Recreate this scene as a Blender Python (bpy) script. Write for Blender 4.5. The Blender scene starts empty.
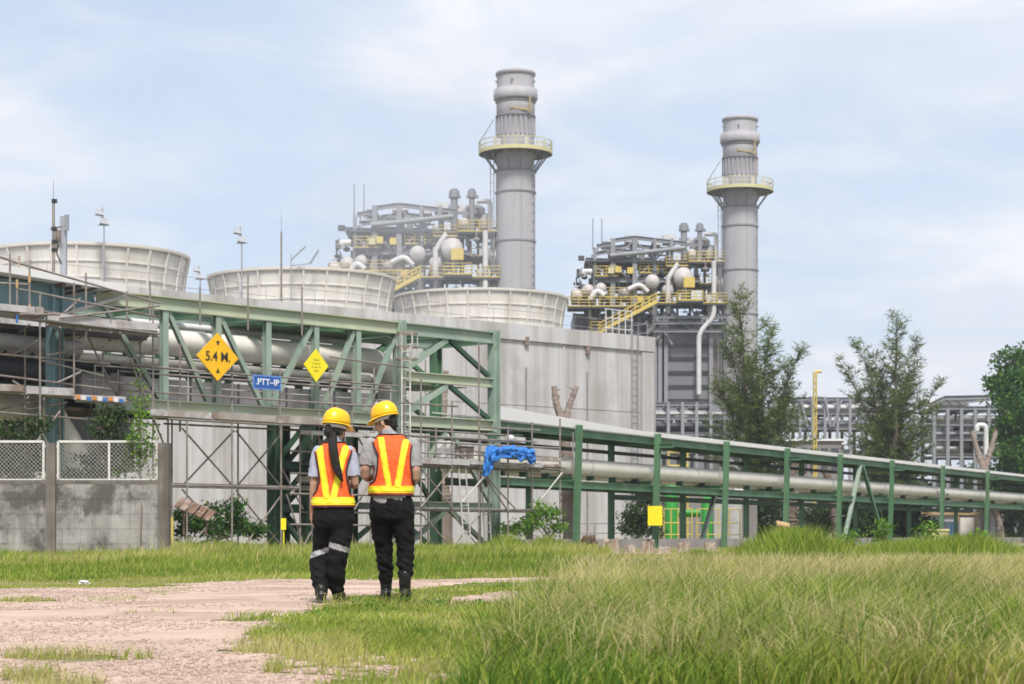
import bpy, bmesh, math, random
import numpy as np
from mathutils import Vector, Matrix, noise as mnoise

random.seed(7)
RNG = np.random.default_rng(11)
SC = bpy.context.scene
COL = SC.collection
V = Vector
PI = math.pi

# ------------------------------------------------------------------ camera, sky, sun, exposure
FPX, HZ, CH = 2000.0, 535.0, 0.60          # focal length in pixels, horizon row, eye height
cam_d = bpy.data.cameras.new('camera')
cam = bpy.data.objects.new('camera', cam_d)
COL.objects.link(cam)
cam.location = (0, 0, CH)
cam.rotation_euler = (PI / 2, 0, 0)
cam_d.sensor_width = 36.0
cam_d.lens = FPX / 1024 * 36.0
cam_d.shift_y = (HZ - 342) / 1024
cam_d.clip_start = 0.1
cam_d.clip_end = 8000
cam_d.dof.use_dof = True
cam_d.dof.focus_distance = 18.0
cam_d.dof.aperture_fstop = 5.6
SC.camera = cam

SUN_EL, SUN_AZ = math.radians(56), math.radians(172)   # azimuth clockwise from +Y (north): from behind left
world = bpy.data.worlds.new('World')
SC.world = world
world.use_nodes = True
wt = world.node_tree
wt.nodes.clear()
def wn(t, **k):
    n = wt.nodes.new(t)
    for a, b in k.items(): setattr(n, a, b)
    return n
w_out = wn('ShaderNodeOutputWorld')
w_bg = wn('ShaderNodeBackground')
w_bg.inputs[1].default_value = 0.12
sky = wn('ShaderNodeTexSky', sky_type='NISHITA', sun_disc=False, sun_elevation=SUN_EL, sun_rotation=SUN_AZ)
sky.air_density = 1.0; sky.dust_density = 1.5; sky.ozone_density = 1.5
w_tc = wn('ShaderNodeTexCoord')
w_sep = wn('ShaderNodeSeparateXYZ')
wt.links.new(w_tc.outputs['Generated'], w_sep.inputs[0])
def wmath(op, a, b=None):
    n = wn('ShaderNodeMath', operation=op)
    for i, s in enumerate((a, b)):
        if s is None: continue
        if isinstance(s, (int, float)): n.inputs[i].default_value = s
        else: wt.links.new(s, n.inputs[i])
    return n.outputs[0]
zz = wmath('ADD', wmath('MAXIMUM', w_sep.outputs[2], 0.0), 0.16)
cx_ = wmath('DIVIDE', w_sep.outputs[0], zz)
cy_ = wmath('DIVIDE', w_sep.outputs[1], zz)
w_cmb = wn('ShaderNodeCombineXYZ')
wt.links.new(cx_, w_cmb.inputs[0]); wt.links.new(cy_, w_cmb.inputs[1])
def wnoise(scale, detail, rough, dist, off):
    mp = wn('ShaderNodeMapping'); mp.inputs['Location'].default_value = off
    wt.links.new(w_cmb.outputs[0], mp.inputs[0])
    n = wn('ShaderNodeTexNoise'); n.inputs['Scale'].default_value = scale
    n.inputs['Detail'].default_value = detail; n.inputs['Roughness'].default_value = rough
    n.inputs['Distortion'].default_value = dist
    wt.links.new(mp.outputs[0], n.inputs['Vector'])
    return n.outputs[0]
def wramp(src, p0, p1, c0=0.0, c1=1.0):
    r = wn('ShaderNodeMapRange', interpolation_type='SMOOTHSTEP')
    r.inputs[1].default_value = p0; r.inputs[2].default_value = p1
    r.inputs[3].default_value = c0; r.inputs[4].default_value = c1
    wt.links.new(src, r.inputs[0]); return r.outputs[0]
big = wramp(wnoise(0.9, 8, 0.55, 0.35, (3.1, 0.4, 0)), 0.40, 0.62)
fine = wramp(wnoise(2.6, 8, 0.6, 0.6, (1.0, 5.0, 0)), 0.42, 0.72)
cl = wmath('ADD', wmath('MULTIPLY', big, 0.62), wmath('MULTIPLY', fine, 0.48))
cl = wmath('MINIMUM', wmath('ADD', cl, 0.12), 1.0)
shade = wramp(wnoise(1.7, 6, 0.55, 0.3, (7.7, 2.2, 0)), 0.35, 0.7)
w_cc = wn('ShaderNodeMix', data_type='RGBA')
w_cc.inputs[6].default_value = (4.6, 4.8, 5.25, 1); w_cc.inputs[7].default_value = (5.45, 5.52, 5.7, 1)
wt.links.new(shade, w_cc.inputs[0])
w_pale = wn('ShaderNodeMix', data_type='RGBA')       # thin high veil over the blue
w_pale.inputs[0].default_value = 0.75
w_pale.inputs[7].default_value = (3.35, 3.95, 4.95, 1)
wt.links.new(sky.outputs[0], w_pale.inputs[6])
w_mix = wn('ShaderNodeMix', data_type='RGBA')
wt.links.new(cl, w_mix.inputs[0])
wt.links.new(w_pale.outputs[2], w_mix.inputs[6]); wt.links.new(w_cc.outputs[2], w_mix.inputs[7])
wt.links.new(w_mix.outputs[2], w_bg.inputs[0])
wt.links.new(w_bg.outputs[0], w_out.inputs[0])

sun_d = bpy.data.lights.new('sun', 'SUN')
sun_d.energy = 3.2; sun_d.angle = math.radians(12); sun_d.color = (1.0, 0.955, 0.89)
sun = bpy.data.objects.new('sun', sun_d); COL.objects.link(sun)
sdir = V((math.sin(SUN_AZ) * math.cos(SUN_EL), math.cos(SUN_AZ) * math.cos(SUN_EL), math.sin(SUN_EL)))
sun.rotation_euler = sdir.to_track_quat('Z', 'Y').to_euler()
SC.view_settings.view_transform = 'Standard'
SC.view_settings.look = 'None'
SC.view_settings.exposure = 0.62
SC.view_settings.gamma = 1.0
SC.cycles.use_denoising = True
SC.cycles.max_bounces = 6
SC.cycles.diffuse_bounces = 3
SC.cycles.transparent_max_bounces = 8
SC.cycles.volume_bounces = 0

# ------------------------------------------------------------------ helpers
def P(px, py, Y):
    return V(((px - 512) * Y / FPX, Y, CH + (HZ - py) * Y / FPX))
def zat(py, Y): return CH + (HZ - py) * Y / FPX

MATS = {}
def mat(name, base, rough=0.6, var=0.15, scale=2.0, metal=0.0, bump=0.0, streak=0.0, streak_col=(0.10, 0.085, 0.07),
        streak_scale=1.2, blotch=0.0, blotch_col=(0.16, 0.14, 0.12), blotch_scale=0.5, bump_scale=None, tint=None, trans=0.0,
        spec=0.35, thr=0.5, tint_stops=None):
    if name in MATS: return MATS[name]
    m = bpy.data.materials.new(name); m.use_nodes = True
    nt = m.node_tree; nt.nodes.clear()
    N = nt.nodes.new; L = nt.links.new
    out = N('ShaderNodeOutputMaterial'); bs = N('ShaderNodeBsdfPrincipled')
    bs.inputs['Roughness'].default_value = rough; bs.inputs['Metallic'].default_value = metal
    bs.inputs['Specular IOR Level'].default_value = spec
    geo = N('ShaderNodeNewGeometry')
    def nz(sc, vec=None, detail=5, r=0.6):
        n = N('ShaderNodeTexNoise'); n.inputs['Scale'].default_value = sc; n.inputs['Detail'].default_value = detail
        n.inputs['Roughness'].default_value = r
        L(vec if vec is not None else geo.outputs['Position'], n.inputs['Vector']); return n.outputs[0]
    def rng(src, a, b, c=0., d=1.):
        r = N('ShaderNodeMapRange'); r.inputs[1].default_value = a; r.inputs[2].default_value = b
        r.inputs[3].default_value = c; r.inputs[4].default_value = d; L(src, r.inputs[0]); return r.outputs[0]
    def mix(f, a, b, bt='MIX'):
        x = N('ShaderNodeMix'); x.data_type = 'RGBA'; x.blend_type = bt
        for s, k in ((f, 0), (a, 6), (b, 7)):
            if isinstance(s, (float, int)): x.inputs[k].default_value = s
            elif isinstance(s, tuple): x.inputs[k].default_value = (*s[:3], 1)
            else: L(s, x.inputs[k])
        return x.outputs[2]
    lo = tuple(max(0, c * (1 - var)) for c in base); hi = tuple(min(1, c * (1 + var)) for c in base)
    col = mix(rng(nz(scale), 0.3, 0.7), lo, hi)
    if tint_stops:
        at = N('ShaderNodeAttribute'); at.attribute_name = 'tint'
        cr = N('ShaderNodeValToRGB')
        while len(cr.color_ramp.elements) < len(tint_stops): cr.color_ramp.elements.new(0.5)
        for e, (p, c) in zip(cr.color_ramp.elements, tint_stops): e.position = p; e.color = (*c, 1)
        L(at.outputs['Fac'], cr.inputs[0])
        pat = mix(rng(nz(scale), 0.3, 0.7), (1 - var,) * 3, (1 + var,) * 3)
        col = mix(1.0, cr.outputs[0], pat, 'MULTIPLY')
    if blotch:
        f = rng(nz(blotch_scale, detail=8, r=0.68), thr, thr + 0.10, 0, blotch); col = mix(f, col, blotch_col)
    if streak:
        mp = N('ShaderNodeMapping'); mp.inputs['Scale'].default_value = (1, 1, 0.045)
        L(geo.outputs['Position'], mp.inputs[0])
        f = rng(nz(streak_scale, mp.outputs[0], 7, 0.7), 0.46, 0.62, 0, streak); col = mix(f, col, streak_col)
    L(col, bs.inputs['Base Color'])
    if bump:
        b = N('ShaderNodeBump'); b.inputs['Strength'].default_value = bump; b.inputs['Distance'].default_value = 0.02
        L(nz(bump_scale or scale * 6, detail=6), b.inputs['Height']); L(b.outputs[0], bs.inputs['Normal'])
    if trans:
        tr = N('ShaderNodeBsdfTranslucent'); L(col, tr.inputs[0])
        ms = N('ShaderNodeMixShader'); ms.inputs[0].default_value = trans
        L(bs.outputs[0], ms.inputs[1]); L(tr.outputs[0], ms.inputs[2]); L(ms.outputs[0], out.inputs[0])
    else:
        L(bs.outputs[0], out.inputs[0])
    MATS[name] = m
    return m

class MB:
    """collects shapes in world space, links them as one mesh"""
    def __init__(s): s.v = []; s.f = []; s.sm = []
    def add(s, vs, fs, smooth=False):
        o = len(s.v); s.v += [tuple(p) for p in vs]
        for f in fs: s.f.append(tuple(i + o for i in f)); s.sm.append(smooth)
        return s
    def box(s, c, size, rz=0.0, R=None):
        R = R or Matrix.Rotation(rz, 3, 'Z'); c = V(c); h = [d / 2 for d in size]
        vs = [c + R @ V((x * h[0], y * h[1], z * h[2])) for x in (-1, 1) for y in (-1, 1) for z in (-1, 1)]
        return s.add(vs, [(0, 1, 3, 2), (4, 6, 7, 5), (0, 4, 5, 1), (2, 3, 7, 6), (0, 2, 6, 4), (1, 5, 7, 3)])
    def tube(s, p0, p1, r, r1=None, n=8, cap=True):
        p0, p1 = V(p0), V(p1); r1 = r if r1 is None else r1
        d = (p1 - p0)
        if d.length < 1e-6: return s
        d.normalize(); a = d.orthogonal().normalized(); b = d.cross(a)
        ring = [a * math.cos(2 * PI * i / n) + b * math.sin(2 * PI * i / n) for i in range(n)]
        s.add([p0 + q * r for q in ring] + [p1 + q * r1 for q in ring],
              [(i, (i + 1) % n, n + (i + 1) % n, n + i) for i in range(n)], True)
        if cap:
            s.add([p0 + q * r for q in ring], [tuple(range(n - 1, -1, -1))])
            s.add([p1 + q * r1 for q in ring], [tuple(range(n))])
        return s
    def path(s, pts, r, n=10, cap=True, radii=None):
        pts = [V(p) for p in pts]; m = len(pts)
        d0 = (pts[1] - pts[0]).normalized(); a = d0.orthogonal().normalized(); vs = []
        for k in range(m):
            d = (pts[min(k + 1, m - 1)] - pts[max(k - 1, 0)]).normalized()
            a = (a - d * a.dot(d)).normalized(); b = d.cross(a); rr = radii[k] if radii else r
            vs += [pts[k] + (a * math.cos(2 * PI * i / n) + b * math.sin(2 * PI * i / n)) * rr for i in range(n)]
        fs = [(k * n + i, k * n + (i + 1) % n, (k + 1) * n + (i + 1) % n, (k + 1) * n + i) for k in range(m - 1) for i in range(n)]
        s.add(vs, fs, True)
        if cap:
            s.add(vs[:n], [tuple(range(n - 1, -1, -1))]); s.add(vs[-n:], [tuple(range(n))])
        return s
    def prof(s, p0, p1, poly, up=V((0, 0, 1))):
        """extrude a 2-D outline (side, up) from p0 to p1"""
        p0, p1 = V(p0), V(p1); d = (p1 - p0).normalized()
        up = V(up)
        if abs(d.dot(up)) > 0.98: up = V((0, 1, 0))
        x = d.cross(up).normalized(); y = x.cross(d); n = len(poly)
        vs = [p + x * u + y * w for p in (p0, p1) for u, w in poly]
        s.add(vs, [(i, (i + 1) % n, n + (i + 1) % n, n + i) for i in range(n)] + [tuple(range(n - 1, -1, -1)), tuple(range(n, 2 * n))])
        return s
    def ibeam(s, p0, p1, w, h, t=None, up=V((0, 0, 1))):
        t = t or min(w, h) * 0.14; a, b = w / 2, h / 2; c = t / 2
        return s.prof(p0, p1, [(-a, -b), (a, -b), (a, -b + t), (c, -b + t), (c, b - t), (a, b - t), (a, b), (-a, b), (-a, b - t), (-c, b - t), (-c, -b + t), (-a, -b + t)], up)
    def bar(s, p0, p1, w, h, up=V((0, 0, 1))):
        a, b = w / 2, h / 2
        return s.prof(p0, p1, [(-a, -b), (a, -b), (a, b), (-a, b)], up)
    def lathe(s, prof, c=(0, 0, 0), n=48, R=None, smooth=True, a0=0.0, a1=2 * PI):
        c = V(c); R = R or Matrix.Identity(3); m = len(prof); full = abs(a1 - a0 - 2 * PI) < 1e-6
        k = n if full else n + 1
        vs = [c + R @ V((r * math.cos(a0 + (a1 - a0) * i / n), r * math.sin(a0 + (a1 - a0) * i / n), z)) for r, z in prof for i in range(k)]
        fs = [(j * k + i, j * k + (i + 1) % k, (j + 1) * k + (i + 1) % k, (j + 1) * k + i) for j in range(m - 1) for i in range(n)]
        return s.add(vs, fs, smooth)
    def ball(s, c, r, R=None, n=12):
        r = r if isinstance(r, (tuple, list)) else (r, r, r); c = V(c); R = R or Matrix.Identity(3); m = n // 2
        vs = []
        for j in range(m + 1):
            t = PI * j / m
            for i in range(n):
                a = 2 * PI * i / n
                vs.append(c + R @ V((r[0] * math.sin(t) * math.cos(a), r[1] * math.sin(t) * math.sin(a), r[2] * math.cos(t))))
        fs = [(j * n + i, (j + 1) * n + i, (j + 1) * n + (i + 1) % n, j * n + (i + 1) % n) for j in range(m) for i in range(n)]
        return s.add(vs, fs, True)
    def mesh(s, name, origin=V((0, 0, 0))):
        me = bpy.data.meshes.new(name)
        o = V(origin)
        me.from_pydata([(p[0] - o.x, p[1] - o.y, p[2] - o.z) for p in s.v], [], s.f)
        me.polygons.foreach_set('use_smooth', s.sm)
        me.update(); return me
    def build(s, name, m, parent=None):
        org = wloc(parent) if parent else V((0, 0, 0))
        ob = bpy.data.objects.new(name, s.mesh(name, org)); COL.objects.link(ob)
        if m: ob.data.materials.append(m)
        if parent: ob.parent = parent
        return ob
    def thing(s, name, m, label, cat, group=None, base=None):
        """a thing that is one mesh, origin at its base"""
        if base is None:
            a = np.array(s.v); base = V((a[:, 0].mean(), a[:, 1].mean(), a[:, 2].min()))
        ob = bpy.data.objects.new(name, s.mesh(name, base)); COL.objects.link(ob)
        ob.location = base
        if m: ob.data.materials.append(m)
        return tag(ob, label, cat, group)
def wloc(o):
    l = V((0, 0, 0))
    while o: l = l + o.location; o = o.parent
    return l
def tag(o, label=None, cat=None, group=None, kind=None):
    if label: o['label'] = label
    if cat: o['category'] = cat
    if group: o['group'] = group
    if kind: o['kind'] = kind
    return o
def thing(name, label, cat, loc, group=None):
    o = bpy.data.objects.new(name, None); COL.objects.link(o); o.location = loc
    o.empty_display_size = 0.2
    return tag(o, label, cat, group)
def copy_tree(o, parent=None):
    c = o.copy(); COL.objects.link(c)
    if parent: c.parent = parent
    for ch in [x for x in bpy.data.objects if x.parent == o]: copy_tree(ch, c)
    return c
def raw_mesh(name, verts, faces_flat, loops_per, m, attr=None, parent=None, loc=None):
    """fast mesh from numpy: all faces have loops_per corners"""
    me = bpy.data.meshes.new(name); nf = len(faces_flat) // loops_per
    me.vertices.add(len(verts)); me.vertices.foreach_set('co', np.ascontiguousarray(verts, dtype=np.float32).ravel())
    me.loops.add(len(faces_flat)); me.loops.foreach_set('vertex_index', np.ascontiguousarray(faces_flat, dtype=np.int32))
    me.polygons.add(nf); me.polygons.foreach_set('loop_start', np.arange(0, nf * loops_per, loops_per, dtype=np.int32))
    me.update(calc_edges=True)
    if attr is not None:
        a = me.attributes.new('tint', 'FLOAT', 'POINT'); a.data.foreach_set('value', np.ascontiguousarray(attr, dtype=np.float32))
    me.validate()
    o = bpy.data.objects.new(name, me); COL.objects.link(o); me.materials.append(m)
    if parent: o.parent = parent
    if loc is not None: o.location = loc
    return o
def rail(mb, pts, h=1.05, r=0.02, step=1.5, mids=(0.5,), n=5):
    """guard rail along a polyline of floor points"""
    for a, b in zip(pts[:-1], pts[1:]):
        a, b = V(a), V(b); L = (b - a).length; k = max(1, round(L / step))
        for i in range(k + 1):
            p = a.lerp(b, i / k); mb.tube(p, p + V((0, 0, h)), r, n=n)
        for f in (1.0, *mids): mb.tube(a + V((0, 0, h * f)), b + V((0, 0, h * f)), r * 0.9, n=n)
    return mb
def bend(pts, rad, k=5):
    """round the corners of a polyline"""
    pts = [V(p) for p in pts]; out = [pts[0]]
    for a, b, c in zip(pts[:-2], pts[1:-1], pts[2:]):
        u = (a - b); w = (c - b); r = min(rad, u.length * 0.49, w.length * 0.49); u.normalize(); w.normalize()
        for i in range(k + 1):
            t = i / k; p, q, s_ = b + u * r, b, b + w * r
            out.append(p * (1 - t) ** 2 + q * 2 * t * (1 - t) + s_ * t * t)
    return out + [pts[-1]]
def text(s, size, loc, R, m, name, parent, depth=0.004, sx=1.0, bold=0.0):
    cu = bpy.data.curves.new('lettering', 'FONT'); cu.body = s; cu.size = size; cu.align_x = 'CENTER'; cu.align_y = 'CENTER'
    cu.extrude = depth; cu.offset = bold
    t = bpy.data.objects.new('lettering', cu); COL.objects.link(t)
    bpy.context.view_layer.update()
    me = bpy.data.meshes.new_from_object(t.evaluated_get(bpy.context.evaluated_depsgraph_get()))
    bpy.data.objects.remove(t); bpy.data.curves.remove(cu)
    me.transform(Matrix.Translation(V(loc) - wloc(parent)) @ R.to_4x4() @ Matrix.Diagonal((sx, 1, 1, 1)))
    me.materials.clear(); me.materials.append(m)
    o = bpy.data.objects.new(name, me); COL.objects.link(o); o.parent = parent
    return o

# ------------------------------------------------------------------ materials
G = dict
concrete = mat('aged_concrete', (0.50, 0.49, 0.495), 0.85, 0.10, 0.35, bump=0.15, bump_scale=5, streak=0.65, streak_col=(0.29, 0.26, 0.235), streak_scale=0.75, blotch=0.5, blotch_col=(0.33, 0.31, 0.29), blotch_scale=0.17, thr=0.53)
cream = mat('cream_fibreglass', (0.63, 0.60, 0.55), 0.6, 0.05, 0.5, streak=0.55, streak_col=(0.42, 0.385, 0.33), streak_scale=1.3)
cream_rim = mat('cream_rim', (0.56, 0.525, 0.465), 0.65, 0.08, 1.0)
chim = mat('grey_stack_paint', (0.36, 0.35, 0.375), 0.6, 0.06, 0.3, streak=0.4, streak_col=(0.275, 0.26, 0.26), streak_scale=0.9, blotch=0.25, blotch_col=(0.42, 0.41, 0.42), blotch_scale=0.2)
chim_dk = mat('grey_stack_ring', (0.22, 0.22, 0.24), 0.6, 0.06, 1)
rail_pale = mat('pale_yellow_paint', (0.52, 0.48, 0.27), 0.6, 0.08, 1.0)
drum_m = mat('drum_lagging', (0.47, 0.44, 0.435), 0.6, 0.15, 0.5, blotch=0.4, blotch_col=(0.36, 0.32, 0.30), blotch_scale=0.4)
yellow_rail = mat('yellow_steel_paint', (0.56, 0.43, 0.11), 0.55, 0.12, 0.8)
steel_far = mat('grey_plant_steel', (0.235, 0.24, 0.26), 0.6, 0.12, 0.5)
steel_dark = mat('dark_plant_steel', (0.065, 0.07, 0.08), 0.65, 0.2, 0.5)
lagging = mat('aluminium_lagging', (0.55, 0.54, 0.54), 0.5, 0.15, 0.6, metal=0.0)
casing_m = mat('grey_casing', (0.17, 0.175, 0.19), 0.6, 0.1, 0.3, streak=0.3, streak_col=(0.12, 0.115, 0.11))
casing_br = mat('brown_grey_casing', (0.22, 0.205, 0.20), 0.65, 0.12, 0.3, streak=0.35, streak_col=(0.15, 0.12, 0.10))
green_pale = mat('faded_green_paint', (0.25, 0.325, 0.265), 0.6, 0.18, 0.8, streak=0.4, streak_col=(0.37, 0.40, 0.30), streak_scale=1.1, blotch=0.3, blotch_col=(0.20, 0.29, 0.26), blotch_scale=0.6)
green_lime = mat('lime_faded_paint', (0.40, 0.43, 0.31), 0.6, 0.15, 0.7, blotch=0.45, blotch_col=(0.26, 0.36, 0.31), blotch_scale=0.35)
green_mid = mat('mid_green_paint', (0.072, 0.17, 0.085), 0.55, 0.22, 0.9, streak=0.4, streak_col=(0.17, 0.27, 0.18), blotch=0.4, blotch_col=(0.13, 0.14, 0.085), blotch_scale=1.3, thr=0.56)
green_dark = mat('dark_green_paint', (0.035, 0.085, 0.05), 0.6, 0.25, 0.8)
blue_green = mat('blue_green_paint', (0.17, 0.275, 0.30), 0.6, 0.12, 0.8, streak=0.3, streak_col=(0.10, 0.16, 0.17))
pipe_white = mat('white_pipe_jacket', (0.70, 0.66, 0.60), 0.5, 0.05, 0.5, blotch=0.25, blotch_col=(0.47, 0.43, 0.37), blotch_scale=0.8)
pipe_grey = mat('grey_pipe_jacket', (0.40, 0.395, 0.40), 0.45, 0.10, 0.8, blotch=0.3, blotch_col=(0.26, 0.24, 0.23), blotch_scale=0.9)
tube_m = mat('galvanised_tube', (0.25, 0.225, 0.205), 0.55, 0.25, 2.5, metal=0.2, blotch=0.55, blotch_col=(0.17, 0.10, 0.065), blotch_scale=2.0)
tube_light = mat('bright_galvanised_tube', (0.47, 0.46, 0.44), 0.5, 0.12, 2.0, metal=0.2)
plank_m = mat('scaffold_board', (0.44, 0.42, 0.42), 0.75, 0.22, 1.6, blotch=0.6, blotch_col=(0.22, 0.15, 0.11), blotch_scale=1.2)
plank_b = mat('stained_board', (0.36, 0.325, 0.30), 0.8, 0.25, 1.6, blotch=0.7, blotch_col=(0.19, 0.12, 0.08), blotch_scale=0.9, streak=0.5, streak_col=(0.2, 0.15, 0.12))
wood_dk = mat('old_timber', (0.13, 0.09, 0.06), 0.85, 0.3, 2.0)
roof_white = mat('white_roof_sheet', (0.68, 0.67, 0.67), 0.5, 0.06, 0.5, blotch=0.2, blotch_col=(0.5, 0.48, 0.46))
wall_block = mat('weathered_block', (0.32, 0.305, 0.285), 0.9, 0.25, 1.6, bump=0.35, bump_scale=14, blotch=0.85, blotch_col=(0.06, 0.055, 0.048), blotch_scale=0.9, streak=0.5, streak_col=(0.12, 0.11, 0.09), streak_scale=1.6, thr=0.485)
pier_m = mat('weathered_pier', (0.17, 0.15, 0.13), 0.9, 0.25, 2.0, bump=0.3, bump_scale=12, streak=0.6, streak_col=(0.07, 0.06, 0.05), streak_scale=3)
fence_white = mat('white_fence_paint', (0.62, 0.60, 0.56), 0.6, 0.1, 3)
wire_m = mat('fence_wire', (0.33, 0.315, 0.30), 0.6, 0.1, 3)
yellow_sign = mat('amber_sign_face', (0.80, 0.44, 0.008), 0.45, 0.04, 3)
lemon_sign = mat('lemon_sign_face', (0.78, 0.66, 0.015), 0.45, 0.04, 3)
blue_sign = mat('blue_sign_face', (0.02, 0.09, 0.33), 0.5, 0.08, 3)
ink = mat('sign_ink', (0.03, 0.025, 0.02), 0.6, 0.1, 3)
dark_text = mat('faded_sign_ink', (0.33, 0.28, 0.03), 0.6, 0.1, 3)
white_text = mat('white_lettering', (0.75, 0.77, 0.8), 0.6, 0.05, 3)
tarp_m = mat('blue_tarpaulin', (0.025, 0.16, 0.50), 0.45, 0.25, 3, bump=0.3, bump_scale=8)
black_m = mat('black_plastic', (0.02, 0.02, 0.022), 0.5, 0.2, 5)
bark = mat('tree_bark', (0.16, 0.125, 0.10), 0.9, 0.3, 4, bump=0.4, bump_scale=15)
dead_wood = mat('dead_wood', (0.25, 0.20, 0.17), 0.9, 0.25, 3, bump=0.3, bump_scale=10, streak=0.4, streak_col=(0.15, 0.11, 0.09), streak_scale=5)
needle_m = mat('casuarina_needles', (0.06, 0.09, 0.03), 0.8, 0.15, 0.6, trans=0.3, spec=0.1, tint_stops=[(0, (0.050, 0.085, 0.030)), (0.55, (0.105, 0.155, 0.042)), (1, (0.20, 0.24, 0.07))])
leaf_m = mat('broad_leaves', (0.05, 0.11, 0.02), 0.6, 0.2, 0.8, trans=0.3, spec=0.2, tint_stops=[(0, (0.022, 0.062, 0.011)), (0.6, (0.048, 0.135, 0.017)), (1, (0.12, 0.235, 0.032))])
leaf_dark = mat('dark_leaves', (0.03, 0.06, 0.015), 0.6, 0.2, 0.8, trans=0.2, spec=0.2, tint_stops=[(0, (0.018, 0.036, 0.013)), (0.6, (0.040, 0.075, 0.022)), (1, (0.085, 0.13, 0.035))])
weed_m = mat('bright_weed_leaves', (0.1, 0.2, 0.02), 0.6, 0.2, 0.8, trans=0.35, spec=0.2, tint_stops=[(0, (0.06, 0.13, 0.02)), (0.6, (0.13, 0.26, 0.03)), (1, (0.24, 0.38, 0.06))])
grass_m = mat('grass_blades', (0.1, 0.17, 0.03), 0.75, 0.25, 0.5, trans=0.45, spec=0.15,
              tint_stops=[(0, (0.072, 0.15, 0.024)), (0.28, (0.185, 0.275, 0.034)), (0.52, (0.345, 0.39, 0.065)), (0.75, (0.47, 0.43, 0.165)), (1, (0.60, 0.50, 0.28))])
soil = mat('grassy_soil', (0.20, 0.185, 0.085), 0.95, 0.3, 1.2, bump=0.5, bump_scale=20, blotch=0.5, blotch_col=(0.17, 0.13, 0.075), blotch_scale=0.7)
dirt = mat('pale_dirt', (0.48, 0.355, 0.28), 0.95, 0.2, 1.3, bump=0.8, bump_scale=28, blotch=0.7, blotch_col=(0.33, 0.225, 0.175), blotch_scale=0.55, thr=0.5)
stone_m = mat('gravel_stone', (0.40, 0.295, 0.24), 0.9, 0.35, 14, spec=0.2)
path_m = mat('path_concrete', (0.28, 0.255, 0.245), 0.9, 0.2, 1.0, bump=0.3, bump_scale=8, blotch=0.4, blotch_col=(0.15, 0.13, 0.115))
rock_m = mat('rubble_rock', (0.36, 0.305, 0.265), 0.95, 0.35, 3.5, bump=0.9, bump_scale=9, blotch=0.75, blotch_col=(0.10, 0.075, 0.055), blotch_scale=2.2, streak=0.5, streak_col=(0.13, 0.095, 0.07), streak_scale=4)
bright_green = mat('bright_green_paint', (0.03, 0.25, 0.035), 0.45, 0.12, 2)
shed_wall = mat('pale_shed_wall', (0.52, 0.52, 0.56), 0.7, 0.06, 1.0)
tan_trim = mat('tan_trim', (0.42, 0.28, 0.14), 0.7, 0.15, 1.0)
sky_blue = mat('light_blue_paint', (0.22, 0.46, 0.72), 0.6, 0.08, 1.0)
post_m = mat('pale_yellow_stone', (0.50, 0.44, 0.23), 0.9, 0.2, 3, blotch=0.4, blotch_col=(0.24, 0.22, 0.11), blotch_scale=2.5)
lamp_m = mat('lamp_housing', (0.30, 0.31, 0.34), 0.5, 0.1, 2)

# ------------------------------------------------------------------ the ground
def to_px(x, y): return 512 + FPX * x / y, HZ + FPX * CH / y
def noise2(x, y, s, seed=0.0):
    """cheap smooth value noise on arrays"""
    x = x * s + seed * 17.3; y = y * s + seed * 9.1
    xi, yi = np.floor(x).astype(np.int64), np.floor(y).astype(np.int64); fx, fy = x - xi, y - yi
    fx = fx * fx * (3 - 2 * fx); fy = fy * fy * (3 - 2 * fy)
    def h(a, b):
        n = (a * 374761393 + b * 668265263) & 0x7fffffff; n = ((n ^ (n >> 13)) * 1274126177) & 0x7fffffff
        return (n ^ (n >> 16)) % 10007 / 10007.0
    return (h(xi, yi) * (1 - fx) + h(xi + 1, yi) * fx) * (1 - fy) + (h(xi, yi + 1) * (1 - fx) + h(xi + 1, yi + 1) * fx) * fy
ROAD = [(-160, 593), (0, 590), (100, 588), (200, 585), (310, 580.5), (420, 578.5), (500, 577.3), (578, 577), (560, 580), (500, 582.5), (455, 585),
        (420, 591), (375, 596), (345, 603), (322, 611), (302, 622), (280, 636), (266, 652), (285, 662), (325, 668), (318, 690), (300, 760), (-200, 790)]
ROADW = [((a - 512) / FPX * (FPX * CH / (b - HZ)), FPX * CH / (b - HZ)) for a, b in ROAD]
BARE = [(492, 600, 42, 3.5), (455, 622, 26, 4), (412, 659, 34, 3.2), (352, 665, 20, 3), (470, 666, 26, 3), (560, 590, 28, 2.5), (520, 596, 22, 2.5)]
TUFT = [(68, 658, 50, 5.0), (20, 682, 48, 6), (34, 598, 20, 2.2), (262, 617, 30, 2.8), (150, 690, 60, 5)]
def in_poly(x, y, poly):
    c = np.zeros(x.shape, bool); n = len(poly)
    for i in range(n):
        (x0, y0), (x1, y1) = poly[i], poly[i - 1]
        t = ((y0 > y) != (y1 > y)) & (x < (x1 - x0) * (y - y0) / (y1 - y0 + 1e-12) + x0); c ^= t
    return c
def bare(x, y):
    """1 where the ground is dirt: road and worn patches"""
    wx = x + (noise2(x, y, 2.2, 1) - 0.5) * 0.55 + (noise2(x, y, 7.0, 2) - 0.5) * 0.22
    wy = y + (noise2(x, y, 0.9, 3) - 0.5) * 1.6
    r = in_poly(wx, wy, ROADW); px, py = to_px(wx, wy)
    for a, b, c, d in BARE: r |= ((px - a) / c) ** 2 + ((py - b) / d) ** 2 < 1
    for a, b, c, d in TUFT: r &= ~(((px - a) / c) ** 2 + ((py - b) / d) ** 2 < 1)
    return r
def gz(x, y):
    return (noise2(x, y, 0.5, 5) - 0.5) * 0.05 * np.clip(1.2 - y / 60.0, 0, 1)
NG = 240; gx = np.linspace(-30, 30, NG + 1); gy = np.linspace(4, 64, NG + 1)
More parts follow.
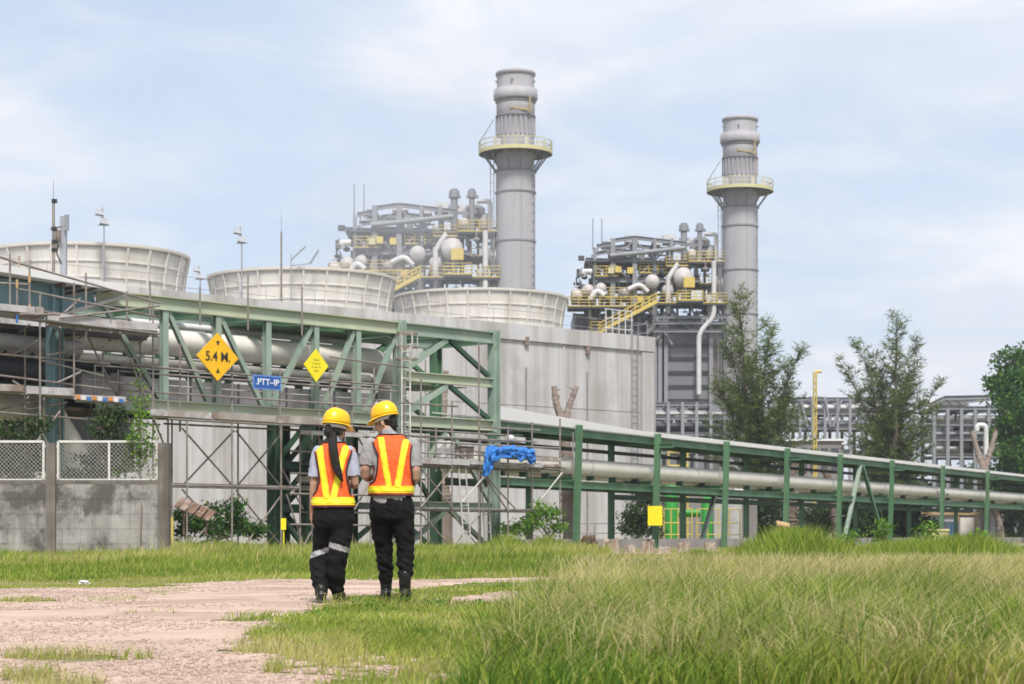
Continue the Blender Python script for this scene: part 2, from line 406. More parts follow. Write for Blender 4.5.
X, Yg = np.meshgrid(gx, gy)
Zg = gz(X, Yg) * np.clip((30 - np.abs(X)) / 3, 0, 1) * np.clip((Yg - 4) / 1.0, 0, 1)
vs = np.stack([X, Yg, Zg], -1).reshape(-1, 3); i0 = np.arange(NG)[:, None] * (NG + 1) + np.arange(NG)[None]
fs = np.stack([i0, i0 + 1, i0 + NG + 2, i0 + NG + 1], -1).reshape(-1, 4)
# outer skirt to the horizon joined to the border of the grid
far = np.array([[-700, -40, 0], [700, -40, 0], [700, 1400, 0], [-700, 1400, 0]], float)
nb = len(vs); vs = np.vstack([vs, far]); mbf = [tuple(f) for f in fs]
M1 = NG + 1; b_bottom = list(range(0, M1)); b_right = [i * M1 + NG for i in range(M1)]; b_top = [NG * M1 + i for i in range(M1)]; b_left = [i * M1 for i in range(M1)]
mbf += [tuple([nb, nb + 1] + b_bottom[::-1]), tuple([nb + 1, nb + 2] + b_right[::-1]), tuple([nb + 2, nb + 3] + b_top), tuple([nb + 3, nb] + b_left)]
me = bpy.data.meshes.new('ground'); me.from_pydata(vs.tolist(), [], mbf); me.update()
ground = bpy.data.objects.new('ground', me); COL.objects.link(ground); me.materials.append(soil); tag(ground, kind='structure')

# the dirt road: cells of a world grid where bare() holds, lifted a little
def cells(y0, y1, step):
    xs = np.arange(-0.30 * y1 - 1, 0.30 * y1 + 1, step); ys = np.arange(y0, y1, step)
    return np.meshgrid(xs, ys)
rv, rf = [], []
for (y0, y1, st) in ((4.0, 13.0, 0.07), (13.0, 34.0, 0.14)):
    cx, cyy = cells(y0, y1, st); k = bare(cx + st / 2, cyy + st / 2) & (np.abs(cx) < 0.3 * cyy + 1)
    x, y = cx[k], cyy[k]; o = sum(len(a) for a in rv)
    q = np.stack([np.stack([x, y], -1), np.stack([x + st, y], -1), np.stack([x + st, y + st], -1), np.stack([x, y + st], -1)], 1).reshape(-1, 2)
    z = gz(q[:, 0], q[:, 1]) + 0.005 + (noise2(q[:, 0], q[:, 1], 3.0, 8) - 0.5) * 0.004
    rv.append(np.column_stack([q, z])); rf.append(np.arange(len(q)) + o)
road = raw_mesh('dirt_road', np.vstack(rv), np.concatenate(rf), 4, dirt); tag(road, kind='structure')

# gravel: small angular stones lying on the road
n = 52000
yy = 7.5 + 26 * RNG.random(n) ** 1.6; xx = (RNG.random(n) - 0.5) * 0.62 * yy
k = bare(xx, yy) & (noise2(xx, yy, 0.9, 12) + 0.35 * noise2(xx, yy, 3, 13) + 0.35 * noise2(xx * 0.12, yy, 1.1, 14) > 0.80); xx, yy = xx[k], yy[k]; n = len(xx)
octa = np.array([[1, 0, 0], [0, 1, 0], [-1, 0, 0], [0, -1, 0], [0, 0, 1], [0, 0, -1]], float)
of = np.array([[0, 1, 4], [1, 2, 4], [2, 3, 4], [3, 0, 4], [1, 0, 5], [2, 1, 5], [3, 2, 5], [0, 3, 5]])
sz = (0.004 + 0.013 * RNG.random(n) ** 3) * np.maximum(1, yy / 16)
vv = octa[None] * (0.7 + 0.6 * RNG.random((n, 6, 1))) * sz[:, None, None] * np.array([1, 1, 0.7])
a = RNG.random(n) * 6.28; ca, sa = np.cos(a)[:, None], np.sin(a)[:, None]
vx = vv[:, :, 0] * ca - vv[:, :, 1] * sa; vy = vv[:, :, 0] * sa + vv[:, :, 1] * ca
vv = np.stack([vx + xx[:, None], vy + yy[:, None], vv[:, :, 2] + (gz(xx, yy) + 0.007)[:, None]], -1).reshape(-1, 3)
ff = (of[None] + (np.arange(n) * 6)[:, None, None]).reshape(-1)
o = raw_mesh('gravel', vv, ff, 3, stone_m); tag(o, kind='stuff')

# ------------------------------------------------------------------ cooling tower block with three fan stacks
FD = V((0.74, 0.673, 0)); FN = V((0.673, -0.74, 0)); FO = V((2.44, 116.1, 0)); ZT = 12.34
def front(px, back=0.0, z=0.0):
    u = (px - 512) / FPX; t = (u * FO.y - FO.x) / (FD.x - FD.y * u)
    p = FO + FD * t - FN * back; p.z = z; return p
A_ = front(652.5); 
blk = thing('cooling_tower', 'long stained concrete cooling tower block carrying the white fan stacks', 'cooling tower', A_ - FD * 25)
Rw = Matrix((( FD.x, -FN.x, 0), (FD.y, -FN.y, 0), (0, 0, 1)))   # local x along the wall, y to the back
LEN = 66.0
def W(x, y, z): return A_ + FD * x - FN * y + V((0, 0, z))
MB().box(W(-LEN / 2, 6.6, ZT / 2 - 0.15), (LEN, 13.2, ZT - 0.3), R=Rw).build('wall', concrete, blk)
b = MB(); b.box(W(-LEN / 2, -0.06, ZT - 0.16), (LEN + 0.2, 0.16, 0.9), R=Rw); b.build('parapet', concrete, blk)
MB().box(W(-LEN / 2, 6.8, ZT - 0.145), (LEN, 12.8, 0.29), R=Rw).build('deck', concrete, blk)
for x in (-0.55, -14.6, -29.2, -43.8):
    MB().box(W(x, -0.10, (ZT - 0.7) / 2), (1.0, 0.2, ZT - 0.7), R=Rw).build('pilaster', concrete, blk)
for x in (-7.5, -22, -36.5): MB().box(W(x, -0.03, (ZT - 0.7) / 2), (0.12, 0.06, ZT - 0.7), R=Rw).build('joint_strip', concrete, blk)
MB().box(W(-8, -0.012, 8.05), (16, 0.024, 0.06), R=Rw).build('joint_strip', concrete, blk)
b = MB(); rail(b, [W(-LEN, 0.25, ZT), W(-0.2, 0.25, ZT)], 1.1, 0.014, 3.2); b.build('railing', steel_far, blk)
b = MB(); rail(b, [W(-0.2, 0.25, ZT), W(-0.2, 12, ZT)], 1.1, 0.03, 1.5); b.build('railing', steel_far, blk)
# caged ladder head at the near right corner
b = MB()
for k in range(5): b.tube(W(-3.9 + k * 0.55, 0.1, ZT), W(-3.9 + k * 0.55, 0.1, ZT + 1.75), 0.035, n=6)
for z in (0.6, 1.2, 1.72): b.tube(W(-4.0, 0.1, ZT + z), W(-1.6, 0.1, ZT + z), 0.03, n=6)
b.build('ladder_cage', lagging, blk)

for x in (-10.5, -13.2, -18.0, -24.5, -5.6): MB().box(W(x, -0.09, 10.3 + (x % 1.7)), (0.28, 0.18, 0.5), R=Rw).build('wall_fixing', dead_wood, blk); MB().tube(W(x, -0.06, 0.4), W(x, -0.06, 10.2), 0.035, n=6).build('conduit', tube_m if x != -13.2 else casing_br, blk)
b = MB()
for z in np.arange(0.6, ZT - 0.6, 0.42): b.tube(W(-2.0, -0.24, z), W(-1.5, -0.24, z), 0.02, n=5)
for x in (-2.0, -1.5): b.tube(W(x, -0.24, 0.3), W(x, -0.24, ZT + 1.0), 0.03, n=5)
b.build('ladder', steel_far, blk)

def fan_stack(c, label):
    c = V((c[0], c[1], ZT + 0.002)); t = thing('fan_stack', label, 'fan stack', c, 'white fan stacks on the cooling tower')
    def r(z): q = z / 2.6; return 4.86 + 0.10 * q + 0.26 * q * q
    zs = [0, 0.3, 0.65, 1.0, 1.3, 1.6, 1.9, 2.2, 2.42]
    b = MB(); b.lathe([(r(z), z) for z in zs] + [(r(2.42) - 0.1, 2.42)] + [(r(z) - 0.1, z) for z in zs[::-1]], c, 96); b.build('shell', cream, t)
    z0 = 2.42; R0 = r(z0)
    b = MB(); b.lathe([(R0 - 0.12, z0 + 0.001), (R0 + 0.09, z0 + 0.0), (R0 + 0.11, z0 + 0.06), (R0 + 0.11, z0 + 0.17), (R0 - 0.12, z0 + 0.18), (R0 - 0.12, z0 + 0.001)], c, 96, smooth=False); b.build('rim', cream_rim, t)
    for z in (0.12, 0.95, 1.72):
        b = MB(); q = r(z); b.lathe([(q - 0.02, z - 0.05), (q + 0.05, z - 0.045), (q + 0.05, z + 0.045), (q - 0.02, z + 0.05)], c, 96, smooth=False); b.build('hoop', cream, t)
    for k in range(26):
        a = 2 * PI * k / 26; d = V((math.cos(a), math.sin(a), 0)); b = MB()
        pts = [c + d * (r(z) + 0.05) + V((0, 0, z)) for z in (0.01, 0.8, 1.6, 2.4)]
        for p, q in zip(pts[:-1], pts[1:]): b.bar(p, q, 0.10, 0.09, up=d)
        b.build('rib', cream, t)
    return t
C2 = V((-11.76, 112, 0)); dC = V((1.1, 1, 0))
fan_stack(C2 + dC * 8.93, 'white fan stack nearest to the tall grey chimney')
fan_stack(C2, 'white fan stack between the other two, floodlight poles at either side')
fan_stack(C2 - dC * 9.2, 'white fan stack rising behind the antenna mast and blue-green column')

# poles on the block
def flood(px, y0, Y, h, label, big=1.0):
    base = front(px, 0.6, ZT) if Y is None else V((*P(px, 500, Y).xy, 0)); top = zat(y0, base.y)
    t = thing('floodlight_pole', label, 'floodlight', base, 'floodlights on poles')
    MB().tube(base, V((base.x, base.y, top)), 0.05, 0.035, n=8).build('pole', lamp_m, t)
    R = Matrix.Rotation(math.radians(-28), 3, 'X') @ Matrix.Rotation(0.3, 3, 'Z'); p = V((base.x, base.y, top))
    MB().tube(p + V((-0.28, 0, 0.05)), p + V((0.28, 0, 0.05)), 0.035, n=6).build('crossbar', lamp_m, t)
    for dz, dx in ((0.22, 0.0), (0.66, -0.2)):
        MB().box(p + V((dx * big, 0, dz * big)), (0.40 * big, 0.14 * big, 0.34 * big), R=R).build('lamp_head', lamp_m, t)
    MB().tube(p, p + V((-0.08, 0, 0.9 * big)), 0.03, n=6).build('bracket', lamp_m, t)
flood(110.5, 226, None, 0, 'floodlight pole in front of the stack behind the antenna mast')
flood(248.5, 244, None, 0, 'floodlight pole standing alone over left end of the middle fan stack')
flood(207, 280, None, 0, 'low floodlight in the gap between two fan stacks', 0.8)
p = front(287, 0.5, ZT)
b = MB(); b.tube(p, V((p.x, p.y, zat(232, p.y))), 0.06, 0.045, n=6); b.tube(V((p.x, p.y, zat(232, p.y))), V((p.x, p.y, zat(214, p.y))), 0.015, 0.008, n=5)
b.thing('lightning_rod', tube_m, 'thin dark lightning rod standing before the middle fan stack', 'lightning rod')
p = front(316, 2.2, ZT); q = V((p.x, p.y, zat(254, p.y)))
t = thing('small_camera_pole', 'short pole with two slanting arms above rim of the middle fan stack', 'pole', p)
MB().tube(p, q, 0.03, n=6).build('pole', lamp_m, t); MB().tube(q + V((0, 0, -0.3)), q + V((0.75, 0, 0.4)), 0.045, n=6).build('arm', lamp_m, t)
MB().tube(q + V((1.0, 0, -0.5)), q + V((1.45, 0, 0.2)), 0.06, n=6).build('arm', lamp_m, t)
MB().tube(q + V((1.0, 0, -0.5)), q + V((0, 0, -0.62)), 0.03, n=6).build('crossbar', lamp_m, t)

# ------------------------------------------------------------------ chimneys and boiler structures (one of each, then a copy)
CHP = V((29.87, 262, 0))
def zc(py): return CH + (HZ - py) * 0.131
def chimney(c):
    t = thing('chimney', 'tall grey steel chimney standing behind the feathery tree, the lower on screen', 'chimney', c, 'grey chimneys with yellow galleries')
    def lt(name, prof, m, n=56, smooth=True): b = MB(); b.lathe(prof, c, n, smooth=smooth); return b.build(name, m, t)
    lt('shaft', [(2.33, 0), (2.33, zc(208))], chim)
    lt('shaft', [(2.20, zc(207.5)), (2.24, zc(190)), (2.16, zc(176)), (2.16, zc(158)), (2.26, zc(157)), (2.26, zc(145)), (2.2, zc(144)), (2.2, zc(121))], chim)
    for k in range(8):
        a = 2 * PI * k / 8 + 0.3; d = V((math.cos(a), math.sin(a), 0)); MB().bar(c + d * 2.335 + V((0, 0, 1)), c + d * 2.335 + V((0, 0, zc(210))), 0.05, 0.03, up=d).build('plate_seam', chim_dk if k % 3 == 0 else chim, t)
    lt('cap_rim', [(2.2, zc(122)), (2.36, zc(121.5)), (2.36, zc(119)), (2.25, zc(118.2)), (2.0, zc(118.2)), (2.0, zc(125))], chim)
    lt('collar', [(2.2, zc(134)), (2.58, zc(134.5)), (2.60, zc(143)), (2.5, zc(144)), (2.26, zc(144.5))], chim)
    lt('mouth_disc', [(2.0, zc(124)), (0.0, zc(124.2))], chim_dk)  # plain dark disc closing the chimney mouth
    for y, r in ((145.5, 2.38), (158.5, 2.38), (208, 2.5), (227, 2.44), (271, 2.44), (315, 2.44), (352, 2.44), (390, 2.44)):
        z = zc(y); lt('ring', [(r - 0.2, z - 0.09), (r, z - 0.08), (r, z + 0.08), (r - 0.2, z + 0.09)], chim_dk, smooth=False)
    for k in range(24):
        a = 2 * PI * k / 24; d = V((math.cos(a), math.sin(a), 0)); b = MB()
        b.bar(c + d * 2.26 + V((0, 0, zc(176))), c + d * 2.26 + V((0, 0, zc(160.5))), 0.14, 0.22, up=d); b.build('stiffener', chim, t)
    zp = zc(191); R = 4.3
    lt('gallery_floor', [(2.25, zp), (R, zp), (R, zp + 0.12), (2.25, zp + 0.12)], chim_dk, smooth=False)
    lt('fascia', [(R + 0.003, zp - 0.2), (R + 0.06, zp - 0.2), (R + 0.06, zp + 0.25), (R + 0.003, zp + 0.25), (R + 0.003, zp - 0.2)], rail_pale, smooth=False)
    b = MB()
    for h in (0.7, 1.25): b.lathe([(R - 0.04, zp + h - 0.04), (R + 0.04, zp + h - 0.04), (R + 0.04, zp + h + 0.04), (R - 0.04, zp + h + 0.04), (R - 0.04, zp + h - 0.04)], c, 56, smooth=False)
    for k in range(20):
        a = 2 * PI * k / 20; d = V((math.cos(a), math.sin(a), 0)) * R; b.tube(c + d + V((0, 0, zp)), c + d + V((0, 0, zp + 1.25)), 0.05, n=5)
    b.build('gallery_railing', rail_pale, t)
    for k in range(12):
        a = 2 * PI * (k + 0.4) / 12; d = V((math.cos(a), math.sin(a), 0)); b = MB()
        b.bar(c + d * 2.36 + V((0, 0, zc(208))), c + d * (R - 0.3) + V((0, 0, zp - 0.02)), 0.12, 0.16, up=d)
        b.bar(c + d * 2.3 + V((0, 0, zp - 0.12)), c + d * (R - 0.05) + V((0, 0, zp - 0.12)), 0.14, 0.18); b.build('bracket', chim_dk, t)
    for a in (-2.3, -1.2, -0.35): d = V((math.cos(a), math.sin(a), 0)); MB().box(c + d * 3.2 + V((0, 0, zp + 0.72)), (0.7, 0.5, 1.1), a).build('instrument_box', lagging, t)
    d = V((0.62, -0.78, 0)); q = c + d * 2.7
    b = MB(); b.tube(q + V((0, 0, zc(158))), q + V((0, 0, zc(144))), 0.11, n=6); b.bar(q + V((0, 0, zc(155.5))), q + V((-2.3, -0.2, zc(153))), 0.16, 0.2); b.build('davit_crane', mat('faded_crane_paint', (0.36, 0.28, 0.13), 0.6, 0.15, 1.0), t)
    b = MB(); b.tube(c + V((-R, 0, zp + 1.2)), c + V((-2.6, 0, zc(161))), 0.07, n=5); b.build('stay', lamp_m, t)
    b = MB()
    for dx in (-0.25, 0.25): b.tube(c + V((-2.75 + dx * 0.8, -0.9, 2)), c + V((-2.75 + dx * 0.8, -0.9, zp)), 0.05, n=5)
    for z in np.arange(3, zp, 1.0): b.tube(c + V((-2.95, -0.9, z)), c + V((-2.55, -0.9, z)), 0.035, n=4)
    b.build('ladder', steel_far, t)
    b = MB()
    for z in np.arange(6, zc(212), 1.05): b.box(c + V((2.36 * 0.86, -2.36 * 0.5, z)), (0.22, 0.22, 0.12))
    b.build('step_irons', chim_dk, t)
    for a in (-1.75, -0.4, -2.8): d = V((math.cos(a), math.sin(a), 0)); MB().tube(c + d * 2.15 + V((0, 0, zc(128))), c + d * 2.5 + V((0, 0, zc(128))), 0.11, n=8).build('sampling_port', chim_dk, t)
    return t
ch2 = chimney(CHP)
ch1 = copy_tree(ch2)
ch1.location = V((0.42, 236, 0)); ch1['label'] = 'tall grey steel chimney above the fan stacks, the higher on screen'

def boiler():
    c = CHP.copy(); o = V((c.x, c.y, 0))
    t = thing('boiler_structure', 'steel boiler structure with yellow platforms beside chimney behind the feathery tree', 'boiler structure', o, 'boiler structures beside the chimneys')
    def L(px, py, dy=0.0): return V((c.x + (px - 740) / 7.63, c.y + dy, zc(py)))
    def col(px, y0, y1, dy, w=0.55, m=steel_far, name='column'): MB().ibeam(L(px, y0, dy), L(px, y1, dy), w, w, up=V((0, 1, 0))).build(name, m, t)
    def beam(a, b, w=0.35, h=0.5, m=steel_far, name='beam'): MB().ibeam(a, b, w, h).build(name, m, t)
    # boiler casing
    b = MB(); b.box((L(688.5, 0).x, c.y + 6, zc(318) / 2), ((45) / 7.63, 11, zc(318))); b.build('casing', casing_m, t)
    b = MB(); b.box((L(718, 0).x, c.y + 6.4, zc(320) / 2), (13.5 / 7.63, 11, zc(320))); b.build('casing', casing_br, t)
    b = MB(); b.box((L(619, 0).x, c.y + 8, zc(312) / 2), (90 / 7.63, 12, zc(312))); b.build('casing', casing_m, t)
    for y in (330, 345, 358, 372, 386, 400, 416): beam(L(667, y, 0.36), L(711, y, 0.36), 0.22, 0.3, steel_dark, 'stiffener')
    for px in (666, 655, 660, 711): col(px, 318, 470, 0.1, 0.5, steel_far)
    for px in (575, 590, 606, 622, 640): col(px, 312, 470, 1.6, 0.5, steel_far)
    for px in (600, 628, 645, 664, 678, 692, 706, 718): col(px, 264, 318, 1.0 + (px % 3), 0.3, [steel_far, steel_dark, casing_br][px % 3], 'strut')
    # frame of the upper house
    for px in (595, 613, 635, 655, 672):
        for dy in (0.5, 7.5): col(px, 238 if px != 595 else 247, 310, dy, 0.62 if px in (613, 635) else 0.42)
    for dy in (0.5, 7.5):
        for a, b_ in (((597, 246), (613, 243)), ((613, 240), (635, 237)), ((635, 237), (686, 243)), ((586, 259), (690, 263)), ((597, 280), (700, 280)), ((613, 250), (660, 252))):
            beam(L(*a, dy), L(*b_, dy))
    for px, y in ((587, 259), (600, 259), (613, 242), (635, 238), (655, 240), (672, 242), (690, 263), (613, 280), (650, 280)): beam(L(px, y, 0.5), L(px, y, 7.5), 0.3, 0.4)
    for a, b_ in (((587, 261), (604, 272)), ((604, 246), (613, 258)), ((613, 258), (635, 240)), ((635, 240), (655, 260)), ((655, 260), (672, 243)), ((613, 262), (630, 280)), ((650, 264), (635, 280))):
        MB().tube(L(*a, 0.5), L(*b_, 0.5), 0.12, n=6).build('brace', steel_far, t)
    b = MB(); b.box(L(637, 261, 4), (100 / 7.63, 8, 0.2)); b.build('upper_floor', steel_dark, t)
    b = MB(); b.box(L(650, 281, 6), (110 / 7.63, 7, 0.2)); b.build('upper_floor', steel_dark, t)
    for px, y, w, h in ((634, 234, 14, 7), (672, 234.5, 13, 9), (660, 238, 6, 5), (607, 240, 7, 6), (690, 236, 6, 6)):
        MB().box(L(px, y, 5), (w / 7.63, 2.2, h / 7.63)).build('vent_box', lagging if px != 607 else casing_m, t)
    # two vent stacks with crossed arms
    for px, y0, k in ((684.5, 222, 1), (700.5, 222, 0.8)):
        b = MB(); b.tube(L(px, 262, 1), L(px, y0, 1), 0.42 * k, n=10); b.tube(L(px, y0 + 8, 1), L(px, y0 + 2, 1), 0.62 * k, n=10)
        b.bar(L(px - 5, y0 + 7, 1), L(px + 6, y0 + 7, 1), 0.35, 0.35); b.bar(L(px - 5, y0 + 16, 1), L(px + 5, y0 + 16, 1), 0.3, 0.3); b.build('vent_stack', steel_far, t)
    MB().path(bend([L(705, 233, 1), L(717, 233, 1), L(717, 262, 1)], 0.5), 0.28, 8).build('pipe', lagging, t)
    b = MB(); b.tube(L(684.5, 262, 1), L(684.5, 300, 1), 0.4, n=8); b.build('pipe', lagging, t)
    # steam drums
    def drum(px, py, r, ln, dy, m=drum_m, vert=False):
        p = L(px, py, dy); b = MB(); R = Matrix.Rotation(PI / 2, 3, 'X') if not vert else Matrix.Identity(3)
        b.lathe([(0.001, -ln / 2 - r * 0.5), (r * 0.55, -ln / 2 - r * 0.38), (r * 0.9, -ln / 2 - r * 0.12), (r, -ln / 2), (r, ln / 2), (r * 0.9, ln / 2 + r * 0.12), (r * 0.55, ln / 2 + r * 0.38), (0.001, ln / 2 + r * 0.5)], p, 24, R=R); b.build('steam_drum', m, t)
    drum(683, 278, 1.3, 8, 3.2); drum(652, 282, 0.95, 7, 3); drum(588, 290, 0.85, 6, 3.4); drum(601, 288, 0.7, 6, 3); drum(702, 244, 1.35, 1.6, 3, vert=True); drum(720, 283, 1.0, 6, 3); drum(668, 290, 0.8, 4, 2)
    drum(577, 295, 0.8, 3, 2); drum(625, 293, 0.8, 3, 2.4); drum(693, 254, 0.7, 1.2, 2, vert=True); drum(712, 251, 0.8, 1.5, 2.4, vert=True)
    # platforms and railings
    def plat(x0, x1, y, d0, d1, rm=yellow_rail, h=1.25, mids=(0.5,)):
        a, b_ = L(x0, y), L(x1, y)
        MB().box(((a.x + b_.x) / 2, c.y + (d0 + d1) / 2, a.z - 0.15), (b_.x - a.x, d1 - d0, 0.3)).build('platform', steel_dark, t)
        b = MB(); z = a.z
        rail(b, [V((a.x, c.y + d1, z)), V((a.x, c.y + d0, z)), V((b_.x, c.y + d0, z)), V((b_.x, c.y + d1, z))], h, 0.05, 1.3, mids=(0.35, 0.68))
        b.box(((a.x + b_.x) / 2, c.y + d0 - 0.04, z + 0.0), (b_.x - a.x, 0.05, 0.14)); b.build('railing', rm, t)
    plat(568, 652, 307, -1.2, 3); plat(655, 726, 304, -1.6, 3); plat(688, 727, 262, -0.8, 4); plat(666, 688, 266, -0.4, 2)
    plat(600, 652, 297, 0.2, 3); plat(676, 701, 303, -3.2, -1.61); plat(595, 618, 276, -0.3, 2)
    plat(640, 676, 272, 0.4, 3); plat(700, 727, 283, 0.3, 3); plat(572, 590, 300, -0.4, 3)
    # stair
    a, b_ = L(598, 334, -2.0), L(655, 304, -2.0); b = MB()
    for k in (0, 1.0):
        dv = V((0, -k, 0)); b.bar(a + dv, b_ + dv, 0.12, 0.45)
        for f in np.linspace(0, 1, 9): q = a.lerp(b_, f) + dv; b.tube(q, q + V((0, 0, 1.1)), 0.06, n=5)
        b.tube(a + dv + V((0, 0, 1.1)), b_ + dv + V((0, 0, 1.1)), 0.06, n=5); b.tube(a + dv + V((0, 0, 0.6)), b_ + dv + V((0, 0, 0.6)), 0.05, n=5)
    for f in np.linspace(0.03, 0.97, 26): q = a.lerp(b_, f); b.box(q + V((0, -0.5, 0.1)), (0.25, 0.86, 0.05))
    b.build('stair', yellow_rail, t)
    plat(590, 600, 334, -3.2, 0.8); plat(598, 625, 338, -1.4, 0.8)
    # control boxes and lamps
    for px, py in ((688, 284), (630, 271), (618, 270), (640, 300), (611, 271)): MB().box(L(px, py, -0.3 if px != 688 else -1.5), ((11 if px == 688 else 6) / 7.63, 0.8, (10 if px == 688 else 6) / 7.63)).build('control_box', yellow_rail if px != 611 else rail_pale, t)
    # pipes
    rr = random.Random(3)
    for pts, r in (([(713, 262), (713, 318), (703, 328), (698, 336), (698, 395)], 0.34), ([(668, 276), (668, 302), (668, 314)], 0.35), ([(655, 300), (655, 325), (647, 333)], 0.32),
                   ([(678, 264), (672, 272), (668, 280)], 0.35), ([(720, 262), (720, 300)], 0.3), ([(706, 296), (710, 306), (710, 318), (706, 322)], 0.35), ([(583, 277), (583, 272), (592, 272)], 0.4),
                   ([(640, 300), (660, 322), (660, 338), (648, 346)], 0.3), ([(645, 322), (652, 330), (660, 330), (664, 322), (664, 312)], 0.28), ([(610, 256), (650, 252), (685, 248)], 0.3),
                   ([(671, 310), (680, 322), (690, 322), (700, 312)], 0.25), ([(648, 352), (664, 330), (668, 318)], 0.25), ([(590, 300), (597, 290), (604, 296)], 0.4), ([(628, 290), (640, 284), (648, 292)], 0.35)):
        dy = -0.2 if pts[0][0] != 713 else -1.2
        MB().path(bend([L(x, y, dy) for x, y in pts], 0.9), r, 8).build('pipe', lagging if r > 0.3 else steel_far, t)
    for k in range(66):
        x, y = rr.uniform(572, 722), rr.uniform(266, 312); d = rr.uniform(0.3, 6); l = rr.uniform(6, 22); b = MB()
        hz = rr.random() < 0.5; e = (x + l, y + rr.uniform(-1, 1)) if hz else (x, y + l * 0.8)
        pts = [L(x, y, d), L(*e, d)] + ([L(e[0], e[1] + rr.uniform(4, 9), d)] if hz else [L(e[0] + rr.uniform(4, 9), e[1], d)])
        b.path(bend(pts, 0.5), rr.uniform(0.12, 0.3), 7); b.build('pipe', rr.choice([steel_far, lagging, steel_dark, steel_far]), t)
    for k in range(40):
        x, y = rr.uniform(576, 722), rr.choice([304, 300, 292, 284, 276, 258, 268]); d = rr.uniform(1.5, 5); w, h = rr.uniform(3, 9), rr.uniform(4, 10)
        MB().box(L(x, y - h / 2, d), (w / 7.63, rr.uniform(0.6, 1.4), h / 7.63)).build('equipment_cabinet', rr.choice([steel_dark, steel_dark, casing_m, casing_br, lagging]), t)
    for k in range(48):
        x, y, d = rr.uniform(574, 724), rr.uniform(264, 314), rr.uniform(-0.8, 4); r = rr.uniform(0.18, 0.42); b = MB(); b.ball(L(x, y, d), (r, r, r * 0.8), n=8); b.tube(L(x, y, d), L(x, y - rr.uniform(3, 9), d), r * 0.3, n=5); b.tube(L(x - 3, y, d), L(x + 3, y, d), r * 0.45, n=6)
        b.build('valve', rr.choice([lagging, steel_dark, steel_far, steel_dark, yellow_rail if k % 4 == 0 else casing_br]), t)
    for k in range(30):
        x, y, d = rr.uniform(590, 722), rr.uniform(240, 266), rr.uniform(0, 6); b = MB()
        if k % 2: b.bar(L(x, y, d), L(x + rr.uniform(5, 18), y + rr.uniform(-2, 2), d), 0.16, 0.2)
        else: b.bar(L(x, y, d), L(x, y + rr.uniform(6, 18), d), 0.18, 0.18)
        b.build('secondary_beam', rr.choice([steel_far, steel_dark, steel_far]), t)
    for px, y0 in ((593.5, 216), (602.5, 216)): MB().tube(L(px, 248, 2), L(px, y0, 2), 0.08, 0.06, n=5).build('lightning_rod', steel_far, t)
    for a, b_ in (((655, 318), (672, 345)), ((690, 306), (700, 330)), ((676, 318), (690, 330)), ((705, 318), (690, 332))): MB().bar(L(*a, -0.6), L(*b_, -0.6), 0.25, 0.25).build('knee_brace', steel_far, t)
    for y in (318, 324, 332): beam(L(652, y, -1.3), L(727, y, -1.3), 0.25, 0.35)
    return t
boil2 = boiler()
boil1 = copy_tree(boil2); boil1.location = ch1.location
boil1['label'] = 'steel boiler structure with yellow platforms seen above the fan stacks'

# ------------------------------------------------------------------ grey pipe racks far on the right
def grey_rack(x0, x1, Y, ztop, zs, label, step, name='steel_pipe_rack', roof=False, diag=()):
    a, b_ = P(x0, HZ, Y), P(x1, HZ, Y); t = thing(name, label, 'pipe rack', V(((a.x + b_.x) / 2, Y, 0)))
    n = max(1, round((x1 - x0) / step))
    for dy in (0, 5):
        for k in range(n + 1):
            x = a.x + (b_.x - a.x) * k / n; MB().ibeam((x, Y + dy, 0), (x, Y + dy, ztop), 0.3, 0.3, up=V((0, 1, 0))).build('column', steel_far, t)
        for z in zs: MB().ibeam((a.x, Y + dy, z), (b_.x, Y + dy, z), 0.25, 0.32).build('beam', steel_far, t)
    for k in range(n + 1):
        x = a.x + (b_.x - a.x) * k / n
        for z in zs[::2]: MB().ibeam((x, Y + 0.25, z - 0.06), (x, Y + 4.75, z - 0.06), 0.25, 0.35).build('cross_beam', steel_far, t)
    rr = random.Random(int(x0))
    for z in zs[1:]:
        for dy in (1.1, 2.4, 3.8):
            r = rr.uniform(0.18, 0.42); MB().tube((a.x, Y + dy, z + 0.27 + r), (b_.x, Y + dy, z + 0.27 + r), r, n=10).build('pipe', rr.choice([lagging, steel_far, steel_dark, pipe_grey]), t)
    for k in range(26):
        i = rr.randrange(1, len(zs)); x = a.x + (b_.x - a.x) * rr.random(); dy = rr.uniform(0.3, 4.6); h = rr.uniform(0.5, 1.5); b = MB()
        if k % 3 == 0: b.box((x, Y + dy, zs[i] + 0.3 + h / 2), (rr.uniform(0.4, 2.0), 0.8, h)); nm = 'equipment_cabinet'
        else: b.path(bend([V((x, Y + dy, zs[i] + 0.3)), V((x, Y + dy, zs[i] + h + 0.4)), V((x + rr.uniform(-3, 3), Y + dy, zs[i] + h + 0.4))], 0.3), rr.uniform(0.08, 0.2), 7); nm = 'pipe'
        b.build(nm, rr.choice([steel_dark, steel_dark, lagging, steel_far]), t)
    for u in diag:
        k0, z0, k1, z1 = u; xa = a.x + (b_.x - a.x) * k0; xb = a.x + (b_.x - a.x) * k1
        MB().bar((xa, Y - 0.3, z0), (xb, Y - 0.3, z1), 0.2, 0.22).build('brace', steel_far, t)
    return t
grey_rack(640, 725, 190, zat(402, 190), [zat(y, 190) for y in (404, 418, 434, 452)], 'grey steel pipe rack at right edge of the concrete wall', 15)
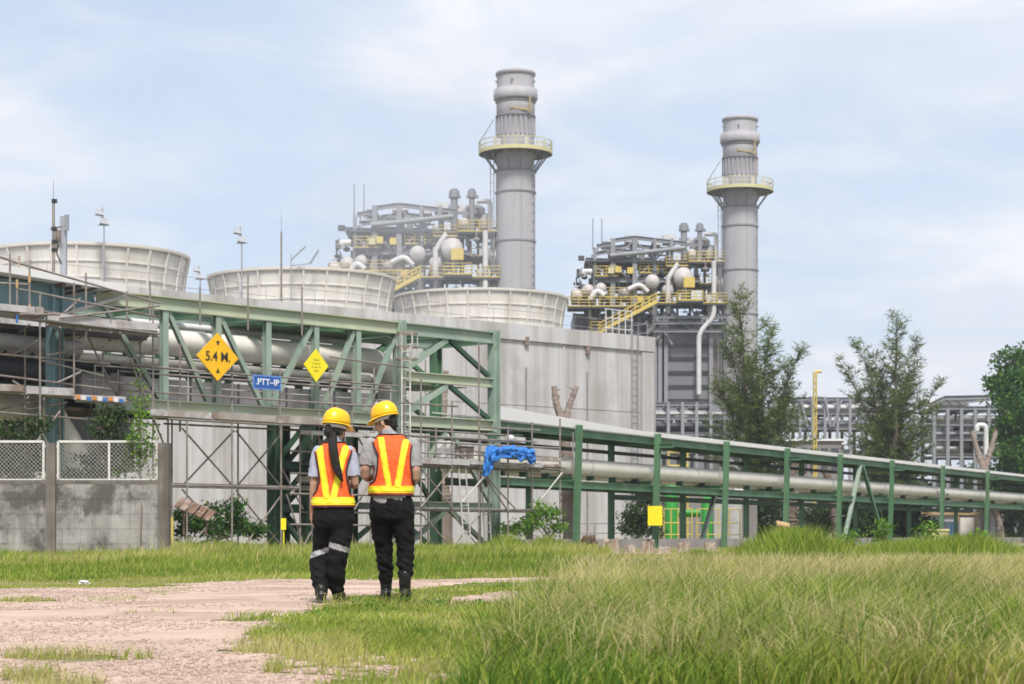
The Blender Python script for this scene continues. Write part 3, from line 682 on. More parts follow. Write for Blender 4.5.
t = grey_rack(775, 900, 205, zat(397, 205), [zat(y, 205) for y in (399, 413, 428, 460)], 'grey steel pipe rack between the two feathery trees, diagonals on top', 13,
          diag=[(0.40, zat(400, 205), 0.44, zat(427, 205)), (0.53, zat(400, 205), 0.46, zat(427, 205)), (0.2, zat(400, 205), 0.26, zat(427, 205)), (0.72, zat(400, 205), 0.66, zat(427, 205))])
Y = 180
t = grey_rack(934, 1016, Y, zat(408, Y), [zat(y, Y) for y in (408, 424, 439, 456)], 'grey steel frame with slanted pale roof panels behind the forked dead trunk', 13)
for k in range(4):
    a = P(942 + k * 9.5, 405, Y); b_ = P(951 + k * 9.5, 397.5, Y); MB().prof(a + V((0, 0.3, 0)), a + V((0, 3.2, 0.0)), [(-0.0, 0.0), (-0.72, 0.0), (-1.35, 0.62), (-0.63, 0.62)]).build('roof_panel', roof_white, t)
MB().ibeam(P(936, 404, Y + 1), P(1016, 396, Y + 1), 0.3, 0.4).build('beam', steel_far, t)
MB().ibeam(P(930, 405, Y), P(944, 398, Y), 0.3, 0.35).build('beam', steel_far, t); MB().ibeam(P(944, 398, Y), P(1020, 396.5, Y), 0.3, 0.4).build('beam', steel_far, t)
for k in range(7):
    rr = random.Random(k); MB().box(P(940 + k * 11.5, 448 + rr.uniform(-3, 2), Y + 2.5), (0.9, 1.0, 1.2)).build('equipment_cabinet', [lagging, steel_dark][k % 2], t)
b = MB(); b.path(bend([P(986, 520, 158), P(986, 425, 158), P(977, 425, 158), P(977, 431, 158)], 0.45), 0.19, 12); b.thing('gooseneck_pipe', lagging, 'pale gooseneck vent pipe bending over behind the forked dead trunk', 'pipe')
# low pale plant buildings seen between rack legs and trees
def hut(x0, x1, y0, Y, label, m, mr, cat='building', name='plant_building', dp=6):
    a, b_ = P(x0, HZ, Y), P(x1, HZ, Y); h = zat(y0, Y); t = thing(name, label, cat, V(((a.x + b_.x) / 2, Y + dp / 2, 0)))
    MB().box(((a.x + b_.x) / 2, Y + dp / 2, h / 2), (b_.x - a.x, dp, h)).build('wall', m, t)
    MB().box(((a.x + b_.x) / 2, Y + dp / 2, h + 0.1), (b_.x - a.x + 0.5, dp + 0.5, 0.2)).build('roof', mr, t)
    return t
t = hut(788, 842, 441, 185, 'low white roofed building behind the yellow mast', casing_br, roof_white)
for k in range(5): MB().box(P(793 + k * 10.5, 460, 184.94), (0.65, 0.1, 2.2)).build('window', steel_dark, t)
t = hut(921, 996, 515, 158, 'pale low shed with tan eave strip behind the rack legs', shed_wall, tan_trim, 'shed', 'shed')
for x in (958, 976): MB().box(P(x, 529, 157.9), (0.18, 0.15, zat(515, 158))).build('pilaster', tan_trim, t)
MB().box(P(967, 530, 157.93), (1.1, 0.1, 2.0)).build('door', pipe_white, t)
t = thing('portable_cabin', 'light blue portable cabin at left end of the pale shed', 'cabin', V((*P(943, 535, 150).xy, 0)))
a = P(944, HZ, 150); MB().box((a.x, 151, zat(523, 150) / 2), (2.2, 2.0, zat(523, 150))).build('body', sky_blue, t)
MB().box((a.x, 149.98, 0.75), (0.8, 0.03, 1.35)).build('door', shed_wall, t); MB().box((a.x, 151, zat(523, 150) + 0.07), (2.35, 2.15, 0.14)).build('roof', roof_white, t)
# yellow lattice mast
Y = 170; a = P(815, HZ, Y); t = thing('yellow_mast', 'slim yellow mast with small arm between the feathery trees', 'mast', V((a.x, Y, 0)))
zt_ = zat(372, Y)
for dx, dy in ((-0.11, -0.11), (0.11, -0.11), (0.11, 0.11), (-0.11, 0.11)): MB().tube((a.x + dx, Y + dy, 0), (a.x + dx, Y + dy, zt_), 0.055, n=6).build('upright', yellow_rail, t)
b = MB()
for k in range(24):
    z = zt_ * k / 24; b.tube((a.x - 0.11, Y - 0.11, z), (a.x + 0.11, Y - 0.11, z + zt_ / 24), 0.04, n=5)
b.build('lattice', yellow_rail, t); MB().tube((a.x, Y, zt_), (a.x + 0.55, Y, zt_ + 0.05), 0.13, n=6).build('arm', yellow_rail, t)

# ------------------------------------------------------------------ green pipe bridge on the left
BD = V((0.929, 1.0, 0)).normalized(); BN = V((BD.y, -BD.x, 0)); BO = V((-11.616, 66, 0))
def B(px, z=0.0, back=0.0):
    """point on the front face of the bridge met by image column px, moved back from it"""
    o = BO - BN * back if back < 0 else BO
    u = (px - 512) / FPX; s = (u * o.y - o.x) / (BD.x - u * BD.y); p = o + BD * s - BN * max(back, 0); p.z = z; return p
ZTOP, ZMID, ZBOT, WB = 8.25, 6.5, 4.85, 3.2
br = thing('pipe_bridge', 'long faded green truss bridge carrying pipes behind the two workers', 'pipe bridge', B(275))
def bm(a, b_, w=0.26, h=0.36, m=green_pale, name='beam'): MB().ibeam(a, b_, w, h).build(name, m, br)
def bdiag(a, b_, w=0.16, h=0.16, m=green_pale): MB().ibeam(a, b_, w, h, up=BN).build('diagonal', m, br)
for bk in (0.0, WB):
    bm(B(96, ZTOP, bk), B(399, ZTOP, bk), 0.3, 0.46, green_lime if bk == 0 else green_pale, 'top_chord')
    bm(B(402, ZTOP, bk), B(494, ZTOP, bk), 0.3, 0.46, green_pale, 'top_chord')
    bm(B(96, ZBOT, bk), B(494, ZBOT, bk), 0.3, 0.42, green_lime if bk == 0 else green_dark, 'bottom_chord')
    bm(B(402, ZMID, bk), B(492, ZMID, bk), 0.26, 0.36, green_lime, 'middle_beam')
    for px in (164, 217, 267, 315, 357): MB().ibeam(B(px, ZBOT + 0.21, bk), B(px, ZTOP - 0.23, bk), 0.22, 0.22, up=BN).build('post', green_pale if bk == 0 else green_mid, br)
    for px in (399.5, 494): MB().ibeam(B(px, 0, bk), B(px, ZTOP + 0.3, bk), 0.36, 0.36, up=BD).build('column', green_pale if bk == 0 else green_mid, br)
    sh = 0 if bk == 0 else 66
    for q0, w0 in ((275, 0.4), (308, 0.4), (345, 0.3)): MB().ibeam(B(q0 + sh, 0, bk), B(q0 + sh, ZBOT - 0.21, bk), w0, w0, up=BD).build('column', green_dark, br)
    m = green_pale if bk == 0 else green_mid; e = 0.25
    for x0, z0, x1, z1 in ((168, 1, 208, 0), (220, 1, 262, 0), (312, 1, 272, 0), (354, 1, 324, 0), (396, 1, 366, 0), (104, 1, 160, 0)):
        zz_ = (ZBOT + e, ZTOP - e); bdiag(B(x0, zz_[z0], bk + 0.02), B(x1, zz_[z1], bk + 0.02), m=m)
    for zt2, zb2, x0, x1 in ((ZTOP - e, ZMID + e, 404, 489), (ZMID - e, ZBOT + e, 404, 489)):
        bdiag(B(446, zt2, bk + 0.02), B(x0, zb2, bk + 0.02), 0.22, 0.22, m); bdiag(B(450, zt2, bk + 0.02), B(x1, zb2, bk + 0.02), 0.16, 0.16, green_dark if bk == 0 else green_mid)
    # legs below: strut and inverted V bracing
    bm(B(402, 1.72, bk), B(492, 1.72, bk), 0.2, 0.26, green_pale, 'strut')
    for x0, z0, x1, z1 in ((447, ZBOT - e, 404, 1.9), (450, ZBOT - e, 490, 1.9), (447, 1.55, 404, 0.1), (450, 1.55, 490, 0.1)): bdiag(B(x0, z0, bk + 0.02), B(x1, z1, bk + 0.02), 0.16, 0.16, m)
    for z in (3.05, 1.55): bm(B(277 + sh, z, bk), B(306 + sh, z, bk), 0.2, 0.26, green_dark, 'strut'); bm(B(310 + sh, z + 0.3, bk), B(343 + sh, z + 0.3, bk), 0.2, 0.26, green_dark, 'strut')
    for x0, z0, x1, z1 in ((306, 4.5, 278, 3.2), (306, 2.9, 278, 1.7), (278, 1.4, 306, 0.1), (343, 4.5, 311, 3.4), (311, 3.1, 343, 1.9), (343, 1.7, 311, 0.2)): bdiag(B(x0 + sh, z0, bk + 0.02), B(x1 + sh, z1, bk + 0.02), 0.15, 0.15, green_dark)
for px in (164, 217, 267, 315, 357, 399.5, 446, 494):
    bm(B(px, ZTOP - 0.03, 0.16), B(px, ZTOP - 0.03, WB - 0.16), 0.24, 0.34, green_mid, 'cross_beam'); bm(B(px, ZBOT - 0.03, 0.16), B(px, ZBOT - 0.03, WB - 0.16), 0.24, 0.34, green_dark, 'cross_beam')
for a, b_ in ((164, 217), (217, 267), (267, 315), (315, 357), (357, 399)):
    MB().tube(B(a, ZTOP - 0.12, 0.2), B(b_, ZTOP - 0.12, WB - 0.2), 0.06, n=6).build('plan_brace', green_mid, br)
    bm(B(a + 3, ZTOP - 1.55, WB - 0.02), B(b_ - 3, ZTOP - 1.55, WB - 0.02), 0.16, 0.2, green_mid, 'rail_beam')
for px in (275, 308, 345):
    for z in (3.05, 1.55): bm(B(px, z, 0.2), B(px + 66, z, WB - 0.2), 0.2, 0.24, green_dark, 'strut')
b = MB()
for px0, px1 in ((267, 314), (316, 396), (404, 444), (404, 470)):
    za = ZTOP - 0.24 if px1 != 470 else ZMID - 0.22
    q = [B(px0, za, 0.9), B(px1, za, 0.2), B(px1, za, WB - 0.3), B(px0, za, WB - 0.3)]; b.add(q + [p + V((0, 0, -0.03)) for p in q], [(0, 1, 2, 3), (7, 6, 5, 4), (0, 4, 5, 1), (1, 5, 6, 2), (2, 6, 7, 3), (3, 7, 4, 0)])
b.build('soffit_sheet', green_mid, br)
# walkway floor and its handrail
def slab(b, x0, x1, z, t_, f0, f1):
    q = [B(x0, z, f0), B(x1, z, f0), B(x1, z, f1), B(x0, z, f1)]
    return b.add(q + [p + V((0, 0, -t_)) for p in q], [(0, 1, 2, 3), (7, 6, 5, 4), (0, 4, 5, 1), (1, 5, 6, 2), (2, 6, 7, 3), (3, 7, 4, 0)])
slab(MB(), 100, 396, ZBOT + 0.26, 0.06, 0.3, WB - 0.3).build('walkway_floor', steel_dark, br)
b = MB(); rail(b, [B(100, ZBOT + 0.22, 0.28), B(396, ZBOT + 0.22, 0.28)], 1.0, 0.03, 1.9); b.build('handrail', tube_light, br)

tray = thing('cable_tray', 'long mauve grey cable tray box lying low inside the green bridge', 'cable tray', B(250, ZBOT + 0.26, 1.2))
slab(MB(), 100, 392, ZBOT + 1.0, 0.72, 1.0, 1.9).build('tray', mat('mauve_grey_sheet', (0.28, 0.262, 0.265), 0.7, 0.18, 0.7, streak=0.3, streak_col=(0.16, 0.14, 0.13)), tray)
for px in range(112, 392, 24): slab(MB(), px, px + 1.3, ZBOT + 1.02, 0.76, 0.96, 0.995).build('tray_rib', steel_dark, tray)

def pipe_thing(name, pts, r, m, label, n=18, bands=(), bend_r=0.0, cat='pipe'):
    pts = bend(pts, bend_r, 7) if bend_r else [V(p) for p in pts]
    b = MB(); b.path(pts, r, n); mid = pts[len(pts) // 2]
    if not bands: return b.thing(name, m, label, cat)
    t = thing(name, label, cat, V((mid.x, mid.y, mid.z - r))); b.build('jacket', m, t)
    d = (pts[1] - pts[0]).normalized()
    for s in bands: p = pts[0] + d * s; MB().tube(p - d * 0.03, p + d * 0.03, r + 0.012, n=n).build('band', pipe_grey, t)
    return t
pipe_thing('pipe', [B(92, 7.12, 1.4), B(416, 7.12, 1.4), B(416, 0.1, 1.4)], 0.46, pipe_white, 'fat white pipe running through top of the green bridge and elbowing down at its end', 20, bend_r=1.1)
pipe_thing('pipe', [B(100, 6.42, 1.2), B(392, 6.42, 1.2)], 0.13, pipe_white, 'thin white pipe running just below the fat white pipe in the green bridge', 10)
pipe_thing('pipe', [B(100, 6.25, 2.2), B(394, 6.25, 2.2)], 0.2, steel_dark, 'dark pipe at back of the green bridge under the white pipes', 10)
pipe_thing('pipe', [B(170, 7.85, 2.3), B(396, 7.85, 2.3)], 0.12, lagging, 'slim grey pipe high under the bridge roof beams', 8)
pipe_thing('tank', [B(171, 6.15, 2.7), B(206, 6.15, 2.7)], 0.34, steel_dark, 'short dark drum lying in left bay of the green bridge', 14, cat='tank')

# signs on the bridge posts; each faces the viewer
SR = Matrix((BD, V((0, 0, 1)), BN)).transposed()      # local x along the bridge, y up, z out of its face
def diamond(px, py, w, h, m, label):
    p0 = B(px, 0, -0.68); Y = p0.y; c = V((p0.x, p0.y, zat(py, Y))); k = Y / FPX; t = thing('diamond_sign', label, 'sign', V((c.x, c.y, c.z - h * k / 2)))
    hw = w * k / 2 / abs(BD.x + 0.0); hh = h * k / 2
    q = [(-hw, 0), (0, -hh), (hw, 0), (0, hh)]; b = MB()
    b.add([c + SR @ V((x, y, z)) for z in (-0.02, 0.02) for x, y in q], [(3, 2, 1, 0), (4, 5, 6, 7)] + [(i, (i + 1) % 4, 4 + (i + 1) % 4, 4 + i) for i in range(4)]); b.build('plate', m, t)
    for s in (0.3, -0.3):
        b = MB(); b.bar(c + SR @ V((0, s * hh * 1.6, -0.5)), c + SR @ V((0, s * hh * 1.6, -0.022)), 0.06, 0.06); b.build('bracket', tube_m, t)
    return t, c, k
t, c, k = diamond(217.5, 357, 36, 48, yellow_sign, 'amber diamond sign reading 5.4 M. with two arrowheads')
text('5.4 M.', 13.5 * k, c + SR @ V((0, 0, 0.03)), SR, ink, 'lettering', t, 0.006, 0.95, 0.004)
for s in (1, -1):
    b = MB(); q = [(-2.4, 2.4), (2.4, 2.4), (0, -2.4)]; cc = c + SR @ V((0, s * 13.5 * k, 0))
    b.add([cc + SR @ V((x * k, y * k * s, z)) for z in (0.021, 0.03) for x, y in q], [(0, 2, 1), (3, 4, 5), (0, 1, 4, 3), (1, 2, 5, 4), (2, 0, 3, 5)]); b.build('arrowhead', ink, t)
t, c, k = diamond(316, 365.5, 22, 33, lemon_sign, 'lemon yellow diamond sign with four lines of faint small print')
for i, (s, w) in enumerate((('-----', 7), ('- --- --', 10), ('-- --- --', 12), ('----', 6))):
    b = MB()
    for j in range(len(s)):
        if s[j] == '-': b.bar(c + SR @ V(((j - len(s) / 2) * w / len(s) * k, (5.5 - 3.6 * i) * k, 0.024)), c + SR @ V(((j - len(s) / 2 + 0.8) * w / len(s) * k, (5.5 - 3.6 * i) * k, 0.024)), 1.1 * k, 0.006, up=BN)
    b.build('print_line', dark_text, t)
p0 = B(267, 0, -0.72); k = p0.y / FPX; c = V((p0.x, p0.y, zat(382.5, p0.y)))
t = thing('name_board', 'small blue signboard with white capitals on the bridge handrail', 'sign', V((c.x, c.y, c.z - 0.25)))
def plate(c, w, h, m, nm, d=0.03, z=0.0): return MB().add([c + SR @ V((x * w / 2, y * h / 2, z + s * d / 2)) for s in (-1, 1) for x, y in ((-1, -1), (1, -1), (1, 1), (-1, 1))], [(3, 2, 1, 0), (4, 5, 6, 7), (0, 1, 5, 4), (1, 2, 6, 5), (2, 3, 7, 6), (3, 0, 4, 7)]).build(nm, m, t)
plate(c, 30 * k / 0.82, 14.5 * k, mat('sign_back', (0.12, 0.22, 0.5), 0.5, 0.1, 3), 'frame'); plate(c, 27 * k / 0.82, 11.5 * k, blue_sign, 'panel', 0.034, 0.004)
text('.PTT\u2013IP', 8.6 * k, c + SR @ V((0, 0, 0.028)), SR, white_text, 'lettering', t, 0.005, 1.1, 0.003)

# ------------------------------------------------------------------ blue-green rack at the far left, with roof
lr = thing('roofed_pipe_rack', 'blue-green steel rack with white flat roof behind the mesh fence', 'pipe rack', B(55, 0, 1.5))
def lb(a, b_, w, h, m=blue_green, nm='beam'): MB().ibeam(a, b_, w, h).build(nm, m, lr)
for px in (-60, 55):
    for bk in (0.0, 5.0): MB().ibeam(B(px, 0, bk), B(px, 8.45, bk), 0.42, 0.42, up=BD).build('column', blue_green, lr)
    lb(B(px, 8.1, 0.22), B(px, 8.1, 4.78), 0.3, 0.5)
for bk in (0.0, 5.0):
    lb(B(-59, 8.05, bk), B(52, 8.05, bk), 0.3, 0.85); lb(B(-59, 5.1, bk), B(53, 5.1, bk), 0.25, 0.35, green_dark)
    lb(B(58, 7.85, bk), B(94, 8.2, bk), 0.25, 0.4)
b = MB(); q = [B(-80, 8.9, -0.9), B(126, 8.62, -0.7), B(126, 8.62, 4.5), B(-80, 8.9, 5.8)]
b.add(q + [p + V((0, 0, -0.22)) for p in q], [(0, 1, 2, 3), (7, 6, 5, 4), (0, 4, 5, 1), (1, 5, 6, 2), (2, 6, 7, 3), (3, 7, 4, 0)]); b.build('roof', roof_white, lr)
for px in (64, 80, 96, 112): MB().bar(B(px, 8.5, -0.6), B(px, 8.5, 4.2), 0.12, 0.2).build('roof_rafter', wood_dk, lr)
MB().path([B(126, 8.3, -0.5), B(60, 7.55, 0.1)], 0.07, 8).build('brace', tube_light, lr)
slab(MB(), -60, 158, 7.2, 0.15, 0.6, 6.4).build('upper_deck', mat('shade_dark_deck', (0.09, 0.08, 0.075), 0.9, 0.3, 1), lr)  # deck enlarged and coloured dark to put shade into the space below
slab(MB(), -60, 150, 4.75, 0.12, 1.2, 4.8).build('lower_deck', wood_dk, lr)
pipe_thing('pipe', [B(-40, 6.75, 0.9), B(96, 6.62, 0.9)], 0.24, pipe_grey, 'grey pipe running under the upper scaffold deck at far left')
pipe_thing('pipe', [B(-40, 6.0, 1.6), B(98, 5.9, 1.6)], 0.3, steel_dark, 'dark grey pipe below the grey one at far left')
pipe_thing('pipe', [B(-40, 4.62, 0.75), B(57, 4.62, 0.75), B(57.5, 4.6, 0.55), B(86, 3.0, 0.4), B(92, 0.2, 0.4)], 0.44, pipe_white, 'fat white pipe bending down steeply behind the mesh fence', 20, bend_r=0.7)
pipe_thing('pipe', [B(-40, 3.7, 1.8), B(150, 3.5, 1.8)], 0.22, pipe_grey, 'grey pipe low behind the mesh fence')
pipe_thing('pipe', [B(-40, 2.9, 2.6), B(150, 2.9, 2.6)], 0.16, steel_dark, 'thin dark pipe lowest behind the mesh fence', 10)
for i, (px, z) in enumerate(((18, 3.3), (35, 3.3), (74, 4.2), (112, 3.2))):
    b = MB(); p = B(px, 0, 2.9); b.lathe([(0.3, 0), (0.3, z - 0.3), (0.24, z - 0.1), (0.1, z), (0.001, z)], p, 16); b.thing('pump_column', [pipe_grey, steel_dark][i % 2], ['short grey vessel leftmost behind the mesh fence', 'dark vessel right beside the leftmost grey one behind the fence', 'grey vessel behind the diagonal white pipe', 'dark vessel behind climbing creeper and mesh fence'][i], 'vessel')

sh_ = thing('shade_backdrop', 'added dark ribbed shade shelter deep under the left scaffold decks', 'backdrop', B(30, 0, 7.2))  # added dark box; its colour stands in for deep shade under the decks
slab(MB(), -90, 250, 7.1, 4.2, 6.6, 8.6).build('body', mat('shade_dark_sheet', (0.05, 0.048, 0.047), 0.8, 0.3, 1.0, streak=0.5, streak_col=(0.10, 0.08, 0.07)), sh_)
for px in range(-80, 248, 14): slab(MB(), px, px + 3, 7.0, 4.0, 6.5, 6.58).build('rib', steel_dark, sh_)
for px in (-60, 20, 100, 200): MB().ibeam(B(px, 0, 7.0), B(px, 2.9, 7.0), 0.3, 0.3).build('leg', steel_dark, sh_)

# ------------------------------------------------------------------ scaffolds: every tube a part
def scaffold(label, base, tubes=(), planks=(), m=tube_m, group='tube scaffolds around the pipe bridge'):
    t = thing('scaffold', label, 'scaffold', base, group)
    for nm, a, b_ in tubes:
        MB().tube(a, b_, 0.034 if nm != 'toe_rail' else 0.026, n=6).build(nm, m if nm != 'light_brace' else tube_light, t)
    for x0, x1, z, th, f0, f1, pm in planks:
        n = max(1, int(round((f1 - f0) / 0.28)))
        rr = random.Random(int(x0 * 7 + z * 100)); q = x0
        while q < x1 - 2:
            e = min(x1, q + rr.uniform(50, 75))
            for j in range(n):
                g0 = f0 + (f1 - f0) * j / n + 0.012; g1 = f0 + (f1 - f0) * (j + 1) / n - 0.012; dz = rr.uniform(-0.02, 0.02)
                slab(MB(), q + rr.uniform(-1, 4), e + rr.uniform(-3, 3), z - max(0.0, th - 0.07) + dz, 0.045, g0, g1).build('plank', rr.choice([pm, pm, plank_b]), t)
            if th > 0.1:
                a_, b__ = B(q + 0.6, z - th / 2 + rr.uniform(-0.02, 0.02), f0 - 0.02), B(e - 0.6, z - th / 2 + rr.uniform(-0.03, 0.03), f0 - 0.02)
                MB().bar(a_, b__, 0.035, th * rr.uniform(0.8, 1.05)).build('toe_board', rr.choice([pm, pm, plank_b]), t)
            q = e
        for q in np.arange(x0 + 3, x1, 17.0): slab(MB(), q, q + 0.45, z + 0.012, th + 0.03, f0 - 0.03, f0 - 0.002).build('toe_board_clip', tube_m, t)
    return t
# (1) under the left end of the bridge
tb = []
for px in (172, 187, 232, 238, 281): tb.append(('upright', B(px, 0, -0.9), B(px, 4.55, -0.9)))
for px in (187, 232, 281): tb.append(('upright', B(px, 0, -2.0), B(px, 4.3, -2.0)))
for x0, x1 in ((182, 234), (236, 282)):
    tb += [('brace', B(x0, 4.1, -0.94), B(x1, 2.2, -0.94)), ('brace', B(x0, 2.2, -0.86), B(x1, 4.1, -0.86)), ('brace', B(x0, 2.1, -0.94), B(x1, 0.2, -0.94)), ('brace', B(x0 + 10, 0.3, -0.86), B(x1, 2.0, -0.86))]
for z in (2.18, 2.27, 4.22, 4.38): tb.append(('ledger', B(164, z, -0.9), B(312, z, -0.9)))
for z in (2.2, 4.3): tb.append(('ledger', B(168, z, -2.0), B(300, z, -2.0)))
scaffold('brown tube scaffold with crossed braces below left end of the green bridge', B(230, 0, -1.4), tb, [(150, 330, 4.62, 0.24, -2.0, -0.5, plank_m)])
# (2) outside handrail scaffold along the bridge walkway
tb = []
for px in (180, 232, 280, 330, 352, 374): tb.append(('upright', B(px, 4.0, -0.55), B(px, 6.3 + (px % 7) * 0.12, -0.55)))
for px in (150, 200, 248, 302): tb.append(('upright', B(px, 7.6, -0.3), B(px, 8.9 + (px % 5) * 0.2, -0.3)))
for z in (5.25, 5.85, 6.05): tb.append(('ledger', B(120, z, -0.6), B(398, z, -0.6)))
tb += [('ledger', B(330, 6.9, -0.6), B(408, 6.75, -0.6)), ('ledger', B(330, 4.5, -0.7), B(520, 4.45, -0.7)), ('ledger', B(300, 4.25, -0.7), B(520, 4.2, -0.7))]
scaffold('tube handrail scaffold clamped along outside of the green bridge walkway', B(250, 4.0, -0.6), tb, [(300, 404, 4.2, 0.14, -1.7, -0.5, plank_m)])
# (3) around the right tower of the bridge
tb = []
Fz = -2.2
for px, z1 in ((404, 6.1), (421, 6.2), (436, 4.5), (452, 5.5), (479, 7.7), (508, 4.7), (532, 4.9), (560, 5.1), (573, 4.6)):
    tb.append(('upright', B(px, 0 if px not in (436, 573) else 2.9, Fz), B(px, z1, Fz)))
for px in (428, 452, 480, 508, 532): tb.append(('upright', B(px, 0, Fz + 1.25), B(px, 4.3, Fz + 1.25)))
for z, x0, x1 in ((3.2, 398, 566), (3.1, 398, 560), (3.95, 404, 560), (4.15, 402, 536), (1.55, 410, 562), (5.3, 398, 458), (4.6, 480, 540), (3.55, 410, 566)): tb.append(('ledger', B(x0, z, Fz), B(x1, z, Fz)))
for z, x0, x1 in ((3.1, 410, 540), (1.5, 420, 540)): tb.append(('ledger', B(x0, z, Fz + 1.25), B(x1, z, Fz + 1.25)))
for px in (421, 452, 480, 508, 532, 560): tb.append(('transom', B(px, 3.12, Fz - 0.1), B(px, 3.12, Fz + 1.35)))
for x0, z0, x1, z1 in ((421, 3.0, 452, 1.6), (452, 3.0, 421, 1.6), (480, 3.0, 515, 1.6), (508, 1.5, 480, 3.0), (421, 1.4, 452, 0.1), (532, 1.4, 556, 0.2), (452, 1.4, 480, 0.1), (480, 1.4, 452, 0.1)): tb.append(('brace', B(x0, z0, Fz - 0.06), B(x1, z1, Fz - 0.06)))
tb += [('light_brace', B(562, 3.0, Fz - 0.1), B(540, 1.9, Fz - 0.1)), ('light_brace', B(492, 3.1, Fz - 0.1), B(462, 1.8, Fz - 0.1))]
scaffold('wide tube scaffold with plank deck and blue tarp, right of the man', B(480, 0, Fz), tb, [(396, 470, 3.42, 0.26, Fz - 0.1, Fz + 1.2, plank_m), (470, 562, 3.32, 0.12, Fz - 0.1, Fz + 1.2, plank_m), (505, 562, 3.56, 0.16, Fz - 0.16, Fz - 0.11, plank_m)])
# (5) dense tubes under the middle of the bridge, behind the workers
tb = []
rr = random.Random(12)
for px in (300, 319, 338, 352, 371, 390, 409): tb.append(('upright', B(px, 0, -1.1), B(px, 4.5 + rr.uniform(-0.2, 0.7), -1.1)))
for px in (312, 345, 380, 402): tb.append(('upright', B(px, 0, -0.25), B(px, 4.3, -0.25)))
for z in (0.9, 2.0, 2.7, 3.5, 4.15): tb.append(('ledger', B(290, z + rr.uniform(-0.1, 0.1), -1.15), B(425, z + rr.uniform(-0.1, 0.1), -1.15)))
for z in (1.4, 3.1): tb.append(('ledger', B(300, z, -0.2), B(420, z, -0.2)))
for k in range(12):
    x = rr.uniform(295, 395); z = rr.choice([0.2, 1.5, 2.6]); sg = rr.choice([-1, 1]); tb.append(('brace', B(x, z, -1.06), B(x + sg * rr.uniform(16, 30), z + rr.uniform(1.1, 1.8), -1.06)))
scaffold('dense tube scaffold below middle of the green bridge behind the two workers', B(355, 0, -0.7), tb, [(296, 345, 2.62, 0.2, -1.0, -0.3, wood_dk), (350, 420, 3.42, 0.16, -1.0, -0.3, plank_m)])
# (4) left scaffold platforms in front of the roofed rack
tb = []
for px, z0, z1, f in ((-14, 0, 8.3, -1.6), (10, 7.4, 9.0, -1.8), (17, 7.0, 8.2, -1.8), (29.5, 7.2, 8.9, -1.8), (40, 0, 7.9, -1.7), (86, 6.6, 8.7, -1.7), (103, 0, 6.6, -0.9), (127, 7.1, 8.4, -0.8), (153, 0, 8.15, -1.2), (168, 0, 5.0, -1.2)):
    tb.append(('upright', B(px, z0, f), B(px, z1, f)))
for x0, z0, x1, z1, f in ((-30, 9.05, 18, 8.75, -1.8), (20, 8.75, 160, 8.0, -1.7), (-30, 8.05, 30, 8.15, -1.75), (15, 8.0, 160, 7.55, -1.7), (-30, 7.45, 158, 7.25, -1.7), (-30, 7.15, 158, 6.95, -1.7), (60, 7.2, 160, 7.9, -1.9), (36, 7.1, 160, 7.0, -1.9), (20, 7.2, 60, 7.3, -2.0),
                          (-30, 6.05, 110, 6.0, -1.2), (-30, 5.45, 110, 5.2, -1.2), (100, 6.1, 200, 6.0, -0.9), (80, 5.5, 150, 5.4, -0.9), (36, 3.4, 60, 4.4, -1.5), (52, 3.1, 36, 4.1, -1.5), (-30, 4.3, 160, 4.15, -1.3), (40, 5.95, 104, 5.6, -1.2)):
    tb.append(('ledger', B(x0, z0, f), B(x1, z1, f)))
for x0, z0, x1, z1, f in ((120, 7.0, 168, 3.2, -1.0), (86, 7.0, 140, 3.6, -0.4)): tb.append(('brace', B(x0, z0, f), B(x1, z1, f)))
rr = random.Random(21)
for k in range(14):
    x = rr.uniform(-10, 130); z = rr.choice([3.2, 4.4, 5.3, 6.1, 7.4]); tb.append((rr.choice(['brace', 'ledger']), B(x, z, -rr.uniform(0.3, 1.4)), B(x + rr.uniform(18, 50), z + rr.uniform(-0.5, 0.7), -rr.uniform(0.3, 1.4))))
for px, z0, z1, f in ((60, 2.2, 7.1, -0.5), (74, 4.8, 8.4, -1.4), (118, 2.6, 5.9, -0.5), (140, 0, 6.9, -0.7), (25, 2.5, 7.0, -0.6)): tb.append(('upright', B(px, z0, f), B(px, z1, f)))
for px in (0, 30, 60, 90, 120, 150): tb.append(('transom', B(px, 6.93, -1.9), B(px, 6.93, 0.6)))
t = scaffold('tall tube scaffold with two sagging plank platforms above the mesh fence', B(60, 0, -1.5), tb, [(-30, 44, 7.5, 0.24, -1.85, -0.2, plank_m), (47, 158, 7.32, 0.24, -1.8, -0.2, plank_m), (-30, 24, 5.1, 0.2, -1.5, -0.3, plank_m), (26, 74, 5.12, 0.24, -1.6, -0.3, plank_m), (74, 126, 4.95, 0.17, -1.5, -0.3, plank_m)])
cols = [mat('orange_tape', (0.62, 0.24, 0.07), 0.6, 0.15, 3), mat('white_tape', (0.7, 0.68, 0.66), 0.6, 0.1, 3), mat('blue_tape', (0.04, 0.16, 0.42), 0.6, 0.15, 3)]
for k in range(9): slab(MB(), 76 + k * 5.4, 80.4 + k * 5.4, 4.92 - 0.02 * (k % 3), 0.12, -1.62, -1.56).build('hazard_tape', cols[k % 3], t)
for px, z in ((29.5, 7.3), (17, 6.95), (29.5, 8.2), (17, 8.0)): MB().tube(B(px, z, -1.8), B(px, z + 0.25, -1.8), 0.045, n=6).build('coupler_sleeve', cols[2] if z < 7.2 else tan_trim, t)

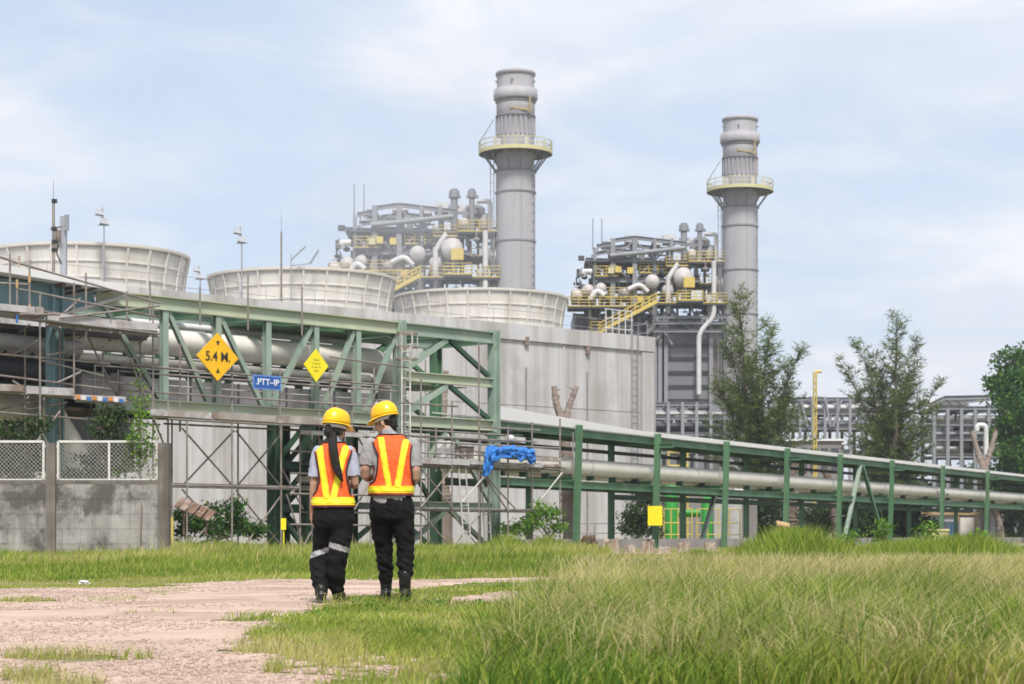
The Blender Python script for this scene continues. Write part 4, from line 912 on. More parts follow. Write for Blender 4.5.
def ladder(px, y0, y1, f, w, label, m=tube_light, slant=0.0, R_=0.03):
    a = B(px, 0, f); z0, z1 = zat(y1, a.y), zat(y0, a.y); a.z = max(z0, 0.0); t = thing('ladder', label, 'ladder', a)
    top = a + V((0, 0, z1 - a.z)) - BN * slant
    for s in (-w / 2, w / 2): MB().tube(a + BD * s, top + BD * s, R_, n=6).build('stile', m, t)
    n = int((z1 - a.z) / 0.3)
    for i in range(1, n): q = a.lerp(top, i / n); MB().tube(q - BD * w / 2, q + BD * w / 2, R_ * 0.7, n=5).build('rung', m, t)
    return t
ladder(406, 343, 440, -0.75, 0.42, 'tall pale ladder on the bridge tower just above the man', m=fence_white)
ladder(467, 452, 541, Fz - 0.25, 0.36, 'grey ladder left of the blue tarp, standing in grass', slant=0.3)
ladder(488, 470, 541, Fz + 0.5, 0.34, 'second grey ladder, directly below the blue tarp', slant=0.2)
ladder(335, 425, 500, -0.4, 0.3, 'short pale ladder seen between the two workers', slant=0.1)
# caged head of the tall ladder
t = thing('ladder_cage', 'rusty hoop cage at head of the tall pale ladder', 'cage', B(406, 6.9, -0.8)); p = B(407, 7.0, -0.8)
for z in (0.0, 0.45, 0.95):
    b = MB(); b.lathe([(0.36, z), (0.40, z), (0.40, z + 0.06), (0.36, z + 0.06), (0.36, z)], p, 16, smooth=False); b.build('hoop', dead_wood, t)
for k in range(6): d = V((math.cos(k * 1.05), math.sin(k * 1.05), 0)) * 0.38; MB().tube(p + d, p + d + V((0, 0, 1.0)), 0.025, n=5).build('bar', tube_light, t)
# drums and box on the scaffold deck
for i, (px, lab) in enumerate(((441, 'small white drum on the scaffold deck, left of the pair'), (449, 'small white drum on the scaffold deck, right of the pair'))):
    p = B(px, 3.42, Fz + 0.35); b = MB(); b.lathe([(0.001, 0), (0.2, 0), (0.215, 0.03), (0.2, 0.12), (0.2, 0.3), (0.215, 0.32), (0.2, 0.42), (0.2, 0.55), (0.215, 0.58), (0.19, 0.6), (0.001, 0.59)], p, 18); b.thing('drum', roof_white, lab, 'drum', 'white drums on the scaffold deck')
p = B(463, 3.42, Fz + 0.4); t = thing('tool_crate', 'brown wooden crate on the scaffold deck beside white drums', 'crate', p)
MB().box(p + V((0, 0, 0.2)), (0.62, 0.5, 0.4), 0.7).build('body', dead_wood, t); MB().box(p + V((0, 0, 0.43)), (0.66, 0.54, 0.05), 0.7).build('lid', wood_dk, t)
# blue tarpaulin draped over the deck rail
NX, NY = 44, 22; vs_, fs_ = [], []
for j in range(NY + 1):
    for i in range(NX + 1):
        u, w = i / NX, j / NY; px = 488 + u * 46 - (6 * w if u < 0.4 else -2 * w)
        top = 3.84 + 0.07 * math.sin(u * 3.0) + 0.10 * mnoise.noise(V((u * 5, 1, 0)))
        drop = (1.55 if u < 0.24 else 0.72 + 0.12 * math.sin(u * 9)) * (0.7 + 0.3 * mnoise.noise(V((u * 7, 3, 0))))
        fo = Fz + 0.5 - 1.0 * min(1, w * 2.2); z = top - (max(0, w - 0.35) / 0.65) * drop + 0.07 * mnoise.noise(V((u * 12, w * 6, 2)))
        p = B(px, z, fo + 0.16 * mnoise.noise(V((u * 16, w * 8, 5)))); vs_.append(p)
for j in range(NY):
    for i in range(NX): k = j * (NX + 1) + i; fs_.append((k, k + 1, k + NX + 2, k + NX + 1))
b = MB(); b.add(vs_, fs_, True); o = b.thing('tarpaulin', tarp_m, 'crumpled bright blue tarpaulin draped over the scaffold deck rail', 'tarpaulin')
s = o.modifiers.new('thickness', 'SOLIDIFY'); s.thickness = 0.01
# lamp arm on the bridge tower
p = B(494, zat(431, 74), -0.3); t = thing('arm_lamp', 'small arm lamp on green bracket at the bridge tower edge', 'lamp', p)
MB().tube(p + V((-0.35, 0, 0)), p + V((1.1, 0, 0)), 0.035, n=6).build('arm', green_dark, t); MB().box(p + V((-0.05, -0.1, -0.05)), (0.3, 0.2, 0.32)).build('control_box', bright_green if False else green_dark, t)
MB().ball(p + V((0.62, 0, -0.12)), (0.2, 0.2, 0.16)).build('globe', lagging, t); MB().ball(p + V((0.62, 0, 0.14)), (0.12, 0.12, 0.14)).build('cap', black_m, t)

# ------------------------------------------------------------------ mast and pole behind the left roof
p = B(63, 0, 5.6); Y = p.y
t = thing('antenna_mast', 'thin dark antenna mast beside thick grey pole at far left', 'mast', V((*P(53.5, HZ, 66).xy, 0))); q = t.location.copy()
MB().tube(q, V((q.x, q.y, zat(202, 66))), 0.07, 0.05, n=8).build('mast', tube_m, t); MB().tube(V((q.x, q.y, zat(202, 66))), V((q.x, q.y, zat(180, 66))), 0.014, 0.008, n=5).build('whip', steel_far, t)
for z in (201, 229, 242, 250): MB().box(V((q.x + 0.03, q.y, zat(z, 66))), (0.16, 0.14, 0.12)).build('clamp', black_m, t)
MB().tube(V((q.x - 0.1, q.y, zat(229, 66))), V((q.x + 0.3, q.y, zat(226, 66))), 0.04, n=6).build('arm', tube_m, t)
t = thing('grey_pole', 'thick pale grey square pole with antenna panels at far left', 'pole', V((*P(63.5, HZ, 66.5).xy, 0))); q = t.location.copy()
MB().box(V((q.x, q.y, zat(214, 66) / 2)), (0.2, 0.2, zat(214, 66))).build('pole', lamp_m, t)
MB().box(V((q.x + 0.14, q.y - 0.16, zat(221, 66))), (0.14, 0.1, 0.52)).build('antenna_panel', steel_far, t); MB().box(V((q.x - 0.14, q.y - 0.16, zat(235, 66))), (0.16, 0.14, 0.42)).build('radio_unit', dead_wood, t)
MB().path([V((q.x - 0.14, q.y - 0.16, zat(241, 66))), V((q.x - 0.2, q.y - 0.1, zat(252, 66))), V((q.x - 0.05, q.y - 0.1, zat(262, 66)))], 0.025, 6).build('cable', black_m, t)
MB().path([B(2, 9.15, 2), B(2, 9.7, 2)], 0.03, 6).thing('vent_spike', tan_trim, 'short tan vent spike on the white roof at the left border', 'vent')
p = B(46, 8.75, 1.5); b = MB(); b.lathe([(0.13, 0), (0.13, 0.32), (0.05, 0.38), (0.05, 0.75), (0.001, 0.76)], p, 12); b.thing('roof_vent', dead_wood, 'small rusty vent on the white roof beside the thin mast', 'vent')

# ------------------------------------------------------------------ right hand pipe rack
RD = V((0.523, 1.0, 0)).normalized(); RN = V((RD.y, -RD.x, 0)); RO = V((2.69, 84, 0))
def Rk(px, z=0.0, back=0.0):
    u = (px - 512) / FPX; s = (u * RO.y - RO.x) / (RD.x - u * RD.y); p = RO + RD * s - RN * back; p.z = z; return p
rk = thing('roofed_pipe_rack', 'long green steel rack with thin white roof running to the right border', 'pipe rack', Rk(724))
CX = [576, 655, 724, 785, 838, 890, 941, 986, 1026, 1062]; WR = 2.2; ZR = 5.12
def rb(a, b_, w=0.2, h=0.28, m=green_mid, nm='beam'): MB().ibeam(a, b_, w, h).build(nm, m, rk)
for i, px in enumerate(CX):
    for bk in (0, WR): MB().ibeam(Rk(px, 0, bk), Rk(px, ZR + (0.10 if bk == 0 else -0.1), bk - (0.15 if bk == 0 else 0)), 0.24, 0.24, up=RD).build('column', green_mid, rk)
    rb(Rk(px, 2.93, 0.14), Rk(px, 2.93, WR - 0.14), 0.2, 0.3, nm='cross_beam'); rb(Rk(px, ZR - 0.25, 0.14), Rk(px, ZR - 0.25, WR - 0.14), nm='cross_beam')
    rb(Rk(px, ZR - 0.45, -0.9 if i % 2 else -0.2), Rk(px, ZR - 0.45, -0.15), 0.14, 0.2, nm='bracket')
for bk in (0.0, WR):
    off = -0.0 if bk else 0.0
    rb(Rk(498, ZR - 0.22, bk + 0.16), Rk(1070, ZR - 0.22, bk + 0.16), 0.18, 0.3, nm='long_beam'); rb(Rk(498, 2.72, bk + 0.16), Rk(1070, 2.72, bk + 0.16), 0.18, 0.3, green_dark if bk else green_mid, 'long_beam')
rb(Rk(498, 4.42, WR + 0.2), Rk(1070, 4.42, WR + 0.2), 0.12, 0.16, steel_dark, 'cable_ladder')
def rslab(b, x0, x1, z0, z1, th, f0, f1):
    q = [Rk(x0, z0, f0), Rk(x1, z0, f0), Rk(x1, z1, f1), Rk(x0, z1, f1)]
    return b.add(q + [p + V((0, 0, -th)) for p in q], [(0, 1, 2, 3), (7, 6, 5, 4), (0, 4, 5, 1), (1, 5, 6, 2), (2, 6, 7, 3), (3, 7, 4, 0)])
rslab(MB(), 499, 1075, ZR + 0.03, ZR + 0.36, 0.05, 0.17, WR + 0.8).build('roof', roof_white, rk)
rslab(MB(), 499, 1075, ZR - 0.06, ZR + 0.28, 0.03, 0.3, WR + 0.7).build('soffit', green_mid, rk)
for x0, x1, h0, h1 in ((499, 640, 0.5, 0.17), (640.4, 1075, 0.17, 0.15)):
    q = [Rk(x0, ZR - 0.02, -0.02), Rk(x1, ZR - 0.02, -0.02), Rk(x1, ZR + h1, -0.02), Rk(x0, ZR + h0, -0.02)]
    MB().add(q + [p - RN * 0.03 for p in q], [(0, 1, 2, 3), (7, 6, 5, 4), (0, 4, 5, 1), (1, 5, 6, 2), (2, 6, 7, 3), (3, 7, 4, 0)]).build('fascia', roof_white, rk)
for x0, x1 in ((862, 845), (864, 886)): MB().ibeam(Rk(x0, ZR - 0.4, 0.1), Rk(x1, 0.1, 0.1), 0.2, 0.2, up=RN).build('diagonal', green_pale if x1 == 845 else green_mid, rk)
for x0, x1 in ((755, 741), ): MB().ibeam(Rk(x0, 2.7, WR), Rk(x1, 0.1, WR), 0.2, 0.2, up=RN).build('diagonal', green_pale, rk)
rb(Rk(655, 2.35, WR), Rk(1000, 2.35, WR), 0.16, 0.24, green_dark, 'tie_beam')
t = pipe_thing('pipe', [Rk(470, 3.52, 0.85), Rk(1080, 3.52, 0.85)], 0.36, pipe_white, 'fat white insulated pipe running along the right green rack', 24, bands=[12, 24, 36, 48, 60, 72, 84])
p0 = None
for i, px in enumerate(range(520, 1070, 22)):
    p = Rk(px, 2.98, 0.85); MB().box(p + V((0, 0, 0.09)), (0.2, 0.3, 0.2), math.atan2(RD.y, RD.x)).build('saddle', black_m if i % 3 == 0 else green_dark, t)
RRm = Matrix((RD, V((0, 0, 1)), RN)).transposed()
def pipe_mark(px, s, size):
    """lettering wrapped on the pipe jacket"""
    cu = bpy.data.curves.new('lettering', 'FONT'); cu.body = s; cu.size = size; cu.align_x = 'CENTER'; cu.align_y = 'CENTER'; cu.offset = 0.008
    ob = bpy.data.objects.new('lettering', cu); COL.objects.link(ob); bpy.context.view_layer.update()
    me = bpy.data.meshes.new_from_object(ob.evaluated_get(bpy.context.evaluated_depsgraph_get())); bpy.data.objects.remove(ob)
    c = Rk(px, 3.52, 0.85); org = wloc(t); r = 0.366
    for v in me.vertices:
        a = (v.co.y - 0.12) / r; v.co = c + RD * v.co.x * 1.25 + RN * (r * math.cos(a)) + V((0, 0, r * math.sin(a))) - org
    me.materials.clear(); me.materials.append(black_m); o = bpy.data.objects.new('lettering', me); COL.objects.link(o); o.parent = t
pipe_mark(544, 'MG-0-CG \u25ac', 0.34); pipe_mark(950, 'MG-0-CG  \u25ac', 0.42)
pipe_thing('pipe', [Rk(480, 3.16, 1.6), Rk(1080, 3.16, 1.6)], 0.14, pipe_white, 'slim white pipe beside the fat pipe on the right green rack', 12)
# yellow plate on the second column, small yellow box on a post
def small_sign(px, y0, y1, w, lab, m, nm='yellow_plate'):
    p = Rk(px - 7.5, 0, -0.25); Y = p.y; k = Y / FPX; z0, z1 = zat(y1, Y), zat(y0, Y); t = thing(nm, lab, 'sign', V((p.x, p.y, z0)))
    MB().box(V((p.x, p.y, (z0 + z1) / 2)), (w * k, 0.03, z1 - z0)).build('plate', m, t)
    MB().bar(V((p.x - 0.2, p.y + 0.05, (z0 + z1) / 2)), V((p.x + 0.2, p.y + 0.05, (z0 + z1) / 2)), 0.05, 0.05).build('bracket', tube_m, t)
small_sign(657.5, 506, 525.5, 14.5, 'plain yellow plate fixed low on a green rack column', lemon_sign)
p = V((*P(783, HZ, 52).xy, 0)); k = 52 / FPX; zb = zat(527, 52)
t = thing('marker_post', 'small yellow marker post with slanted cap in tall grass', 'marker post', p)
MB().box(V((p.x, p.y, zb / 2)), (0.2, 0.18, zb)).build('post', yellow_sign, t); MB().box(V((p.x, p.y, zb + 0.06)), (0.34, 0.34, 0.06), R=Matrix.Rotation(0.2, 3, 'Y') @ Matrix.Rotation(0.3, 3, 'X')).build('cap', tan_trim, t)
p = V((*P(936, HZ, 60).xy, 0)); zb = zat(531, 60); b = MB(); b.box(V((p.x, p.y, zb / 2)), (0.66, 0.4, zb)); b.box(V((p.x, p.y, zb + 0.03)), (0.72, 0.46, 0.06))
b.thing('stone_post', post_m, 'squat pale yellow stone post overgrown with weeds', 'post')
# path slab under the rack
b = MB(); q = [Rk(540, 0.42, 0.3), Rk(1100, 0.42, 0.3), Rk(1100, 0.42, 1.9), Rk(540, 0.42, 1.9)]
b.add(q + [p + V((0, 0, -0.42)) for p in q], [(0, 1, 2, 3), (0, 4, 5, 1), (1, 5, 6, 2), (2, 6, 7, 3), (3, 7, 4, 0)]); o = b.build('concrete_path', path_m); tag(o, kind='structure')
# green valve skid and yellow guard rails beyond the rack
def vtank(px, y0, Y, r, lab):
    p = V((*P(px, HZ, Y).xy, 0)); h = zat(y0, Y); b = MB(); b.lathe([(r, 0), (r, h - r * 0.5), (r * 0.8, h - r * 0.2), (r * 0.4, h), (0.001, h + 0.02)], p, 20); b.thing('valve_vessel', bright_green, lab, 'vessel', 'bright green vessels behind the rack')
vtank(671.5, 483, 118, 0.4, 'tall bright green vessel behind the yellow plate')
vtank(707, 497, 122, 0.36, 'short bright green vessel behind yellow guard rails')
pipe_thing('pipe', [P(674, 513, 119), P(700, 513, 119)], 0.25, bright_green, 'bright green pipe between the two green vessels', 14)
for x0, x1, Y, lab in ((664, 692, 114, 'yellow guard rail in front of the tall green vessel'), (697, 740, 113, 'yellow guard rail with ladder gate in front of the short green vessel')):
    a, b_ = P(x0, HZ, Y), P(x1, HZ, Y); t = thing('guard_rail', lab, 'guard rail', V(((a.x + b_.x) / 2, Y, 0)), 'yellow guard rails behind the rack'); zt2 = zat(509, Y)
    for f in np.linspace(0, 1, 5): MB().tube((a.x + (b_.x - a.x) * f, Y, 0), (a.x + (b_.x - a.x) * f, Y, zt2), 0.035, n=6).build('post', yellow_rail, t)
    for z in (zt2, zt2 * 0.62, zt2 * 0.3): MB().tube((a.x, Y, z), (b_.x, Y, z), 0.03, n=6).build('bar', yellow_rail, t)
for i, (px, y0, y1) in enumerate(((650, 455, 478), (678, 452, 480))):
    p = P(px, y1, 125); t = thing('yellow_platform', ['yellow access platform left of rack column behind the pipe', 'yellow access platform right of rack column behind the pipe'][i], 'platform', V((p.x, p.y, 0)))
    for dx in (-0.6, 0.6): MB().tube((p.x + dx, 125, 0), (p.x + dx, 125, zat(y0, 125)), 0.07, n=6).build('post', yellow_rail, t)
    for y in (y0, (y0 + y1) / 2, y1): MB().tube((p.x - 0.6, 125, zat(y, 125)), (p.x + 0.6, 125, zat(y, 125)), 0.07, n=6).build('bar', yellow_rail, t)
    MB().box((p.x, 125.6, zat(y1, 125)), (1.4, 1.3, 0.1)).build('floor', yellow_rail, t)
for i, (px, py, w, h) in enumerate(((692, 488, 2.4, 0.8), (727, 500, 1.8, 1.1), (745, 496, 1.5, 1.4), (712, 480, 3.2, 0.5))):
    p = P(px, py, 130 + i); t = thing('pump_skid', ['grey pump skid beside tall green vessel', 'grey pump skid right of short green vessel', 'pale pump skid left of the slanting brace', 'long low grey skid above short green vessel'][i], 'pump', V((p.x, p.y, 0)))
    MB().box((p.x, p.y, p.z / 2), (w, 1.0, p.z)).build('body', [casing_br, pipe_grey][i % 2], t); MB().tube((p.x - w / 2, p.y - 0.2, p.z + 0.3), (p.x + w / 2, p.y - 0.2, p.z + 0.3), 0.3, n=12).build('motor', lagging, t)
# low wire handrail beyond the slab
a, b_ = P(580, HZ, 112), P(640, HZ, 112); t = thing('handrail', 'thin grey handrail at foot of the concrete wall behind rubble', 'handrail', V(((a.x + b_.x) / 2, 112, 0)))
for f in np.linspace(0, 1, 5): MB().tube((a.x + (b_.x - a.x) * f, 112, 0), (a.x + (b_.x - a.x) * f, 112, 1.25), 0.035, n=5).build('post', steel_far, t)
for z in (1.25, 0.7): MB().tube((a.x, 112, z), (b_.x, 112, z), 0.03, n=5).build('bar', steel_far, t)

# ------------------------------------------------------------------ block wall with mesh fence
YW = 50.0; KW = YW / FPX
def wx(px): return (px - 512) * KW
def wz(py): return zat(py, YW)
bw = thing('boundary_wall', 'mould stained grey block wall with dark piers at far left', 'wall', V((wx(60), YW, 0)))
b = MB()
zc0 = wz(484)
MB().box((wx(20), YW + 0.12, zc0 / 2), (wx(168) - wx(-130), 0.2, zc0)).build('block_panel', wall_block, bw)
# mortar courses as shallow raised joints of single blocks
b = MB(); rows = 5; bh = zc0 / rows; rr = random.Random(4)
for j in range(rows):
    x = wx(-128) - (j % 2) * 0.3
    while x < wx(166):
        w = 0.46; xa, xb = max(x, wx(-128)), min(x + w, wx(167))
        if xb - xa > 0.05:
            b.box(((xa + xb) / 2, YW + 0.012 - rr.uniform(0, 0.003), j * bh + bh / 2), (xb - xa - 0.007, 0.03, bh - 0.007))
        x += w
b.build('block_face', wall_block, bw)
MB().box((wx(20), YW + 0.12, zc0 + 0.05), (wx(168) - wx(-130), 0.26, 0.1)).build('coping', pier_m, bw)
for px, w in ((51.5, 9.5), (164, 11), (-100, 9.5)):
    MB().box((wx(px), YW + 0.05, wz(443) / 2), (w * KW, 0.36, wz(443))).build('pier', pier_m, bw)
def mesh_panel(x0, x1, lab, mids=()):
    z0, z1 = wz(480), wz(441.5); xa, xb = wx(x0), wx(x1); t = thing('mesh_fence_panel', lab, 'fence panel', V(((xa + xb) / 2, YW, z0)), 'white mesh panels on the block wall'); yy_ = YW + 0.02
    for a, c in (((xa, z0), (xb, z0)), ((xa, z1), (xb, z1)), ((xa, z0), (xa, z1)), ((xb, z0), (xb, z1))): MB().bar((a[0], yy_, a[1]), (c[0], yy_, c[1]), 0.055, 0.055).build('frame_bar', fence_white, t)
    for m_ in mids: MB().bar((wx(m_), yy_, z0), (wx(m_), yy_, z1), 0.05, 0.05).build('frame_bar', fence_white, t)
    b = MB(); st = 0.105; H = z1 - z0; n0 = int(-H / st) - 1; n1 = int((xb - xa) / st) + 1
    for k in range(n0, n1):
        for sg in (1, -1):
            # line x = xa + k*st + s (or mirrored), z from 0..H
            p = []
            s0, s1 = max(0, -k * st), min(H, (xb - xa) - k * st)
            if s1 - s0 > 0.02:
                for s in (s0, s1):
                    xx_ = xa + k * st + s if sg == 1 else xb - k * st - s
                    p.append((xx_, yy_ + 0.006 * sg, z0 + s))
                b.tube(p[0], p[1], 0.0085, n=4, cap=False)
    b.build('wire_mesh', wire_m, t)
    for z in (z0 + 0.12, z1 - 0.12):
        for x in (xa - 0.07, xb + 0.07): MB().box((x, YW + 0.02, z), (0.14, 0.04, 0.05)).build('hinge_tab', fence_white, t)
mesh_panel(-94, 43.5, 'white framed mesh panel at the left border'); mesh_panel(58, 157, 'white framed mesh panel behind the creeper, with middle bar', (109,))

# ------------------------------------------------------------------ air
hz = MB(); hz.box((0, 680, 34), (1500, 1500, 70)); hzm = bpy.data.materials.new('haze_air'); hzm.use_nodes = True; hzt = hzm.node_tree; hzt.nodes.clear()
ho = hzt.nodes.new('ShaderNodeOutputMaterial'); hv = hzt.nodes.new('ShaderNodeVolumePrincipled'); hv.inputs['Color'].default_value = (0.93, 0.95, 1.0, 1)
hv.inputs['Density'].default_value = 0.0003; hv.inputs['Anisotropy'].default_value = 0.2; hzt.links.new(hv.outputs[0], ho.inputs['Volume'])
tag(hz.build('haze', hzm), kind='stuff')

def steam(c, r, dens):
    b = MB(); b.ball((0, 0, 0), r, n=32); me = b.mesh('steam'); o = bpy.data.objects.new('steam', me); COL.objects.link(o); o.location = c; tag(o, kind='stuff')
    m = bpy.data.materials.new('steam_air'); m.use_nodes = True; t_ = m.node_tree; t_.nodes.clear(); q = t_.nodes.new('ShaderNodeOutputMaterial'); v = t_.nodes.new('ShaderNodeVolumePrincipled')
    v.inputs['Color'].default_value = (0.97, 0.97, 1.0, 1); v.inputs['Density'].default_value = dens; t_.links.new(v.outputs[0], q.inputs['Volume']); me.materials.append(m)
steam(P(425, 245, 178), (10.5, 16, 7.5), 0.0055); steam(P(375, 235, 196), (8.5, 13, 7.0), 0.0065)

# ------------------------------------------------------------------ people
skin_m = mat('skin', (0.42, 0.25, 0.18), 0.55, 0.06, 8)
hair_m = mat('black_hair', (0.014, 0.010, 0.008), 0.6, 0.4, 60, bump=0.8, bump_scale=70)
shirt_m = mat('grey_shirt', (0.30, 0.295, 0.30), 0.85, 0.06, 14, bump=0.3, bump_scale=60)
shirt_w = mat('lavender_grey_shirt', (0.33, 0.34, 0.42), 0.85, 0.06, 14, bump=0.3, bump_scale=60)
trouser_m = mat('black_trousers', (0.0065, 0.0065, 0.007), 0.85, 0.3, 10, bump=0.3, bump_scale=60, spec=0.2)
boot_m = mat('black_boots', (0.008, 0.0075, 0.0075), 0.4, 0.3, 12)
vest_m = mat('orange_vest', (0.80, 0.115, 0.022), 0.75, 0.10, 5, bump=0.8, bump_scale=16)
strip_m = mat('lime_reflective_strip', (0.78, 0.60, 0.02), 0.5, 0.10, 8, bump=0.6, bump_scale=18)
strip_c = mat('bright_strip_centre', (0.76, 0.74, 0.03), 0.45, 0.06, 12)
piping_m = mat('dark_vest_edging', (0.06, 0.02, 0.025), 0.8, 0.1, 9)
helmet_m = mat('yellow_hard_hat', (0.80, 0.46, 0.004), 0.32, 0.03, 4, spec=0.5)
band_m = mat('helmet_band', (0.55, 0.53, 0.52), 0.7, 0.05, 9)
grey_band = mat('grey_reflective_band', (0.30, 0.30, 0.31), 0.5, 0.05, 9)
eye_m = mat('eye', (0.05, 0.04, 0.04), 0.3, 0.1, 9)

def sup(a, p): return math.copysign(abs(a) ** p, a)
def loft(b, rings, n=24, p=2.0):
    """rings: (cx, cy, cz, a, b[, tilt]) horizontal superellipses joined from one to the next, ends closed"""
    vs = []
    for r in rings:
        cx, cy, cz, a, bb = r[:5]; tx = r[5] if len(r) > 5 else 0
        for i in range(n):
            t = 2 * PI * i / n; x, y = a * sup(math.cos(t), 2 / p), bb * sup(math.sin(t), 2 / p)
            vs.append((cx + x, cy + y, cz + tx * y))
    m = len(rings); fs = [(j * n + i, j * n + (i + 1) % n, (j + 1) * n + (i + 1) % n, (j + 1) * n + i) for j in range(m - 1) for i in range(n)]
    up = rings[-1][2] >= rings[0][2]
    if not up: fs = [f[::-1] for f in fs]
    fs += [tuple(range(n - 1, -1, -1)) if up else tuple(range(n)), tuple(range((m - 1) * n, m * n)) if up else tuple(range(m * n - 1, (m - 1) * n - 1, -1))]
    return b.add(vs, fs, True)
def limb(b, pts, radii, n=16, sub=4):
    """smooth tapered limb through joints, rounded ends"""
    P_ = [V(p) for p in pts]; out, rr = [], []
    for i in range(len(P_) - 1):
        p0, p1, p2, p3 = P_[max(i - 1, 0)], P_[i], P_[i + 1], P_[min(i + 2, len(P_) - 1)]
        for k in range(sub):
            t = k / sub; out.append(0.5 * ((2 * p1) + (p2 - p0) * t + (2 * p0 - 5 * p1 + 4 * p2 - p3) * t * t + (3 * p1 - p0 - 3 * p2 + p3) * t ** 3))
            rr.append(radii[i] * (1 - t) + radii[i + 1] * t)
    out.append(P_[-1]); rr.append(radii[-1])
    b.path(out, 1, n, radii=rr); b.ball(out[0], rr[0] * 0.99, n=14); b.ball(out[-1], rr[-1] * 0.99, n=14)
    return b
def fuse(b, name, m, parent, voxel=0.01, smooth=4, fold=None, cut=None):
    """union of overlapping closed shapes as one continuous skin"""
    me = b.mesh(name); ob = bpy.data.objects.new(name, me); COL.objects.link(ob)
    r = ob.modifiers.new('r', 'REMESH'); r.mode = 'VOXEL'; r.voxel_size = voxel
    s = ob.modifiers.new('s', 'SMOOTH'); s.factor = 0.5; s.iterations = smooth
    bpy.context.view_layer.update(); dg = bpy.context.evaluated_depsgraph_get()
    m2 = bpy.data.meshes.new_from_object(ob.evaluated_get(dg)); bpy.data.objects.remove(ob)
    if fold:
        m2.update(); nrm = [v.normal.copy() for v in m2.vertices]
        for v, nn in zip(m2.vertices, nrm): v.co = v.co + nn * fold(v.co)
    if cut:
        bb = bmesh.new(); bb.from_mesh(m2)
        bmesh.ops.delete(bb, geom=[f for f in bb.faces if cut(f.calc_center_median())], context='FACES'); bb.to_mesh(m2); bb.free()
    for p in m2.polygons: p.use_smooth = True
    m2.materials.clear(); m2.materials.append(m)
    o = bpy.data.objects.new(name, m2); COL.objects.link(o); o.parent = parent
    return o
def local(b, name, m, parent):
    me = b.mesh(name); o = bpy.data.objects.new(name, me); COL.objects.link(o); me.materials.append(m); o.parent = parent; return o

def hand(b, wrist, direction, palm_n, thumb_side, L=0.17, curl=0.35):
    """palm and five separate, slightly curled fingers"""
    d = V(direction).normalized(); nrm = V(palm_n).normalized(); nrm = (nrm - d * nrm.dot(d)).normalized(); s = d.cross(nrm) * thumb_side; w = V(wrist)
    pl = L * 0.5
    for k in (-1.1, -0.4, 0.3, 1.0): limb(b, [w, w + d * pl * 0.5 + s * k * 0.016, w + d * pl + s * k * 0.0195], [0.022, 0.0165, 0.0125], 10, 2)
    for k, l in ((-1.1, 0.78), (-0.4, 0.95), (0.3, 1.0), (1.0, 0.92)):
        p = w + d * pl + s * k * 0.0205; fl = L * 0.5 * l; pts = [p]; a = curl
        for seg in (0.45, 0.32, 0.25): q = d * math.cos(a) + nrm * math.sin(a); pts.append(pts[-1] + q * fl * seg); a += curl
        limb(b, pts, [0.0105, 0.0095, 0.0088, 0.0075], 8, 2)
    p = w + d * pl * 0.3 + s * 0.018; limb(b, [p, p + s * 0.028 + d * 0.03 + nrm * 0.01, p + s * 0.033 + d * 0.062 + nrm * 0.022], [0.0145, 0.0115, 0.009], 8, 2)

def head(b, c, yaw, pitch=0.0, tilt=0.0, s=1.0):
    """skull, jaw, nose, ears, brow; faces +y before turning; returns the turning matrix"""
    R = Matrix.Rotation(yaw, 3, 'Z') @ Matrix.Rotation(pitch, 3, 'X') @ Matrix.Rotation(tilt, 3, 'Y'); c = V(c)
    def T(x, y, z): return c + R @ V((x * s, y * s, z * s))
    b.ball(T(0, -0.012, 0.035), (0.075 * s, 0.094 * s, 0.088 * s), R, 20); b.ball(T(0, 0.02, -0.035), (0.060 * s, 0.070 * s, 0.080 * s), R, 18)
    b.ball(T(0, 0.052, -0.088), (0.030 * s, 0.026 * s, 0.022 * s), R, 12)
    limb(b, [T(0, 0.088, 0.012), T(0, 0.105, -0.018), T(0, 0.108, -0.030)], [0.009 * s, 0.013 * s, 0.014 * s], 8, 2)
    for k in (-1, 1):
        b.ball(T(k * 0.013, 0.098, -0.034), 0.009 * s, R, 8); b.ball(T(k * 0.077, -0.008, -0.010), (0.010 * s, 0.020 * s, 0.034 * s), R, 12)
        b.ball(T(k * 0.030, 0.076, 0.022), (0.024 * s, 0.014 * s, 0.009 * s), R, 10); b.ball(T(k * 0.042, 0.055, -0.025), (0.022 * s, 0.022 * s, 0.02 * s), R, 10)
    b.ball(T(0, 0.084, -0.058), (0.024 * s, 0.012 * s, 0.006 * s), R, 10); b.ball(T(0, 0.081, -0.069), (0.021 * s, 0.012 * s, 0.007 * s), R, 10)
    return T, R

class Torso:
    """horizontal superellipse sections by height: (z, cx, cy, a, b)"""
    def __init__(s, keys, p=2.4): s.k = keys; s.p = p
    def at(s, z):
        k = s.k
        if z <= k[0][0]: return k[0][1:]
        for u, w in zip(k[:-1], k[1:]):
            if u[0] <= z <= w[0]:
                f = (z - u[0]) / (w[0] - u[0]); f = f * f * (3 - 2 * f) * 0.5 + f * 0.5; return tuple(a * (1 - f) + c * f for a, c in zip(u[1:], w[1:]))
        return k[-1][1:]
    def pt(s, z, phi, off=0.0):
        cx, cy, a, b_ = s.at(z); e = 2 / s.p
        return V((cx + (a + off) * sup(math.sin(phi), e), cy - (b_ + off) * sup(math.cos(phi), e), z))
    def phi(s, z, x, off=0.0):
        cx, cy, a, b_ = s.at(z); q = max(-1, min(1, (x - cx) / (a + off))); return math.asin(sup(q, s.p / 2))

